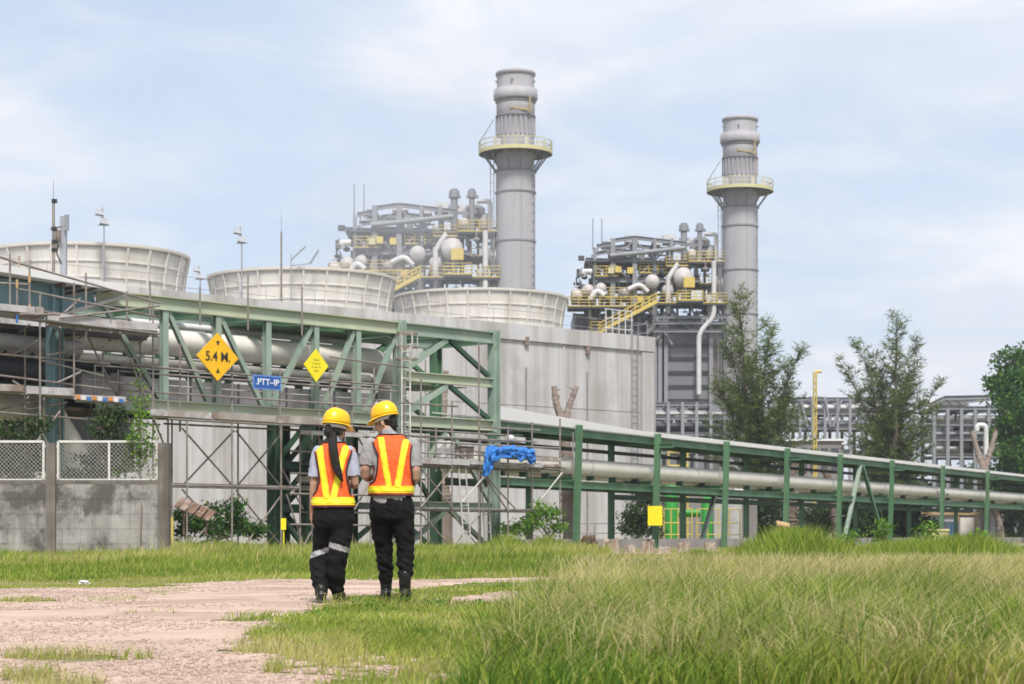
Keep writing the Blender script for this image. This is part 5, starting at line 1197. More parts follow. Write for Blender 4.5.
def vest(T, z0, z1, zb, wl, wr, parent, fold, strips, band, off=0.016):
    """sleeveless vest: closed ring below zb, back and front panels above with armholes; wl/wr give the panel edges"""
    NB, NS, NF = 22, 8, 22; zs = list(np.linspace(z0, z1, 40)); vs, fs = [], []; edge = {1: [], -1: []}
    def lim(z):
        r = []
        for sg, w in ((-1, wl), (1, wr)):
            f = abs(T.phi(z, w(z), off)) if True else 0; r.append(min(f, PI / 2 - 0.03))
        return r
    for z in zs:
        fl, fr = lim(z); row = [-fl + (fl + fr) * i / NB for i in range(NB + 1)] + [fr + (PI - 2 * fr) * i / NS for i in range(1, NS)] + [PI - fr + (fl + fr) * i / NF for i in range(NF + 1)] + [PI + fl + (PI - 2 * fl) * i / NS for i in range(1, NS)]
        for ph in row: p = T.pt(z, ph, off); vs.append(p + V((p.x - T.at(z)[0], p.y - T.at(z)[1], 0)).normalized() * fold(p))
        if z >= zb - 1e-6: edge[-1].append((z, -fl)); edge[1].append((z, fr))
    n = NB + 1 + NS - 1 + NF + 1 + NS - 1
    for j in range(len(zs) - 1):
        for i in range(n):
            side = NB <= i < NB + NS or i >= NB + NS + NF
            if side and zs[j] >= zb - 1e-6 and zs[j] < z1 - 0.085: continue
            fs.append((j * n + i, j * n + (i + 1) % n, (j + 1) * n + (i + 1) % n, (j + 1) * n + i))
    b = MB(); b.add(vs, fs, True); o = local(b, 'vest', vest_m, parent)
    m_ = o.modifiers.new('thickness', 'SOLIDIFY'); m_.thickness = 0.006; m_.offset = -1
    def surf(z, x, d): ph = T.phi(z, x, off); p = T.pt(z, ph, off + d); return p + V((p.x - T.at(z)[0], p.y - T.at(z)[1], 0)).normalized() * fold(p)
    for (xa, za, xb, zb_, hw) in strips:
        b = MB(); c_ = MB(); M_ = 26
        for mb_, w_, d in ((b, hw, 0.005), (c_, hw * 0.5, 0.0085)):
            v_, f_ = [], []
            for j in range(M_ + 1):
                f = j / M_; z = za + (zb_ - za) * f; x = xa + (xb - xa) * f
                for i in range(7): v_.append(surf(z, x + w_ * (i / 3 - 1), d))
            for j in range(M_):
                for i in range(6): k = j * 7 + i; f_.append((k, k + 1, k + 8, k + 7))
            mb_.add(v_, f_, True)
        s_ = local(b, 'reflective_strip', strip_m, o); local(c_, 'strip_centre', strip_c, s_)
    def ring(za, zb_, d, nm, m, par):
        v_, f_ = [], []; M_ = 72; K = 5
        for j in range(K + 1):
            z = za + (zb_ - za) * j / K
            for i in range(M_): ph = 2 * PI * i / M_; p = T.pt(z, ph, off + d); v_.append(p + V((p.x - T.at(z)[0], p.y - T.at(z)[1], 0)).normalized() * fold(p))
        for j in range(K):
            for i in range(M_): f_.append((j * M_ + i, j * M_ + (i + 1) % M_, (j + 1) * M_ + (i + 1) % M_, (j + 1) * M_ + i))
        b = MB(); b.add(v_, f_, True); return local(b, nm, m, par)
    s_ = ring(band[0], band[1], 0.005, 'reflective_strip', strip_m, o); q = (band[1] - band[0]) * 0.27; ring(band[0] + q, band[1] - q, 0.0085, 'strip_centre', strip_c, s_)
    for sg in (-1, 1):
        pts = [T.pt(z, ph, off + 0.004) for z, ph in edge[sg]]; pts = [p + V((p.x - T.at(p.z)[0], p.y - T.at(p.z)[1], 0)).normalized() * fold(p) for p in pts]
        b = MB(); b.path(pts, 0.0075, 6); local(b, 'edging', piping_m, o)
    ring(z0 - 0.004, z0 + 0.008, 0.004, 'edging', piping_m, o)
    v_ = [T.pt(z1, 2 * PI * i / 40, off + 0.003) for i in range(41)]; b = MB(); b.path(v_, 0.0075, 6, cap=False); local(b, 'edging', piping_m, o)
    return o

def hard_hat(T, R, parent, s=1.0):
    """dome with ridge and brim; head frame T(x,y,z), front +y"""
    b = MB(); c = T(0, -0.004, 0.062); vs = []; n = 36; prof = [(1.0, -0.012), (1.0, 0.01), (0.985, 0.035), (0.93, 0.062), (0.82, 0.088), (0.64, 0.108), (0.42, 0.121), (0.2, 0.127), (0.001, 0.129)]
    for r, z in prof:
        for i in range(n):
            a = 2 * PI * i / n; rid = 0.006 * max(0, 1 - abs(math.cos(a)) * r * 5) * (1 if z > 0.03 else 0)
            vs.append(c + R @ V((0.108 * s * r * math.cos(a), 0.132 * s * r * math.sin(a), (z + rid) * s)))
    m = len(prof); b.add(vs, [(j * n + i, j * n + (i + 1) % n, (j + 1) * n + (i + 1) % n, (j + 1) * n + i) for j in range(m - 1) for i in range(n)], True)
    o = local(b, 'hard_hat', helmet_m, parent); md = o.modifiers.new('thickness', 'SOLIDIFY'); md.thickness = 0.003
    vs = []; K = 4
    for j in range(K + 1):
        for i in range(n):
            a = 2 * PI * i / n; f = max(0, math.sin(a)); ext = 0.010 + 0.052 * f ** 1.5; q = j / K
            vs.append(c + R @ V(((0.106 * s + ext * q * 0.8) * math.cos(a), (0.130 * s + ext * q) * math.sin(a), -0.008 - 0.012 * q - 0.018 * q * f)))
    b = MB(); b.add(vs, [(j * n + i, (j + 1) * n + i, (j + 1) * n + (i + 1) % n, j * n + (i + 1) % n) for j in range(K) for i in range(n)], True)
    p = local(b, 'brim', helmet_m, o); md = p.modifiers.new('thickness', 'SOLIDIFY'); md.thickness = 0.004
    b = MB(); vs = []
    for z in (-0.052, -0.012):
        for i in range(n): a = 2 * PI * i / n; vs.append(c + R @ V((0.088 * s * math.cos(a), 0.108 * s * math.sin(a), z * s)))
    b.add(vs, [(i, (i + 1) % n, n + (i + 1) % n, n + i) for i in range(n)], True); p = local(b, 'head_band', band_m, o); md = p.modifiers.new('thickness', 'SOLIDIFY'); md.thickness = 0.003
    return o
def fold_fn(seed, amp, zs, base=0.3, sc=(9, 9, 26)):
    def f(p):
        if seed in (1, 21): sc_ = (11, 11, 12)
        else: sc_ = sc
        k = base + sum(math.exp(-((p.z - z) / w) ** 2) * g for z, w, g in zs)
        q = V((p.x * sc_[0] + seed, p.y * sc_[1], p.z * sc_[2] + p.x * 9)); return amp * k * (mnoise.noise(q) + 0.5 * mnoise.noise(q * 2.1))
    return f

# --- the man
YM = 18.1; KM = YM / FPX
MP = V(((393 - 512) * KM, YM, 0.02))
man = thing('person', 'taller worker on the right in yellow hard hat, orange vest and black boots, looking left', 'person', MP)
def mx(px): return (px - 393) * KM
def mz(py): return zat(py, YM) - MP.z
b = MB()
T_, R_ = head(b, (mx(385.5), 0.03, 1.60), math.radians(62), math.radians(-14), 0, 1.03)
limb(b, [(mx(389), -0.005, 1.36), (mx(388.5), 0.0, 1.46), (mx(387), 0.015, 1.56)], [0.07, 0.062, 0.058])
Tb = Torso([(0.84, mx(391), 0, 0.155, 0.105), (0.95, mx(391), 0, 0.165, 0.11), (1.10, mx(391.5), 0, 0.165, 0.11), (1.25, mx(391.5), 0, 0.185, 0.115), (1.38, mx(391.5), 0, 0.18, 0.10), (1.45, mx(391), 0.005, 0.12, 0.075), (1.5, mx(389), 0.01, 0.06, 0.06)])
loft(b, [(Tb.at(z)[0], Tb.at(z)[1], z, Tb.at(z)[2], Tb.at(z)[3]) for z in np.linspace(0.84, 1.49, 14)], 24, 2.4)
SL, SR_ = (mx(369), 0.0, 1.40), (mx(414), 0.0, 1.40); EL, ER = (mx(365.5), -0.02, 1.115), (mx(415.5), -0.02, 1.10); WL, WR_ = (mx(374), 0.235, 1.13), (mx(407), 0.235, 1.10)
limb(b, [SL, EL, WL], [0.052, 0.042, 0.029]); limb(b, [SR_, ER, WR_], [0.052, 0.041, 0.029])
hand(b, WL, (0.55, 0.8, 0.05), (0.6, 0, 0.8), 1, 0.18, 0.5); hand(b, WR_, (-0.55, 0.8, 0.05), (-0.6, 0, 0.8), -1, 0.18, 0.5)
HL, HR = (mx(382), 0.0, 0.88), (mx(402), 0.0, 0.88); KL, KR = (mx(383), 0.09, 0.49), (mx(405.5), 0.03, 0.48); AL, AR = (mx(385), 0.16, 0.1), (mx(405), -0.01, 0.08)
limb(b, [HL, KL, AL], [0.082, 0.056, 0.042]); limb(b, [HR, KR, AR], [0.082, 0.056, 0.042])
fuse(b, 'body', skin_m, man, 0.0075, 3)
for k in (-1, 1): b = MB(); b.ball(T_(k * 0.030, 0.083, 0.008), (0.012, 0.007, 0.006), R_, 10); local(b, 'eye', eye_m, man)
b = MB(); b.ball(T_(0, -0.030, 0.020), (0.079, 0.085, 0.088), R_, 20); limb(b, [T_(0, -0.072, 0.0), T_(0, -0.070, -0.042), T_(0, -0.062, -0.072)], [0.045, 0.042, 0.03], 14, 3)
for k in (-1, 1): limb(b, [T_(k * 0.072, 0.018, 0.03), T_(k * 0.072, 0.014, -0.018)], [0.014, 0.008], 8, 2)
fuse(b, 'hair', hair_m, man, 0.006, 3)
Ts = Torso([(0.80, mx(391), 0, 0.188, 0.128), (0.90, mx(391), 0, 0.190, 0.132), (1.0, mx(391), 0, 0.186, 0.128), (1.12, mx(391.2), 0, 0.182, 0.125), (1.25, mx(391.5), 0, 0.196, 0.128), (1.35, mx(391.5), 0, 0.196, 0.118), (1.41, mx(391.5), 0, 0.170, 0.10), (1.455, mx(391), 0.003, 0.118, 0.08), (1.50, mx(390), 0.01, 0.076, 0.068)])
b = MB(); loft(b, [(Ts.at(z)[0], Ts.at(z)[1], z, Ts.at(z)[2], Ts.at(z)[3]) for z in np.linspace(0.845, 1.50, 22)], 28, 2.4)
ml = lambda a, c, f: tuple(V(a).lerp(V(c), f))
def sleeve_cut(arms, f, r=0.11):
    def g(c):
        for S_, E_ in arms:
            a_ = V(E_) - V(S_); d = V(c) - V(S_); t_ = d.dot(a_) / a_.length_squared
            if t_ > f and (d - a_ * t_).length < r and abs(c.x - S_[0]) < 0.13: return True
        return False
    return g
for S_, E_ in ((SL, EL), (SR_, ER)): limb(b, [(S_[0] * 0.93, 0, 1.405), ml(S_, E_, 0.22), ml(S_, E_, 0.52), ml(S_, E_, 0.78)], [0.060, 0.066, 0.068, 0.070])
limb(b, [(mx(389), 0.004, 1.46), (mx(388.2), 0.008, 1.515)], [0.072, 0.066])
ff = fold_fn(1, 0.008, ((0.95, 0.12, 1.0), (1.25, 0.1, 0.6)), 0.5)
q = fuse(b, 'shirt', shirt_m, man, 0.008, 4, ff, sleeve_cut(((SL, EL), (SR_, ER)), 0.68)); q.modifiers.new('thickness', 'SOLIDIFY').thickness = 0.004
vf = fold_fn(5, 0.011, ((1.0, 0.15, 0.8),), 0.5, (7, 7, 10))
wl = lambda z: np.interp(z, [0.93, 1.02, 1.08, 1.16, 1.30, 1.38, 1.44, 1.47], [mx(369), mx(370), mx(376), mx(378.5), mx(379), mx(375), mx(372.5), mx(372)])
wr = lambda z: np.interp(z, [0.93, 1.02, 1.08, 1.16, 1.30, 1.38, 1.44, 1.47], [mx(414.5), mx(414), mx(412), mx(411), mx(410.5), mx(411.5), mx(412), mx(412)])
vest(Ts, 0.938, 1.487, 1.035, wl, wr, man, vf, [(mx(381.8), 1.462, mx(390), 1.01, 0.028), (mx(406.4), 1.445, mx(398), 1.01, 0.028)], (0.958, 1.022))
b = MB(); loft(b, [(mx(391.5), 0.0, 0.945, 0.172, 0.118), (mx(391.5), 0, 0.88, 0.196, 0.135), (mx(391.5), 0, 0.80, 0.205, 0.142), (mx(391.5), 0.01, 0.72, 0.20, 0.13)], 28, 2.5)
limb(b, [(mx(381), 0.01, 0.82), (mx(381.8), 0.05, 0.62), KL, (mx(384.6), 0.12, 0.30), (mx(385), 0.15, 0.165)], [0.108, 0.098, 0.084, 0.072, 0.062]); limb(b, [(mx(402), 0.0, 0.82), (mx(404), 0.01, 0.62), KR, (mx(405.5), 0.02, 0.31), (mx(405.2), 0.01, 0.215)], [0.108, 0.098, 0.082, 0.078, 0.066])
fuse(b, 'trousers', trouser_m, man, 0.009, 5, fold_fn(9, 0.012, ((0.28, 0.12, 1.3), (0.5, 0.12, 0.8), (0.8, 0.08, 0.6)), 0.4, (7, 7, 20)))
def boot(x, y, z, yaw, parent, lift=0.0, h=0.22):
    R = Matrix.Rotation(yaw, 3, 'Z') @ Matrix.Rotation(lift, 3, 'X'); b = MB(); c = V((x, y, z))
    def q(px, py, pz): return tuple(c + R @ V((px, py, pz)))
    limb(b, [q(0, 0, h), q(0, 0.0, h * 0.6), q(0, 0.005, 0.06)], [0.058, 0.054, 0.05]); limb(b, [q(0, -0.035, 0.045), q(0, 0.06, 0.05), q(0, 0.15, 0.04), q(0, 0.195, 0.036)], [0.045, 0.046, 0.045, 0.034])
    o = fuse(b, 'boot', boot_m, parent, 0.007, 3, lambda p: 0.002 * mnoise.noise(V((p.x * 30, p.y * 30, p.z * 60))))
    vs = []; n = 28
    for zz in (0.0, 0.024):
        for i in range(n): a = 2 * PI * i / n; w = 0.046 + 0.006 * math.sin(a); vs.append(q(w * math.cos(a), 0.068 + 0.148 * sup(math.sin(a), 0.8), zz))
    b = MB(); b.add(vs, [(i, (i + 1) % n, n + (i + 1) % n, n + i) for i in range(n)] + [tuple(range(n - 1, -1, -1)), tuple(range(n, 2 * n))]); local(b, 'sole', black_m, o)
    return o
boot(mx(385), 0.15, 0.0, 0.12, man, -0.0); boot(mx(405), -0.01, 0.0, -0.08, man)
hard_hat(T_, R_, man, 1.0)
# tablet-like clipboard he holds
b = MB(); b.box(MP + V((mx(390), 0.36, 1.16)), (0.23, 0.16, 0.012), R=Matrix.Rotation(0.6, 3, 'X')); cl = b.thing('clipboard', black_m, 'dark clipboard held in front by the taller worker', 'clipboard')

# --- the woman
YWm = 17.75; KW_ = YWm / FPX
WP = V(((328 - 512) * KW_, YWm, 0.02))
wom = thing('person', 'shorter worker on the left with long black ponytail and grey knee band, walking away', 'person', WP)
def wxx(px): return (px - 328) * KW_
def wzz(py): return zat(py, YWm) - WP.z
b = MB()
T_, R_ = head(b, (wxx(336), 0.015, 1.515), math.radians(-38), math.radians(-8), 0, 0.97)
limb(b, [(wxx(334.5), -0.01, 1.30), (wxx(335), -0.005, 1.39), (wxx(336), 0.005, 1.48)], [0.058, 0.05, 0.047])
Tb = Torso([(0.78, wxx(333.5), 0, 0.15, 0.11), (0.88, wxx(333.5), 0, 0.15, 0.10), (1.0, wxx(334), 0, 0.13, 0.09), (1.15, wxx(334), 0, 0.145, 0.10), (1.30, wxx(334), 0, 0.15, 0.09), (1.37, wxx(334.3), 0.0, 0.10, 0.065), (1.42, wxx(334.8), 0.0, 0.05, 0.05)])
loft(b, [(Tb.at(z)[0], Tb.at(z)[1], z, Tb.at(z)[2], Tb.at(z)[3]) for z in np.linspace(0.78, 1.41, 14)], 24, 2.3)
SL, SR_ = (wxx(317.5), 0.0, 1.32), (wxx(351), 0.0, 1.325); EL, ER = (wxx(314.2), -0.03, 1.03), (wxx(355), -0.02, 1.04); WL, WR_ = (wxx(312), 0.03, 0.80), (wxx(350.5), 0.20, 1.04)
limb(b, [SL, EL, WL], [0.044, 0.036, 0.025]); limb(b, [SR_, ER, WR_], [0.044, 0.036, 0.025])
hand(b, WL, (-0.05, 0.12, -1), (0.8, 0.5, 0), 1, 0.165, 0.28); hand(b, WR_, (-0.5, 0.8, 0.1), (-0.7, 0, 0.6), -1, 0.165, 0.5)
KL, KR = (wxx(321.5), 0.10, 0.45), (wxx(339), 0.0, 0.46); AL, AR = (wxx(321.5), -0.06, 0.09), (wxx(336.5), 0.18, 0.08)
HL, HR = (wxx(326), 0.0, 0.82), (wxx(343), 0.0, 0.82)
limb(b, [HL, KL, AL], [0.078, 0.05, 0.038]); limb(b, [HR, KR, AR], [0.078, 0.05, 0.038])
fuse(b, 'body', skin_m, wom, 0.0075, 3)
for k in (-1, 1): b = MB(); b.ball(T_(k * 0.030, 0.083, 0.008), (0.012, 0.007, 0.006), R_, 10); local(b, 'eye', eye_m, wom)
b = MB(); b.ball(T_(0, -0.028, 0.014), (0.080, 0.085, 0.090), R_, 20); limb(b, [T_(0, -0.08, 0.0), T_(0, -0.088, -0.045), T_(0, -0.08, -0.07)], [0.05, 0.05, 0.032], 14, 3)
for k in (-1, 1): limb(b, [T_(k * 0.07, 0.005, 0.02), T_(k * 0.074, -0.02, -0.04)], [0.022, 0.02], 8, 2)
hl = [(wxx(334.5), -0.085, 1.455), (wxx(334), -0.135, 1.40), (wxx(335.5), -0.165, 1.30), (wxx(337.5), -0.165, 1.20), (wxx(340.5), -0.165, 1.12), (wxx(344), -0.155, 1.055)]
limb(b, hl, [0.034, 0.040, 0.040, 0.038, 0.032, 0.010], 14, 5)
fuse(b, 'hair', hair_m, wom, 0.006, 3, lambda p: 0.004 * mnoise.noise(V((p.x * 90, p.y * 90, p.z * 6))))
Ts = Torso([(0.76, wxx(333.5), 0, 0.178, 0.132), (0.84, wxx(333.5), 0, 0.178, 0.13), (0.93, wxx(333.8), 0, 0.165, 0.115), (1.03, wxx(334), 0, 0.155, 0.108), (1.16, wxx(334), 0, 0.162, 0.114), (1.27, wxx(334), 0, 0.166, 0.105), (1.325, wxx(334), 0, 0.15, 0.09), (1.365, wxx(334.2), 0.0, 0.106, 0.072), (1.41, wxx(334.6), 0.003, 0.066, 0.058)])
b = MB(); loft(b, [(Ts.at(z)[0], Ts.at(z)[1], z, Ts.at(z)[2], Ts.at(z)[3]) for z in np.linspace(0.80, 1.41, 22)], 28, 2.3)
for S_, E_ in ((SL, EL), (SR_, ER)): limb(b, [(S_[0] * 0.95, 0, 1.325), ml(S_, E_, 0.25), ml(S_, E_, 0.6), ml(S_, E_, 0.86)], [0.051, 0.056, 0.060, 0.063])
limb(b, [(wxx(334.8), 0.0, 1.38), (wxx(335), 0.0, 1.435)], [0.06, 0.056])
q = fuse(b, 'shirt', shirt_w, wom, 0.008, 4, fold_fn(21, 0.008, ((0.95, 0.12, 1.0), (1.2, 0.1, 0.6)), 0.5), sleeve_cut(((SL, EL), (SR_, ER)), 0.80)); q.modifiers.new('thickness', 'SOLIDIFY').thickness = 0.004
wl = lambda z: np.interp(z, [0.80, 0.90, 0.96, 1.04, 1.14, 1.24, 1.32, 1.37], [wxx(312.5), wxx(313.5), wxx(317), wxx(320.5), wxx(320), wxx(318), wxx(315.7), wxx(315.5)])
wr = lambda z: np.interp(z, [0.80, 0.90, 0.96, 1.04, 1.14, 1.24, 1.32, 1.37], [wxx(354.5), wxx(353.5), wxx(350), wxx(347.5), wxx(347), wxx(349), wxx(351.5), wxx(351.5)])
vest(Ts, 0.828, 1.40, 0.92, wl, wr, wom, fold_fn(33, 0.010, ((0.9, 0.15, 0.8),), 0.5, (7, 7, 10)), [(wxx(320.5), 1.372, wxx(328.2), 0.905, 0.030), (wxx(346.5), 1.372, wxx(334.5), 0.905, 0.029)], (0.845, 0.915))
b = MB(); loft(b, [(wxx(333.5), 0.0, 0.86, 0.166, 0.12), (wxx(333.5), 0, 0.80, 0.180, 0.14), (wxx(333.5), 0, 0.72, 0.186, 0.145), (wxx(333), 0.01, 0.64, 0.175, 0.13)], 28, 2.5)
limb(b, [(wxx(324.5), 0.01, 0.74), (wxx(323), 0.05, 0.58), (wxx(321.0), 0.09, 0.43), (wxx(318.6), 0.05, 0.28), (wxx(321.5), -0.03, 0.075)], [0.100, 0.098, 0.088, 0.088, 0.062]); limb(b, [(wxx(342.5), 0.0, 0.74), (wxx(341.5), -0.02, 0.58), (wxx(339), -0.03, 0.44), (wxx(336), 0.0, 0.26), (wxx(336.5), 0.06, 0.085)], [0.104, 0.098, 0.092, 0.088, 0.066])
tw = fuse(b, 'trousers', trouser_m, wom, 0.009, 5, fold_fn(41, 0.012, ((0.2, 0.15, 1.0), (0.45, 0.12, 0.8), (0.7, 0.08, 0.6)), 0.4, (7, 7, 18)))
def band_from(o, name, m, keep, off=0.004):
    """a strip of the cloth itself, lifted a little"""
    bb = bmesh.new(); bb.from_mesh(o.data); bb.normal_update()
    bmesh.ops.delete(bb, geom=[f for f in bb.faces if not keep(f.calc_center_median())], context='FACES')
    bb.normal_update(); nn = {v: v.normal.copy() for v in bb.verts}
    for v in bb.verts: v.co += nn[v] * off
    me = bpy.data.meshes.new(name); bb.to_mesh(me); bb.free(); me.materials.clear(); me.materials.append(m)
    for p in me.polygons: p.use_smooth = True
    q = bpy.data.objects.new(name, me); COL.objects.link(q); q.parent = o; return q
xm = wxx(329.5)
band_from(tw, 'reflective_band', grey_band, lambda c: c.x < xm and abs(c.z - 0.425 - (c.x - wxx(320)) * 0.35) < 0.024)
band_from(tw, 'reflective_band', grey_band, lambda c: c.x >= xm and abs(c.z - 0.475 + (c.x - wxx(338)) * 0.30) < 0.026)
boot(wxx(321.6), -0.04, 0.0, 0.1, wom, 0.0, 0.10); boot(wxx(337), 0.08, 0.0, -0.1, wom, 0.0, 0.10)
hard_hat(T_, R_, wom, 1.03)

# ------------------------------------------------------------------ trees, shrubs, weeds
def leaf_mesh(name, cen, size, m, parent, seed, aspect=0.5, up=0.3, tint=None):
    """many small leaf faces around given centres"""
    rg = np.random.default_rng(seed); n = len(cen); d = rg.normal(size=(n, 3)); d[:, 2] += up; d /= np.linalg.norm(d, axis=1)[:, None]
    e = rg.normal(size=(n, 3)); e -= d * (e * d).sum(1)[:, None]; e /= np.linalg.norm(e, axis=1)[:, None]
    s = size * (0.6 + 0.8 * rg.random(n))[:, None]
    v = np.stack([cen - d * s * 0.5, cen + e * s * aspect * 0.5, cen + d * s * 0.5, cen - e * s * aspect * 0.5], 1).reshape(-1, 3)
    tt = np.repeat(np.clip(rg.normal(0.5, 0.22, n) if tint is None else tint + rg.normal(0, 0.12, n), 0, 1), 4)
    return raw_mesh(name, v, np.arange(4 * n), 4, m, tt, parent)
def branch_path(rg, p, d, L, n, droop=0.0, wob=0.12):
    pts = [V(p)]; d = V(d).normalized()
    for i in range(n): d = (d + V((rg.normal() * wob, rg.normal() * wob, rg.normal() * wob - droop))).normalized(); pts.append(pts[-1] + d * (L / n))
    return pts
def casuarina(px, Y, leaders, label, seed, base_px=545, low=0.12, spread=1.0, dens=1.0):
    """feathery tree: several leaders, rising side branches, drooping needle tufts"""
    rg = np.random.default_rng(seed); base = V((*P(px, HZ, Y).xy, 0)); k = Y / FPX
    t = thing('casuarina_tree', label, 'tree', base, 'feathery trees behind the green rack')
    trunk = MB(); ns, ne, tt = [], [], []
    for li, (lx, ly, wd) in enumerate(leaders):
        H = zat(ly, Y); top = V((base.x + (lx - px) * k, Y + rg.normal() * 0.8, H)); f0 = low if li else 0.0; st = base.lerp(V((base.x, Y, H * 0.9)), f0)
        pts = []
        for i in range(13):
            f = i / 12; q = st.lerp(top, f); q.x += (base.x - q.x) * 0.5 * math.sin(f * PI) * (0.7 if li else 0) + rg.normal() * 0.06; q.y += rg.normal() * 0.06; pts.append(q)
        r0 = 0.24 if li == 0 else 0.12; trunk.path(pts, 1, 8, radii=[r0 * (1 - i / 12) ** 0.8 + 0.015 for i in range(13)])
        nb_ = int(62 * dens * (H / 16) * (1 if li == 0 else 0.8))
        for bnum in range(nb_):
            f = 0.10 + 0.9 * (bnum + rg.random()) / nb_; q = pts[min(12, int(f * 12))].lerp(pts[min(12, int(f * 12) + 1)], f * 12 % 1); a = rg.random() * 2 * PI
            L = wd * (0.22 + 1.0 * min(1, (1 - f) * 1.9)) * (0.45 + 0.75 * rg.random()) * (0.75 if f < 0.2 else 1)
            up = 0.25 + 0.9 * f; bp = branch_path(rg, q, (math.cos(a), math.sin(a), up), L, 6, -0.02, 0.10); trunk.path(bp, 1, 4, radii=[0.035 * (1 - i / 6) * (L / 3) + 0.008 for i in range(7)], cap=False)
            for i in range(1, 7):
                for s_ in range(3 if L > 1.2 else 2):
                    c = bp[i].lerp(bp[i - 1], rg.random()); da = rg.random() * 2 * PI; tl = 0.35 + 0.45 * rg.random(); dd = (bp[i] - bp[i - 1]).normalized() * 0.7 + V((math.cos(da), math.sin(da), 0.25)) * 0.8
                    e = c + dd.normalized() * tl
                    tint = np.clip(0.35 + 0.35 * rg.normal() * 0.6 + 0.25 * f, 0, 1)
                    for q_ in range(int(7 * (1.35 - 0.75 * f))):
                        w = c.lerp(e, rg.random()); nd = (dd * 0.6 + V((rg.normal() * 0.7, rg.normal() * 0.7, rg.normal() * 0.5 + 0.05))).normalized() * (0.28 + 0.32 * rg.random())
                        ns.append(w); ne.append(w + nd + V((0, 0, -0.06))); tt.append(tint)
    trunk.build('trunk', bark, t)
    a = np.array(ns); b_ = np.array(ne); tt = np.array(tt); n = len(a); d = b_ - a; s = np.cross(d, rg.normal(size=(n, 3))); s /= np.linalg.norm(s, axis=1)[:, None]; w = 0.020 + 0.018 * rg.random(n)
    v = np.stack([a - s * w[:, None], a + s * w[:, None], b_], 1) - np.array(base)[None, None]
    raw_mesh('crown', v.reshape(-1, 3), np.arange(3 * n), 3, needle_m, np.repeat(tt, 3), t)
    return t
casuarina(757, 135, [(738, 296, 3.4), (772, 325, 3.2), (800, 352, 2.6), (728, 345, 2.6), (752, 372, 3.2), (786, 392, 2.8), (718, 385, 2.2)], 'broad feathery tree in front of the lower grey chimney', 5, low=0.10)
casuarina(893, 150, [(893, 322, 3.0), (858, 345, 2.7), (921, 342, 2.6), (880, 372, 3.3), (908, 378, 3.2), (842, 362, 1.6), (937, 385, 1.7)], 'feathery tree with three thin pointed tops left of forked dead trunk', 8, low=0.10)

def broad_tree(px, Y, lobes, label, seed, m=leaf_m, size=0.26, per=90, name='broadleaf_tree', trunk_r=0.22, cat='tree', group=None, fork=None):
    """lobes: (px, py, radius in px) clumps of leaves with twigs to each"""
    rg = np.random.default_rng(seed); base = V((*P(px, HZ, Y).xy, 0)); k = Y / FPX; t = thing(name, label, cat, base, group); tr = MB(); cs, tn = [], []
    hub = V((base.x, Y, (fork or 0.35) * max(zat(l[1], Y) for l in lobes)))
    if trunk_r: tr.path(branch_path(rg, base, (0, 0, 1), hub.z, 5, 0, 0.04), 1, 9, radii=[trunk_r * (1 - 0.08 * i) for i in range(6)])
    for lx, ly, lr in lobes:
        c = V((base.x + (lx - px) * k, Y + rg.normal() * lr * k * 0.5, zat(ly, Y))); R = lr * k
        tr.path([hub, hub.lerp(c, 0.5) + V((rg.normal() * 0.1 * R, rg.normal() * 0.1 * R, 0)), c], 1, 6, radii=[max(0.02, trunk_r * 0.5), max(0.015, trunk_r * 0.3), 0.012], cap=False)
        nsub = 6 if name == 'weed' else max(13, int(per * (R / 1.0) ** 1.6 / 10))
        for s_ in range(nsub):
            d = V(rg.normal(size=3)).normalized() * R * (0.35 + 0.75 * rg.random() ** 0.5); d.z *= 0.85; q = c + d; tr.tube(c, q, 0.012 + 0.01 * R, 0.004, n=4, cap=False)
            nl = 14 if name == 'weed' else 22; sp = size * 1.25; cs.append(np.array(q)[None] + rg.normal(size=(nl, 3)) * np.array([sp, sp, sp * 0.6])); tn.append(np.full(nl, np.clip(rg.normal(0.48, 0.2), 0, 1)))
    tr.build('trunk', bark, t); leaf_mesh('crown', np.concatenate(cs) - np.array(base), size, m, t, seed + 1, 0.55, 0.3, np.concatenate(tn))
    return t
broad_tree(1030, 168, [(1022, 362, 20), (1036, 380, 24), (1006, 385, 15), (1012, 410, 20), (1032, 415, 26), (1004, 432, 16), (1016, 450, 22), (1035, 450, 24), (1008, 474, 18), (1028, 480, 22), (1022, 500, 22), (1000, 398, 9), (996, 382, 6)], 'dense bright green leafy tree at the right border', 21, size=0.34, per=300)
broad_tree(862, 138, [(846, 505, 14), (836, 515, 12), (926, 528, 10), (905, 528, 13), (885, 522, 14), (858, 522, 14), (862, 512, 16), (880, 508, 15), (900, 515, 15), (872, 528, 16), (895, 532, 14), (850, 528, 13), (915, 520, 11), (912, 500, 10)], 'dark leafy bush mass below the feathery tree with pointed tops', 22, leaf_dark, 0.26, 420, 'dark_bush', 0.1, 'bush')
broad_tree(815, 140, [(805, 520, 10), (818, 515, 11), (828, 525, 11), (812, 532, 10), (828, 505, 9)], 'dark bush between dead trunk and slanting green brace', 23, leaf_dark, 0.24, 420, 'dark_bush', 0.08, 'bush')
broad_tree(1000, 162, [(985, 515, 12), (1000, 520, 13), (1015, 520, 13), (1000, 535, 11), (1018, 535, 12), (988, 533, 8)], 'dark bush at right of the pale shed', 24, leaf_dark, 0.22, 260, 'dark_bush', 0.08, 'bush')
broad_tree(760, 133, [(745, 520, 9), (770, 512, 10), (775, 528, 10), (758, 530, 10), (762, 500, 9)], 'dark bush below the broad feathery tree', 25, leaf_dark, 0.24, 420, 'dark_bush', 0.08, 'bush')
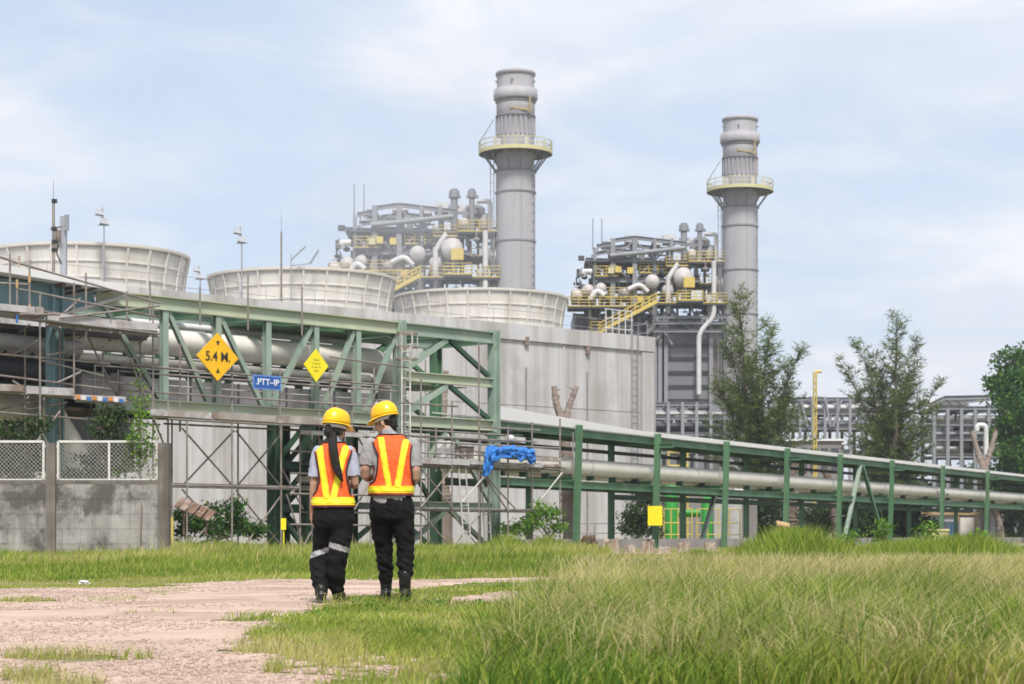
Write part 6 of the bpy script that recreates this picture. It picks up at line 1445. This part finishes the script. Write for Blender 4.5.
broad_tree(637, 108, [(629, 516, 6), (636, 508, 7), (645, 515, 8), (648, 500, 7), (632, 525, 7), (643, 527, 8), (641, 494, 5), (652, 520, 7), (651, 507, 7), (655, 530, 6), (627, 529, 5), (646, 490, 4), (638, 531, 6), (651, 493, 4)], 'dark shrub at right end of the concrete wall behind rack', 26, leaf_dark, 0.17, 700, 'dark_shrub', 0.04, 'shrub')
for i, (px, Y, lobes, m, lab) in enumerate(((215, 66.5, [(200, 520, 10), (214, 512, 12), (230, 520, 11), (208, 530, 10), (222, 530, 10), (240, 526, 8), (236, 508, 7)], leaf_m, 'leafy green shrub behind the crossed scaffold braces'),
        (90, 56, [(103, 428, 11), (108, 415, 10), (110, 432, 12), (104, 450, 12), (84, 462, 9), (112, 455, 12), (88, 477, 9), (70, 476, 7), (106, 475, 12), (125, 445, 11), (122, 470, 12), (118, 420, 9)], leaf_dark, 'dark brushy shrub filling the space behind the mesh fence'),
        (548, 76, [(540, 510, 7), (552, 515, 8), (534, 522, 7), (520, 528, 7), (556, 528, 7), (508, 530, 6)], weed_m, 'bright green weedy shrub below scaffold beside dead trunk'))):
    broad_tree(px, Y, lobes, lab, 30 + i, m, 0.13 if m != leaf_dark else 0.11, 620, 'shrub', 0.03, 'shrub', fork=0.2)
# creeper on the fence post end
rg = np.random.default_rng(77); base = V((wx(140), YW - 0.05, 0)); t = thing('creeper', 'bright green creeper hanging through right end of the mesh panel', 'creeper', base)
st = MB(); cs = []
for k in range(20):
    x = 142 + rg.normal() * 9; pts = [V((wx(x + rg.normal() * 3), YW - 0.1 + rg.random() * 0.3, wz(370 + 75 * rg.random() + abs(x - 142) * 1.5)))]
    while pts[-1].z > wz(rg.uniform(440, 500)): pts.append(pts[-1] + V((rg.normal() * 0.05, rg.normal() * 0.03, -0.14)))
    if len(pts) < 3: continue
    st.path(pts, 0.006, 4)
    for p in pts: cs.append(np.array(p)[None] + rg.normal(size=(5, 3)) * np.array([0.07, 0.06, 0.06]))
st.path([V((wx(140), YW + 0.0, 0)), V((wx(142), YW, 1.2)), V((wx(138), YW + 0.1, wz(430)))], 0.02, 6)
st.build('stem', bark, t); leaf_mesh('foliage', np.concatenate(cs) - np.array(base), 0.085, weed_m, t, 5, 0.7)

# far wood beyond the plant
rg = np.random.default_rng(15); n = 5200; cs = []
for k in range(n // 20):
    px = rg.uniform(560, 1080); Yc = rg.uniform(262, 285); p = P(px, HZ, Yc); h = 7.0 + 3.5 * math.sin(px * 0.05) * math.sin(px * 0.017) + rg.normal() * 0.8
    cs.append(np.array([[p.x, p.y, 0]]) + rg.normal(size=(70, 3)) * np.array([1.5, 1.2, 0]) + np.column_stack([np.zeros(70), np.zeros(70), h * rg.random(70) ** 0.8]))
tag(leaf_mesh('woods', np.concatenate(cs), 0.9, leaf_dark, None, 16, 0.6), kind='stuff')
for i, (px, Y, lobes, m, lab) in enumerate(((20, 57, [(8, 430, 12), (25, 440, 12), (38, 425, 10), (14, 455, 12), (34, 462, 12), (5, 470, 10), (22, 475, 12)], leaf_dark, 'dark shrub behind the mesh panel at the left border'),
        (190, 68, [(178, 515, 8), (190, 522, 9), (200, 528, 9), (184, 532, 9), (246, 528, 8), (254, 532, 7), (262, 528, 6)], leaf_m, 'low spreading green shrub right of the wall end'))):
    broad_tree(px, Y, lobes, lab, 38 + i, m, 0.12, 620, 'shrub', 0.03, 'shrub', fork=0.2)
p = P(186, HZ, 62); t = None
b = MB()
for k in range(9): b.box(p + V((-0.2 + k * 0.12, 0.1 * (k % 2), 1.0 - k * 0.05)), (0.125, 0.03, 0.5), R=Matrix.Rotation(-0.9, 3, 'X') @ Matrix.Rotation(0.4, 3, 'Y'))
b.tube(p + V((-0.1, 0.2, 0)), p + V((-0.1, 0.2, 0.95)), 0.03, n=6); b.tube(p + V((0.6, 0.2, 0)), p + V((0.6, 0.2, 0.6)), 0.03, n=6)
b.thing('rusty_sheet', mat('rusted_sheet', (0.17, 0.10, 0.07), 0.8, 0.3, 3, blotch=0.6, blotch_col=(0.38, 0.33, 0.30), blotch_scale=2), 'tilted rusty sheet on two stakes right of the wall end', 'metal sheet')
p = P(171.5, HZ, 58); MB().tube(p - V((0, 0, CH)), V((p.x, p.y, zat(517, 58))), 0.06, n=8).thing('yellow_stake', yellow_rail, 'short yellow stake beside right end of the block wall', 'stake')
p = P(283.5, HZ, 63); b = MB(); b.box(V((p.x, p.y, zat(524, 63))), (0.16, 0.04, 0.36)); b.tube(V((p.x, p.y + 0.05, 0)), V((p.x, p.y + 0.05, zat(520, 63))), 0.025, n=6); b.thing('yellow_tag', lemon_sign, 'small yellow tag plate on a stake at foot of dark green column', 'sign')
# dead forked trunks
def dead_tree(pts_list, label, m=dead_wood, base=None):
    b = MB(); wb = random.Random(len(label))
    for pts, r0, r1 in pts_list:
        P_ = bend(pts, 0.5, 4) if len(pts) > 2 else [V(p) for p in pts]; Q = []
        for a_, c_ in zip(P_[:-1], P_[1:]):
            for k in range(4): Q.append(a_.lerp(c_, k / 4))
        Q.append(P_[-1]); n = len(Q); b.path(Q, 1, 12, radii=[(r0 + (r1 - r0) * i / (n - 1)) * (1 + wb.uniform(-0.16, 0.16)) for i in range(n)])
        for k in range(3): c_ = Q[wb.randrange(1, n)]; b.tube(c_, c_ + V((wb.uniform(-1, 1), wb.uniform(-0.6, 0.2), wb.uniform(0.1, 0.7))) * r0 * 2.2, r1 * 0.45, r1 * 0.2, n=7)
    return b.thing('dead_tree_trunk', m, label, 'dead tree')
Y = 92; dead_tree([([P(571, 548, Y), P(569, 485, Y), P(564, 425, Y)], 0.42, 0.22), ([P(564, 426, Y), P(556, 404, Y), P(554, 386, Y)], 0.2, 0.13), ([P(564, 428, Y), P(569, 405, Y), P(577, 386, Y)], 0.2, 0.11)], 'forked dead trunk behind the blue tarp scaffold, in front of the wall')
Y = 86; dead_tree([([P(444, 552, Y), P(443, 490, Y), P(442, 430, Y)], 0.38, 0.2), ([P(442, 432, Y), P(444, 395, Y), P(446, 371, Y)], 0.19, 0.12), ([P(442, 436, Y), P(434, 415, Y), P(430, 392, Y)], 0.12, 0.06)], 'dead trunk inside the bridge tower right of the man')
Y = 153; dead_tree([([P(986, 552, Y), P(985, 500, Y), P(984, 468, Y)], 0.38, 0.3), ([P(984, 470, Y), P(977, 450, Y), P(972, 431, Y)], 0.28, 0.17), ([P(984, 470, Y), P(990, 452, Y), P(996, 431, Y)], 0.26, 0.17)], 'forked pale dead trunk rising above the rack roof at right')
Y = 128; dead_tree([([P(791, 555, Y), P(792, 520, Y), P(790, 480, Y)], 0.42, 0.3), ([P(790, 482, Y), P(795, 465, Y)], 0.28, 0.2)], 'brown bare trunk beside the first wide rack column', bark)
Y = 132; dead_tree([([P(840, 552, Y), P(835, 515, Y), P(826, 470, Y)], 0.36, 0.22)], 'leaning grey trunk behind the slanting green brace', bark)
Y = 152; dead_tree([([P(1001, 550, Y), P(1000, 525, Y), P(993, 508, Y)], 0.3, 0.24)], 'short pale trunk in front of the dark bush near right border')

# stump and rubble
def rock(px, py0, py1, w, Y, label, seed, name='rubble_rock', cat='rock', m=rock_m, group=None):
    rg = np.random.default_rng(seed); p = P(px, HZ, Y); k = Y / FPX; h = max(0.2, zat(py0, Y)); bmn = bmesh.new(); bmesh.ops.create_icosphere(bmn, subdivisions=4, radius=1)
    for v in bmn.verts:
        n_ = v.co.normalized(); d = 1 + 0.45 * mnoise.noise(n_ * 1.6 + V((seed, 0, 0))) + 0.40 * mnoise.noise(n_ * 3.4 + V((0, seed, 0))) + 0.22 * mnoise.noise(n_ * 8) + 0.10 * mnoise.noise(n_ * 17)
        v.co = V((n_.x * w * k / 2 * d, n_.y * w * k / 2.6 * d, max(-0.1, h * 0.45 + n_.z * h * 0.55 * d)))
    me = bpy.data.meshes.new(name); bmn.to_mesh(me); bmn.free(); me.materials.append(m)
    for f in me.polygons: f.use_smooth = False
    o = bpy.data.objects.new(name, me); COL.objects.link(o); o.location = (p.x, p.y, 0); return tag(o, label, cat, group)
rock(588, 535, 556, 17, 60, 'dark round tree stump left of the rubble', 2, 'tree_stump', 'stump', wood_dk)
stump_m = mat('fibrous_stump', (0.27, 0.20, 0.15), 0.95, 0.3, 3, bump=0.7, bump_scale=12, streak=0.8, streak_col=(0.52, 0.44, 0.36), streak_scale=4.5, blotch=0.5, blotch_col=(0.08, 0.055, 0.04), blotch_scale=2)
def stump(px, py0, w, Y, label, seed):
    k = Y / FPX; r = w * k / 2; h = max(0.2, zat(py0, Y)); base = P(px, HZ, Y); base.z = 0; n, m = 40, 12; vs = []
    for j in range(m + 1):
        f = j / m
        for q in range(n):
            a = 2 * PI * q / n; d = V((math.cos(a), math.sin(a), 0)); g = mnoise.noise(d * 2.2 + V((seed, 0, f * 0.5))); e = mnoise.noise(d * 6 + V((0, seed, f)))
            rr_ = r * (1.0 + 0.45 * (1 - f) ** 3 - 0.12 * f + 0.28 * g + 0.16 * e); top = h * (0.82 + 0.30 * mnoise.noise(d * 2.5 + V((0, 0, seed))) + 0.18 * e)
            vs.append(base + d * rr_ * V((1, 0.75, 1)).x + V((0, 0, f * top - 0.03)))
    b = MB(); b.add(vs, [(j * n + q, j * n + (q + 1) % n, (j + 1) * n + (q + 1) % n, (j + 1) * n + q) for j in range(m) for q in range(n)])
    c = base + V((0, 0, h * 0.72)); o_ = len(vs); b.add(vs[-n:] + [c], [(q, (q + 1) % n, n) for q in range(n)])
    return b.thing('tree_stump', stump_m, label, 'stump', 'cut stumps along the path slab')
for i, (px, y0, w, Y, lab) in enumerate(((611, 537, 17, 61, 'pale fibrous cut stump right of the dark stump'), (648, 538, 14, 62, 'pale cut stump just left of the yellow plate column'), (684, 541, 12, 63, 'small pale cut stump between two green columns'), (710, 541, 13, 64, 'brown cut stump left of the tall third column'), (630, 543, 12, 60, 'low cut stump between the two larger pale ones'), (664, 545, 12, 62, 'lowest cut stump just right of the yellow plate column'))): stump(px, y0, w, Y, lab, 40 + i * 3.7)
o = rock(84, 583, 588, 10, 24.0, 'small white stone at the edge of the dirt road', 51, 'white_stone', 'stone', roof_white); o.scale = (1, 1, 0.28)

# ------------------------------------------------------------------ grass
def blades(x, y, h, w, tint, lean, seed, wind=(0.12, 0.02), bend_=0.5):
    rg = np.random.default_rng(seed); n = len(x); z = gz(x, y) - 0.01; a = rg.random(n) * 2 * PI; lx, ly = np.cos(a) * lean * h + wind[0] * h, np.sin(a) * lean * h + wind[1] * h
    f = rg.random(n) * PI; sx, sy = np.cos(f) * w, np.sin(f) * w * 0.6
    p0 = np.stack([x, y, z], -1); p1 = np.stack([x + lx * 0.35, y + ly * 0.35, z + h * 0.58], -1); p2 = np.stack([x + lx, y + ly, z + h * (1 - 0.25 * lean)], -1); s = np.stack([sx, sy, np.zeros(n)], -1)
    v = np.stack([p0 - s, p0 + s, p1 + s * 0.8, p1 - s * 0.8, p2], 1).reshape(-1, 3); o = (np.arange(n) * 5)[:, None]
    f1 = np.concatenate([o + np.array([0, 1, 2]), o + np.array([0, 2, 3]), o + np.array([3, 2, 4])], 1).reshape(-1)
    return v, f1, np.repeat(tint, 5)
class Grass:
    def __init__(s): s.v, s.f, s.t, s.n = [], [], [], 0
    def add(s, x, y, h, w, tint, lean, seed, **k):
        v, f, t = blades(x, y, h, w, tint, lean, seed, **k); s.v.append(v); s.f.append(f + s.n); s.t.append(t); s.n += len(v)
    def build(s, name): return tag(raw_mesh(name, np.concatenate(s.v), np.concatenate(s.f), 3, grass_m, np.concatenate(s.t)), kind='stuff')
def scatter(n, px0, px1, y0, y1, seed, power=1.0):
    rg = np.random.default_rng(seed); y = (y0 ** 2 + (y1 ** 2 - y0 ** 2) * rg.random(n)) ** 0.5 if power == 1 else y0 + (y1 - y0) * rg.random(n) ** power
    px = px0 + (px1 - px0) * rg.random(n); return (px - 512) / FPX * y, y, rg
def tallness(x, y):
    """0 on the trodden verge, 1 in the tall meadow on the right"""
    px, py = to_px(x, y); edge = np.interp(py, [540, 560, 580, 600, 620, 640, 684, 800], [560, 575, 590, 570, 545, 520, 475, 420]) + (noise2(x, y, 0.8, 31) - 0.5) * 60
    return np.clip((px - edge + 22) / 44, 0, 1)
GR = Grass()
# short turf
for n, y0, y1, sd, dn in ((60000, 7.6, 13, 1, 1), (85000, 13, 24, 2, 1)):
    x, y, rg = scatter(n, -40, 640, y0, y1, sd, 1.0); k = ~bare(x, y) & (tallness(x, y) < 0.9) & (noise2(x, y, 1.6, 15) + 0.6 * noise2(x, y, 6, 16) > 0.38); x, y = x[k], y[k]; n = len(x)
    tn = 0.22 + 0.9 * noise2(x, y, 0.8, 17) * noise2(x, y, 2.5, 18) + 0.35 * (rg.random(len(k)) < 0.10)[k] + rg.normal(0, 0.12, len(k))[k] + 0.05
    GR.add(x, y, (0.035 + 0.075 * rg.random(n) ** 1.5) * (0.6 + 0.9 * noise2(x, y, 0.9, 19)) * np.interp(y, [15, 20, 24], [1, 0.6, 0.35]), np.maximum(0.0022, 0.00020 * y), np.clip(tn, 0, 1), 0.6, sd)
# sparse tufts on the road
x, y, rg = scatter(24000, -60, 560, 7.6, 24, 3); k = bare(x, y) & (noise2(x, y, 1.1, 20) + 0.5 * noise2(x, y, 5, 21) > 1.13); x, y = x[k], y[k]; n = len(x)
GR.add(x, y, 0.02 + 0.05 * rg.random(n), np.full(n, 0.003), np.clip(rg.normal(0.45, 0.15, n), 0, 1), 0.7, 4)
# verge between road and wall / bridge, left to middle
x, y, rg = scatter(170000, -60, 640, 20, 74, 5, 1.15); k = ~bare(x, y) & (tallness(x, y) < 0.95) & ((y < 49.6) | (x > wx(171) * y / 50)); x, y = x[k], y[k]; n = len(x)
rise = np.clip((y - 24) / 16, 0, 1); patch = noise2(x, y, 0.22, 22)
GR.add(x, y, (0.06 * np.interp(y, [22, 29], [0.4, 1.0]) + 0.27 * rise * (0.5 + 0.8 * patch)) * (0.45 + 0.65 * rg.random(n) + 0.5 * (rg.random(n) < 0.06)) * (0.55 + 0.9 * noise2(x, y, 0.7, 29)), np.maximum(0.004, 0.00022 * y), np.clip(0.17 + 0.75 * noise2(x, y, 0.35, 23) * noise2(x, y, 1.1, 24) + 0.34 * np.clip((y - 38) / 12, 0, 1) * noise2(x, y, 0.5, 25) + rg.normal(0, 0.13, n) + 0.4 * (rg.random(n) < 0.10), 0, 1), 0.35, 6)
# tall meadow on the right
for n, y0, y1, sd in ((70000, 7.4, 14, 7), (105000, 14, 30, 8), (105000, 30, 80, 9)):
    x, y, rg = scatter(n, 430, 1070, y0, y1, sd, 1.0); T0 = tallness(x, y); k = (rg.random(n) < T0 + 0.05) & ~(bare(x, y) & (T0 < 0.6)) & (noise2(x, y, 1.3, 37) + 0.5 * noise2(x, y, 4, 38) > 0.42); x, y, T0 = x[k], y[k], T0[k]; n = len(x)
    base_h = np.interp(y, [7, 10, 15, 22, 30, 45, 60, 80], [0.23, 0.29, 0.32, 0.29, 0.22, 0.16, 0.16, 0.20]); pt = noise2(x, y, 0.55, 26)
    tn = 0.09 + 0.95 * noise2(x, y, 0.45, 27) * (0.25 + noise2(x, y, 1.9, 28)) + rg.normal(0, 0.14, n) + 0.06 * np.clip((y - 10) / 8, 0, 1) + 0.42 * (rg.random(n) < 0.15)
    pxx, _ = to_px(x, y); base_h = base_h * (1 - 0.7 * np.clip((605 - pxx) / 30, 0, 1) * np.clip((y - 18) / 3, 0, 1)) * (1 - 0.62 * np.clip((y - 34) / 12, 0, 1) * np.clip((740 - pxx) / 40, 0, 1))
    GR.add(x, y, base_h * (0.35 + 0.65 * T0) * (0.55 + 0.65 * rg.random(n)) * (0.25 + 0.7 * pt + 0.75 * noise2(x, y, 1.9, 36) ** 1.5), np.maximum(0.0034, 0.00022 * y), np.clip(tn, 0, 1), 0.55, sd + 20)
# straw coloured seed stalks
for n, y0, y1, sd in ((4200, 7.6, 16, 11), (9000, 16, 42, 12)):
    x, y, rg = scatter(n, 450, 1070, y0, y1, sd, 1.0); k = rg.random(n) < tallness(x, y); x, y = x[k], y[k]; n = len(x)
    GR.add(x, y, np.interp(y, [7, 12, 20, 30, 42], [0.40, 0.50, 0.52, 0.40, 0.26]) * (0.6 + 0.55 * rg.random(n)), np.maximum(0.0016, 0.00016 * y), np.clip(rg.normal(0.88, 0.1, n), 0, 1), 0.5, sd, wind=(0.25, 0))
rg = np.random.default_rng(92)
for c in range(330):          # clumps through the meadow: coarse green ones and dry ones
    Yc = 8 + 34 * rg.random() ** 1.3; px = rg.uniform(500, 1060); xc = (px - 512) / FPX * Yc
    if tallness(np.array([xc]), np.array([Yc]))[0] < 0.5: continue
    dry = rg.random() < 0.33; n = 70; hh = np.interp(Yc, [8, 14, 22, 30, 42], [0.40, 0.47, 0.46, 0.36, 0.26]) * rg.uniform(0.6, 1.15); sp = 0.06 + 0.10 * rg.random()
    GR.add(xc + rg.normal(size=n) * sp, Yc + rg.normal(size=n) * sp * 1.5, hh * (0.45 + 0.6 * rg.random(n)), np.full(n, max(0.0036, 0.00024 * Yc)), np.clip(rg.normal(0.80 if dry else rg.uniform(0.02, 0.3), 0.13, n), 0, 1), rg.uniform(0.5, 1.0), 700 + c, wind=(rg.normal() * 0.15, 0))
# sedge tufts with arching blades where turf meets meadow, and grass before the woman's feet
rg = np.random.default_rng(91)
for c in range(70):
    py = rg.uniform(590, 684); px = np.interp(py, [590, 620, 684], [585, 555, 500]) + rg.normal() * 42 + 15; Yc = FPX * CH / (py - HZ); xc = (px - 512) / FPX * Yc; n = 60
    GR.add(xc + rg.normal(size=n) * 0.05, Yc + rg.normal(size=n) * 0.05, rg.uniform(0.12, 0.36) * (0.6 + 0.6 * rg.random(n)), np.full(n, max(0.003, 0.00022 * Yc)), np.clip(rg.normal(rg.uniform(0.15, 0.5), 0.14, n), 0, 1), 1.1, 100 + c, wind=(0.0, 0))
for px, py in ((330, 607), (336, 604), (322, 609), (345, 606), (395, 603), (384, 605), (410, 602), (440, 594)):
    Yc = FPX * CH / (py - HZ); xc = (px - 512) / FPX * Yc; n = 40; GR.add(xc + rg.normal(size=n) * 0.08, Yc + rg.normal(size=n) * 0.12, 0.05 + 0.16 * rg.random(n) ** 2, np.full(n, 0.0035), np.clip(rg.normal(0.5, 0.2, n), 0, 1), 0.9, 300 + px)
# bright tall reedy clumps in front of the rack
for px, w, Yc, h, n, sd in ((790, 44, 38, 0.86, 3600, 41), (756, 26, 40, 0.62, 1100, 42), (832, 22, 42, 0.62, 900, 43), (905, 50, 48, 0.6, 1900, 44), (965, 46, 44, 0.72, 2800, 45), (815, 30, 36, 0.6, 1200, 52), (700, 26, 50, 0.3, 600, 53), (1000, 26, 48, 0.40, 800, 46), (870, 20, 48, 0.48, 700, 47), (940, 14, 52, 0.66, 500, 48), (505, 26, 60, 0.75, 900, 49), (545, 22, 62, 0.7, 700, 50), (215, 60, 60, 0.5, 1500, 51)):
    rg = np.random.default_rng(sd); dx = rg.normal(size=n) * w * 0.5; x = (px - 512 + dx) / FPX * Yc; y = Yc + rg.normal(size=n) * 1.3
    GR.add(x, y, h * np.exp(-(dx / w) ** 2) * (0.65 + 0.5 * rg.random(n)), np.full(n, 0.011), np.clip(rg.normal(0.33, 0.14, n), 0, 1), 0.4, sd)
GR.build('grass')
rg = np.random.default_rng(93); cs = []; tn = []
for c in range(380):
    Yc = 10.5 + 26 * rg.random() ** 1.4; px = rg.uniform(300, 1060); xc = (px - 512) / FPX * Yc; a1, a2 = np.array([xc]), np.array([Yc]); T0 = tallness(a1, a2)[0]
    if bare(a1, a2)[0]: continue
    hh = 0.025 + 0.28 * T0 * rg.random(); n = 18; cs.append(np.array([[xc, Yc, 0.02]]) + rg.normal(size=(n, 3)) * np.array([0.06, 0.08, 0]) + np.column_stack([np.zeros(n), np.zeros(n), hh * rg.random(n) ** 0.7])); tn.append(np.full(n, rg.uniform(0.25, 0.85)))
tag(leaf_mesh('weeds', np.concatenate(cs), 0.030, weed_m, None, 94, 0.6, 0.6, np.concatenate(tn)), kind='stuff')
# weeds with broad leaves beside posts
for i, (px, py, Y, w, lab) in enumerate(((882, 528, 55, 11, 'leafy bright weed at foot of the wide rack column'), (925, 530, 56, 12, 'leafy weed climbing the pale stone post'), (972, 540, 45, 13, 'leafy bright weed right of the pale stone post'), (848, 540, 54, 9, 'low leafy weed left of the slanting green brace'))):
    broad_tree(px, Y, [(px - w * 0.5, py + 4, w * 0.5), (px + w * 0.4, py + 2, w * 0.55), (px, py + 10, w * 0.6), (px + w * 0.2, py - 4, w * 0.35)], lab, 60 + i, weed_m, 0.10, 700, 'weed', 0.012, 'weed', 'leafy weeds at rack posts', 0.3)
print('objects', len(bpy.data.objects))
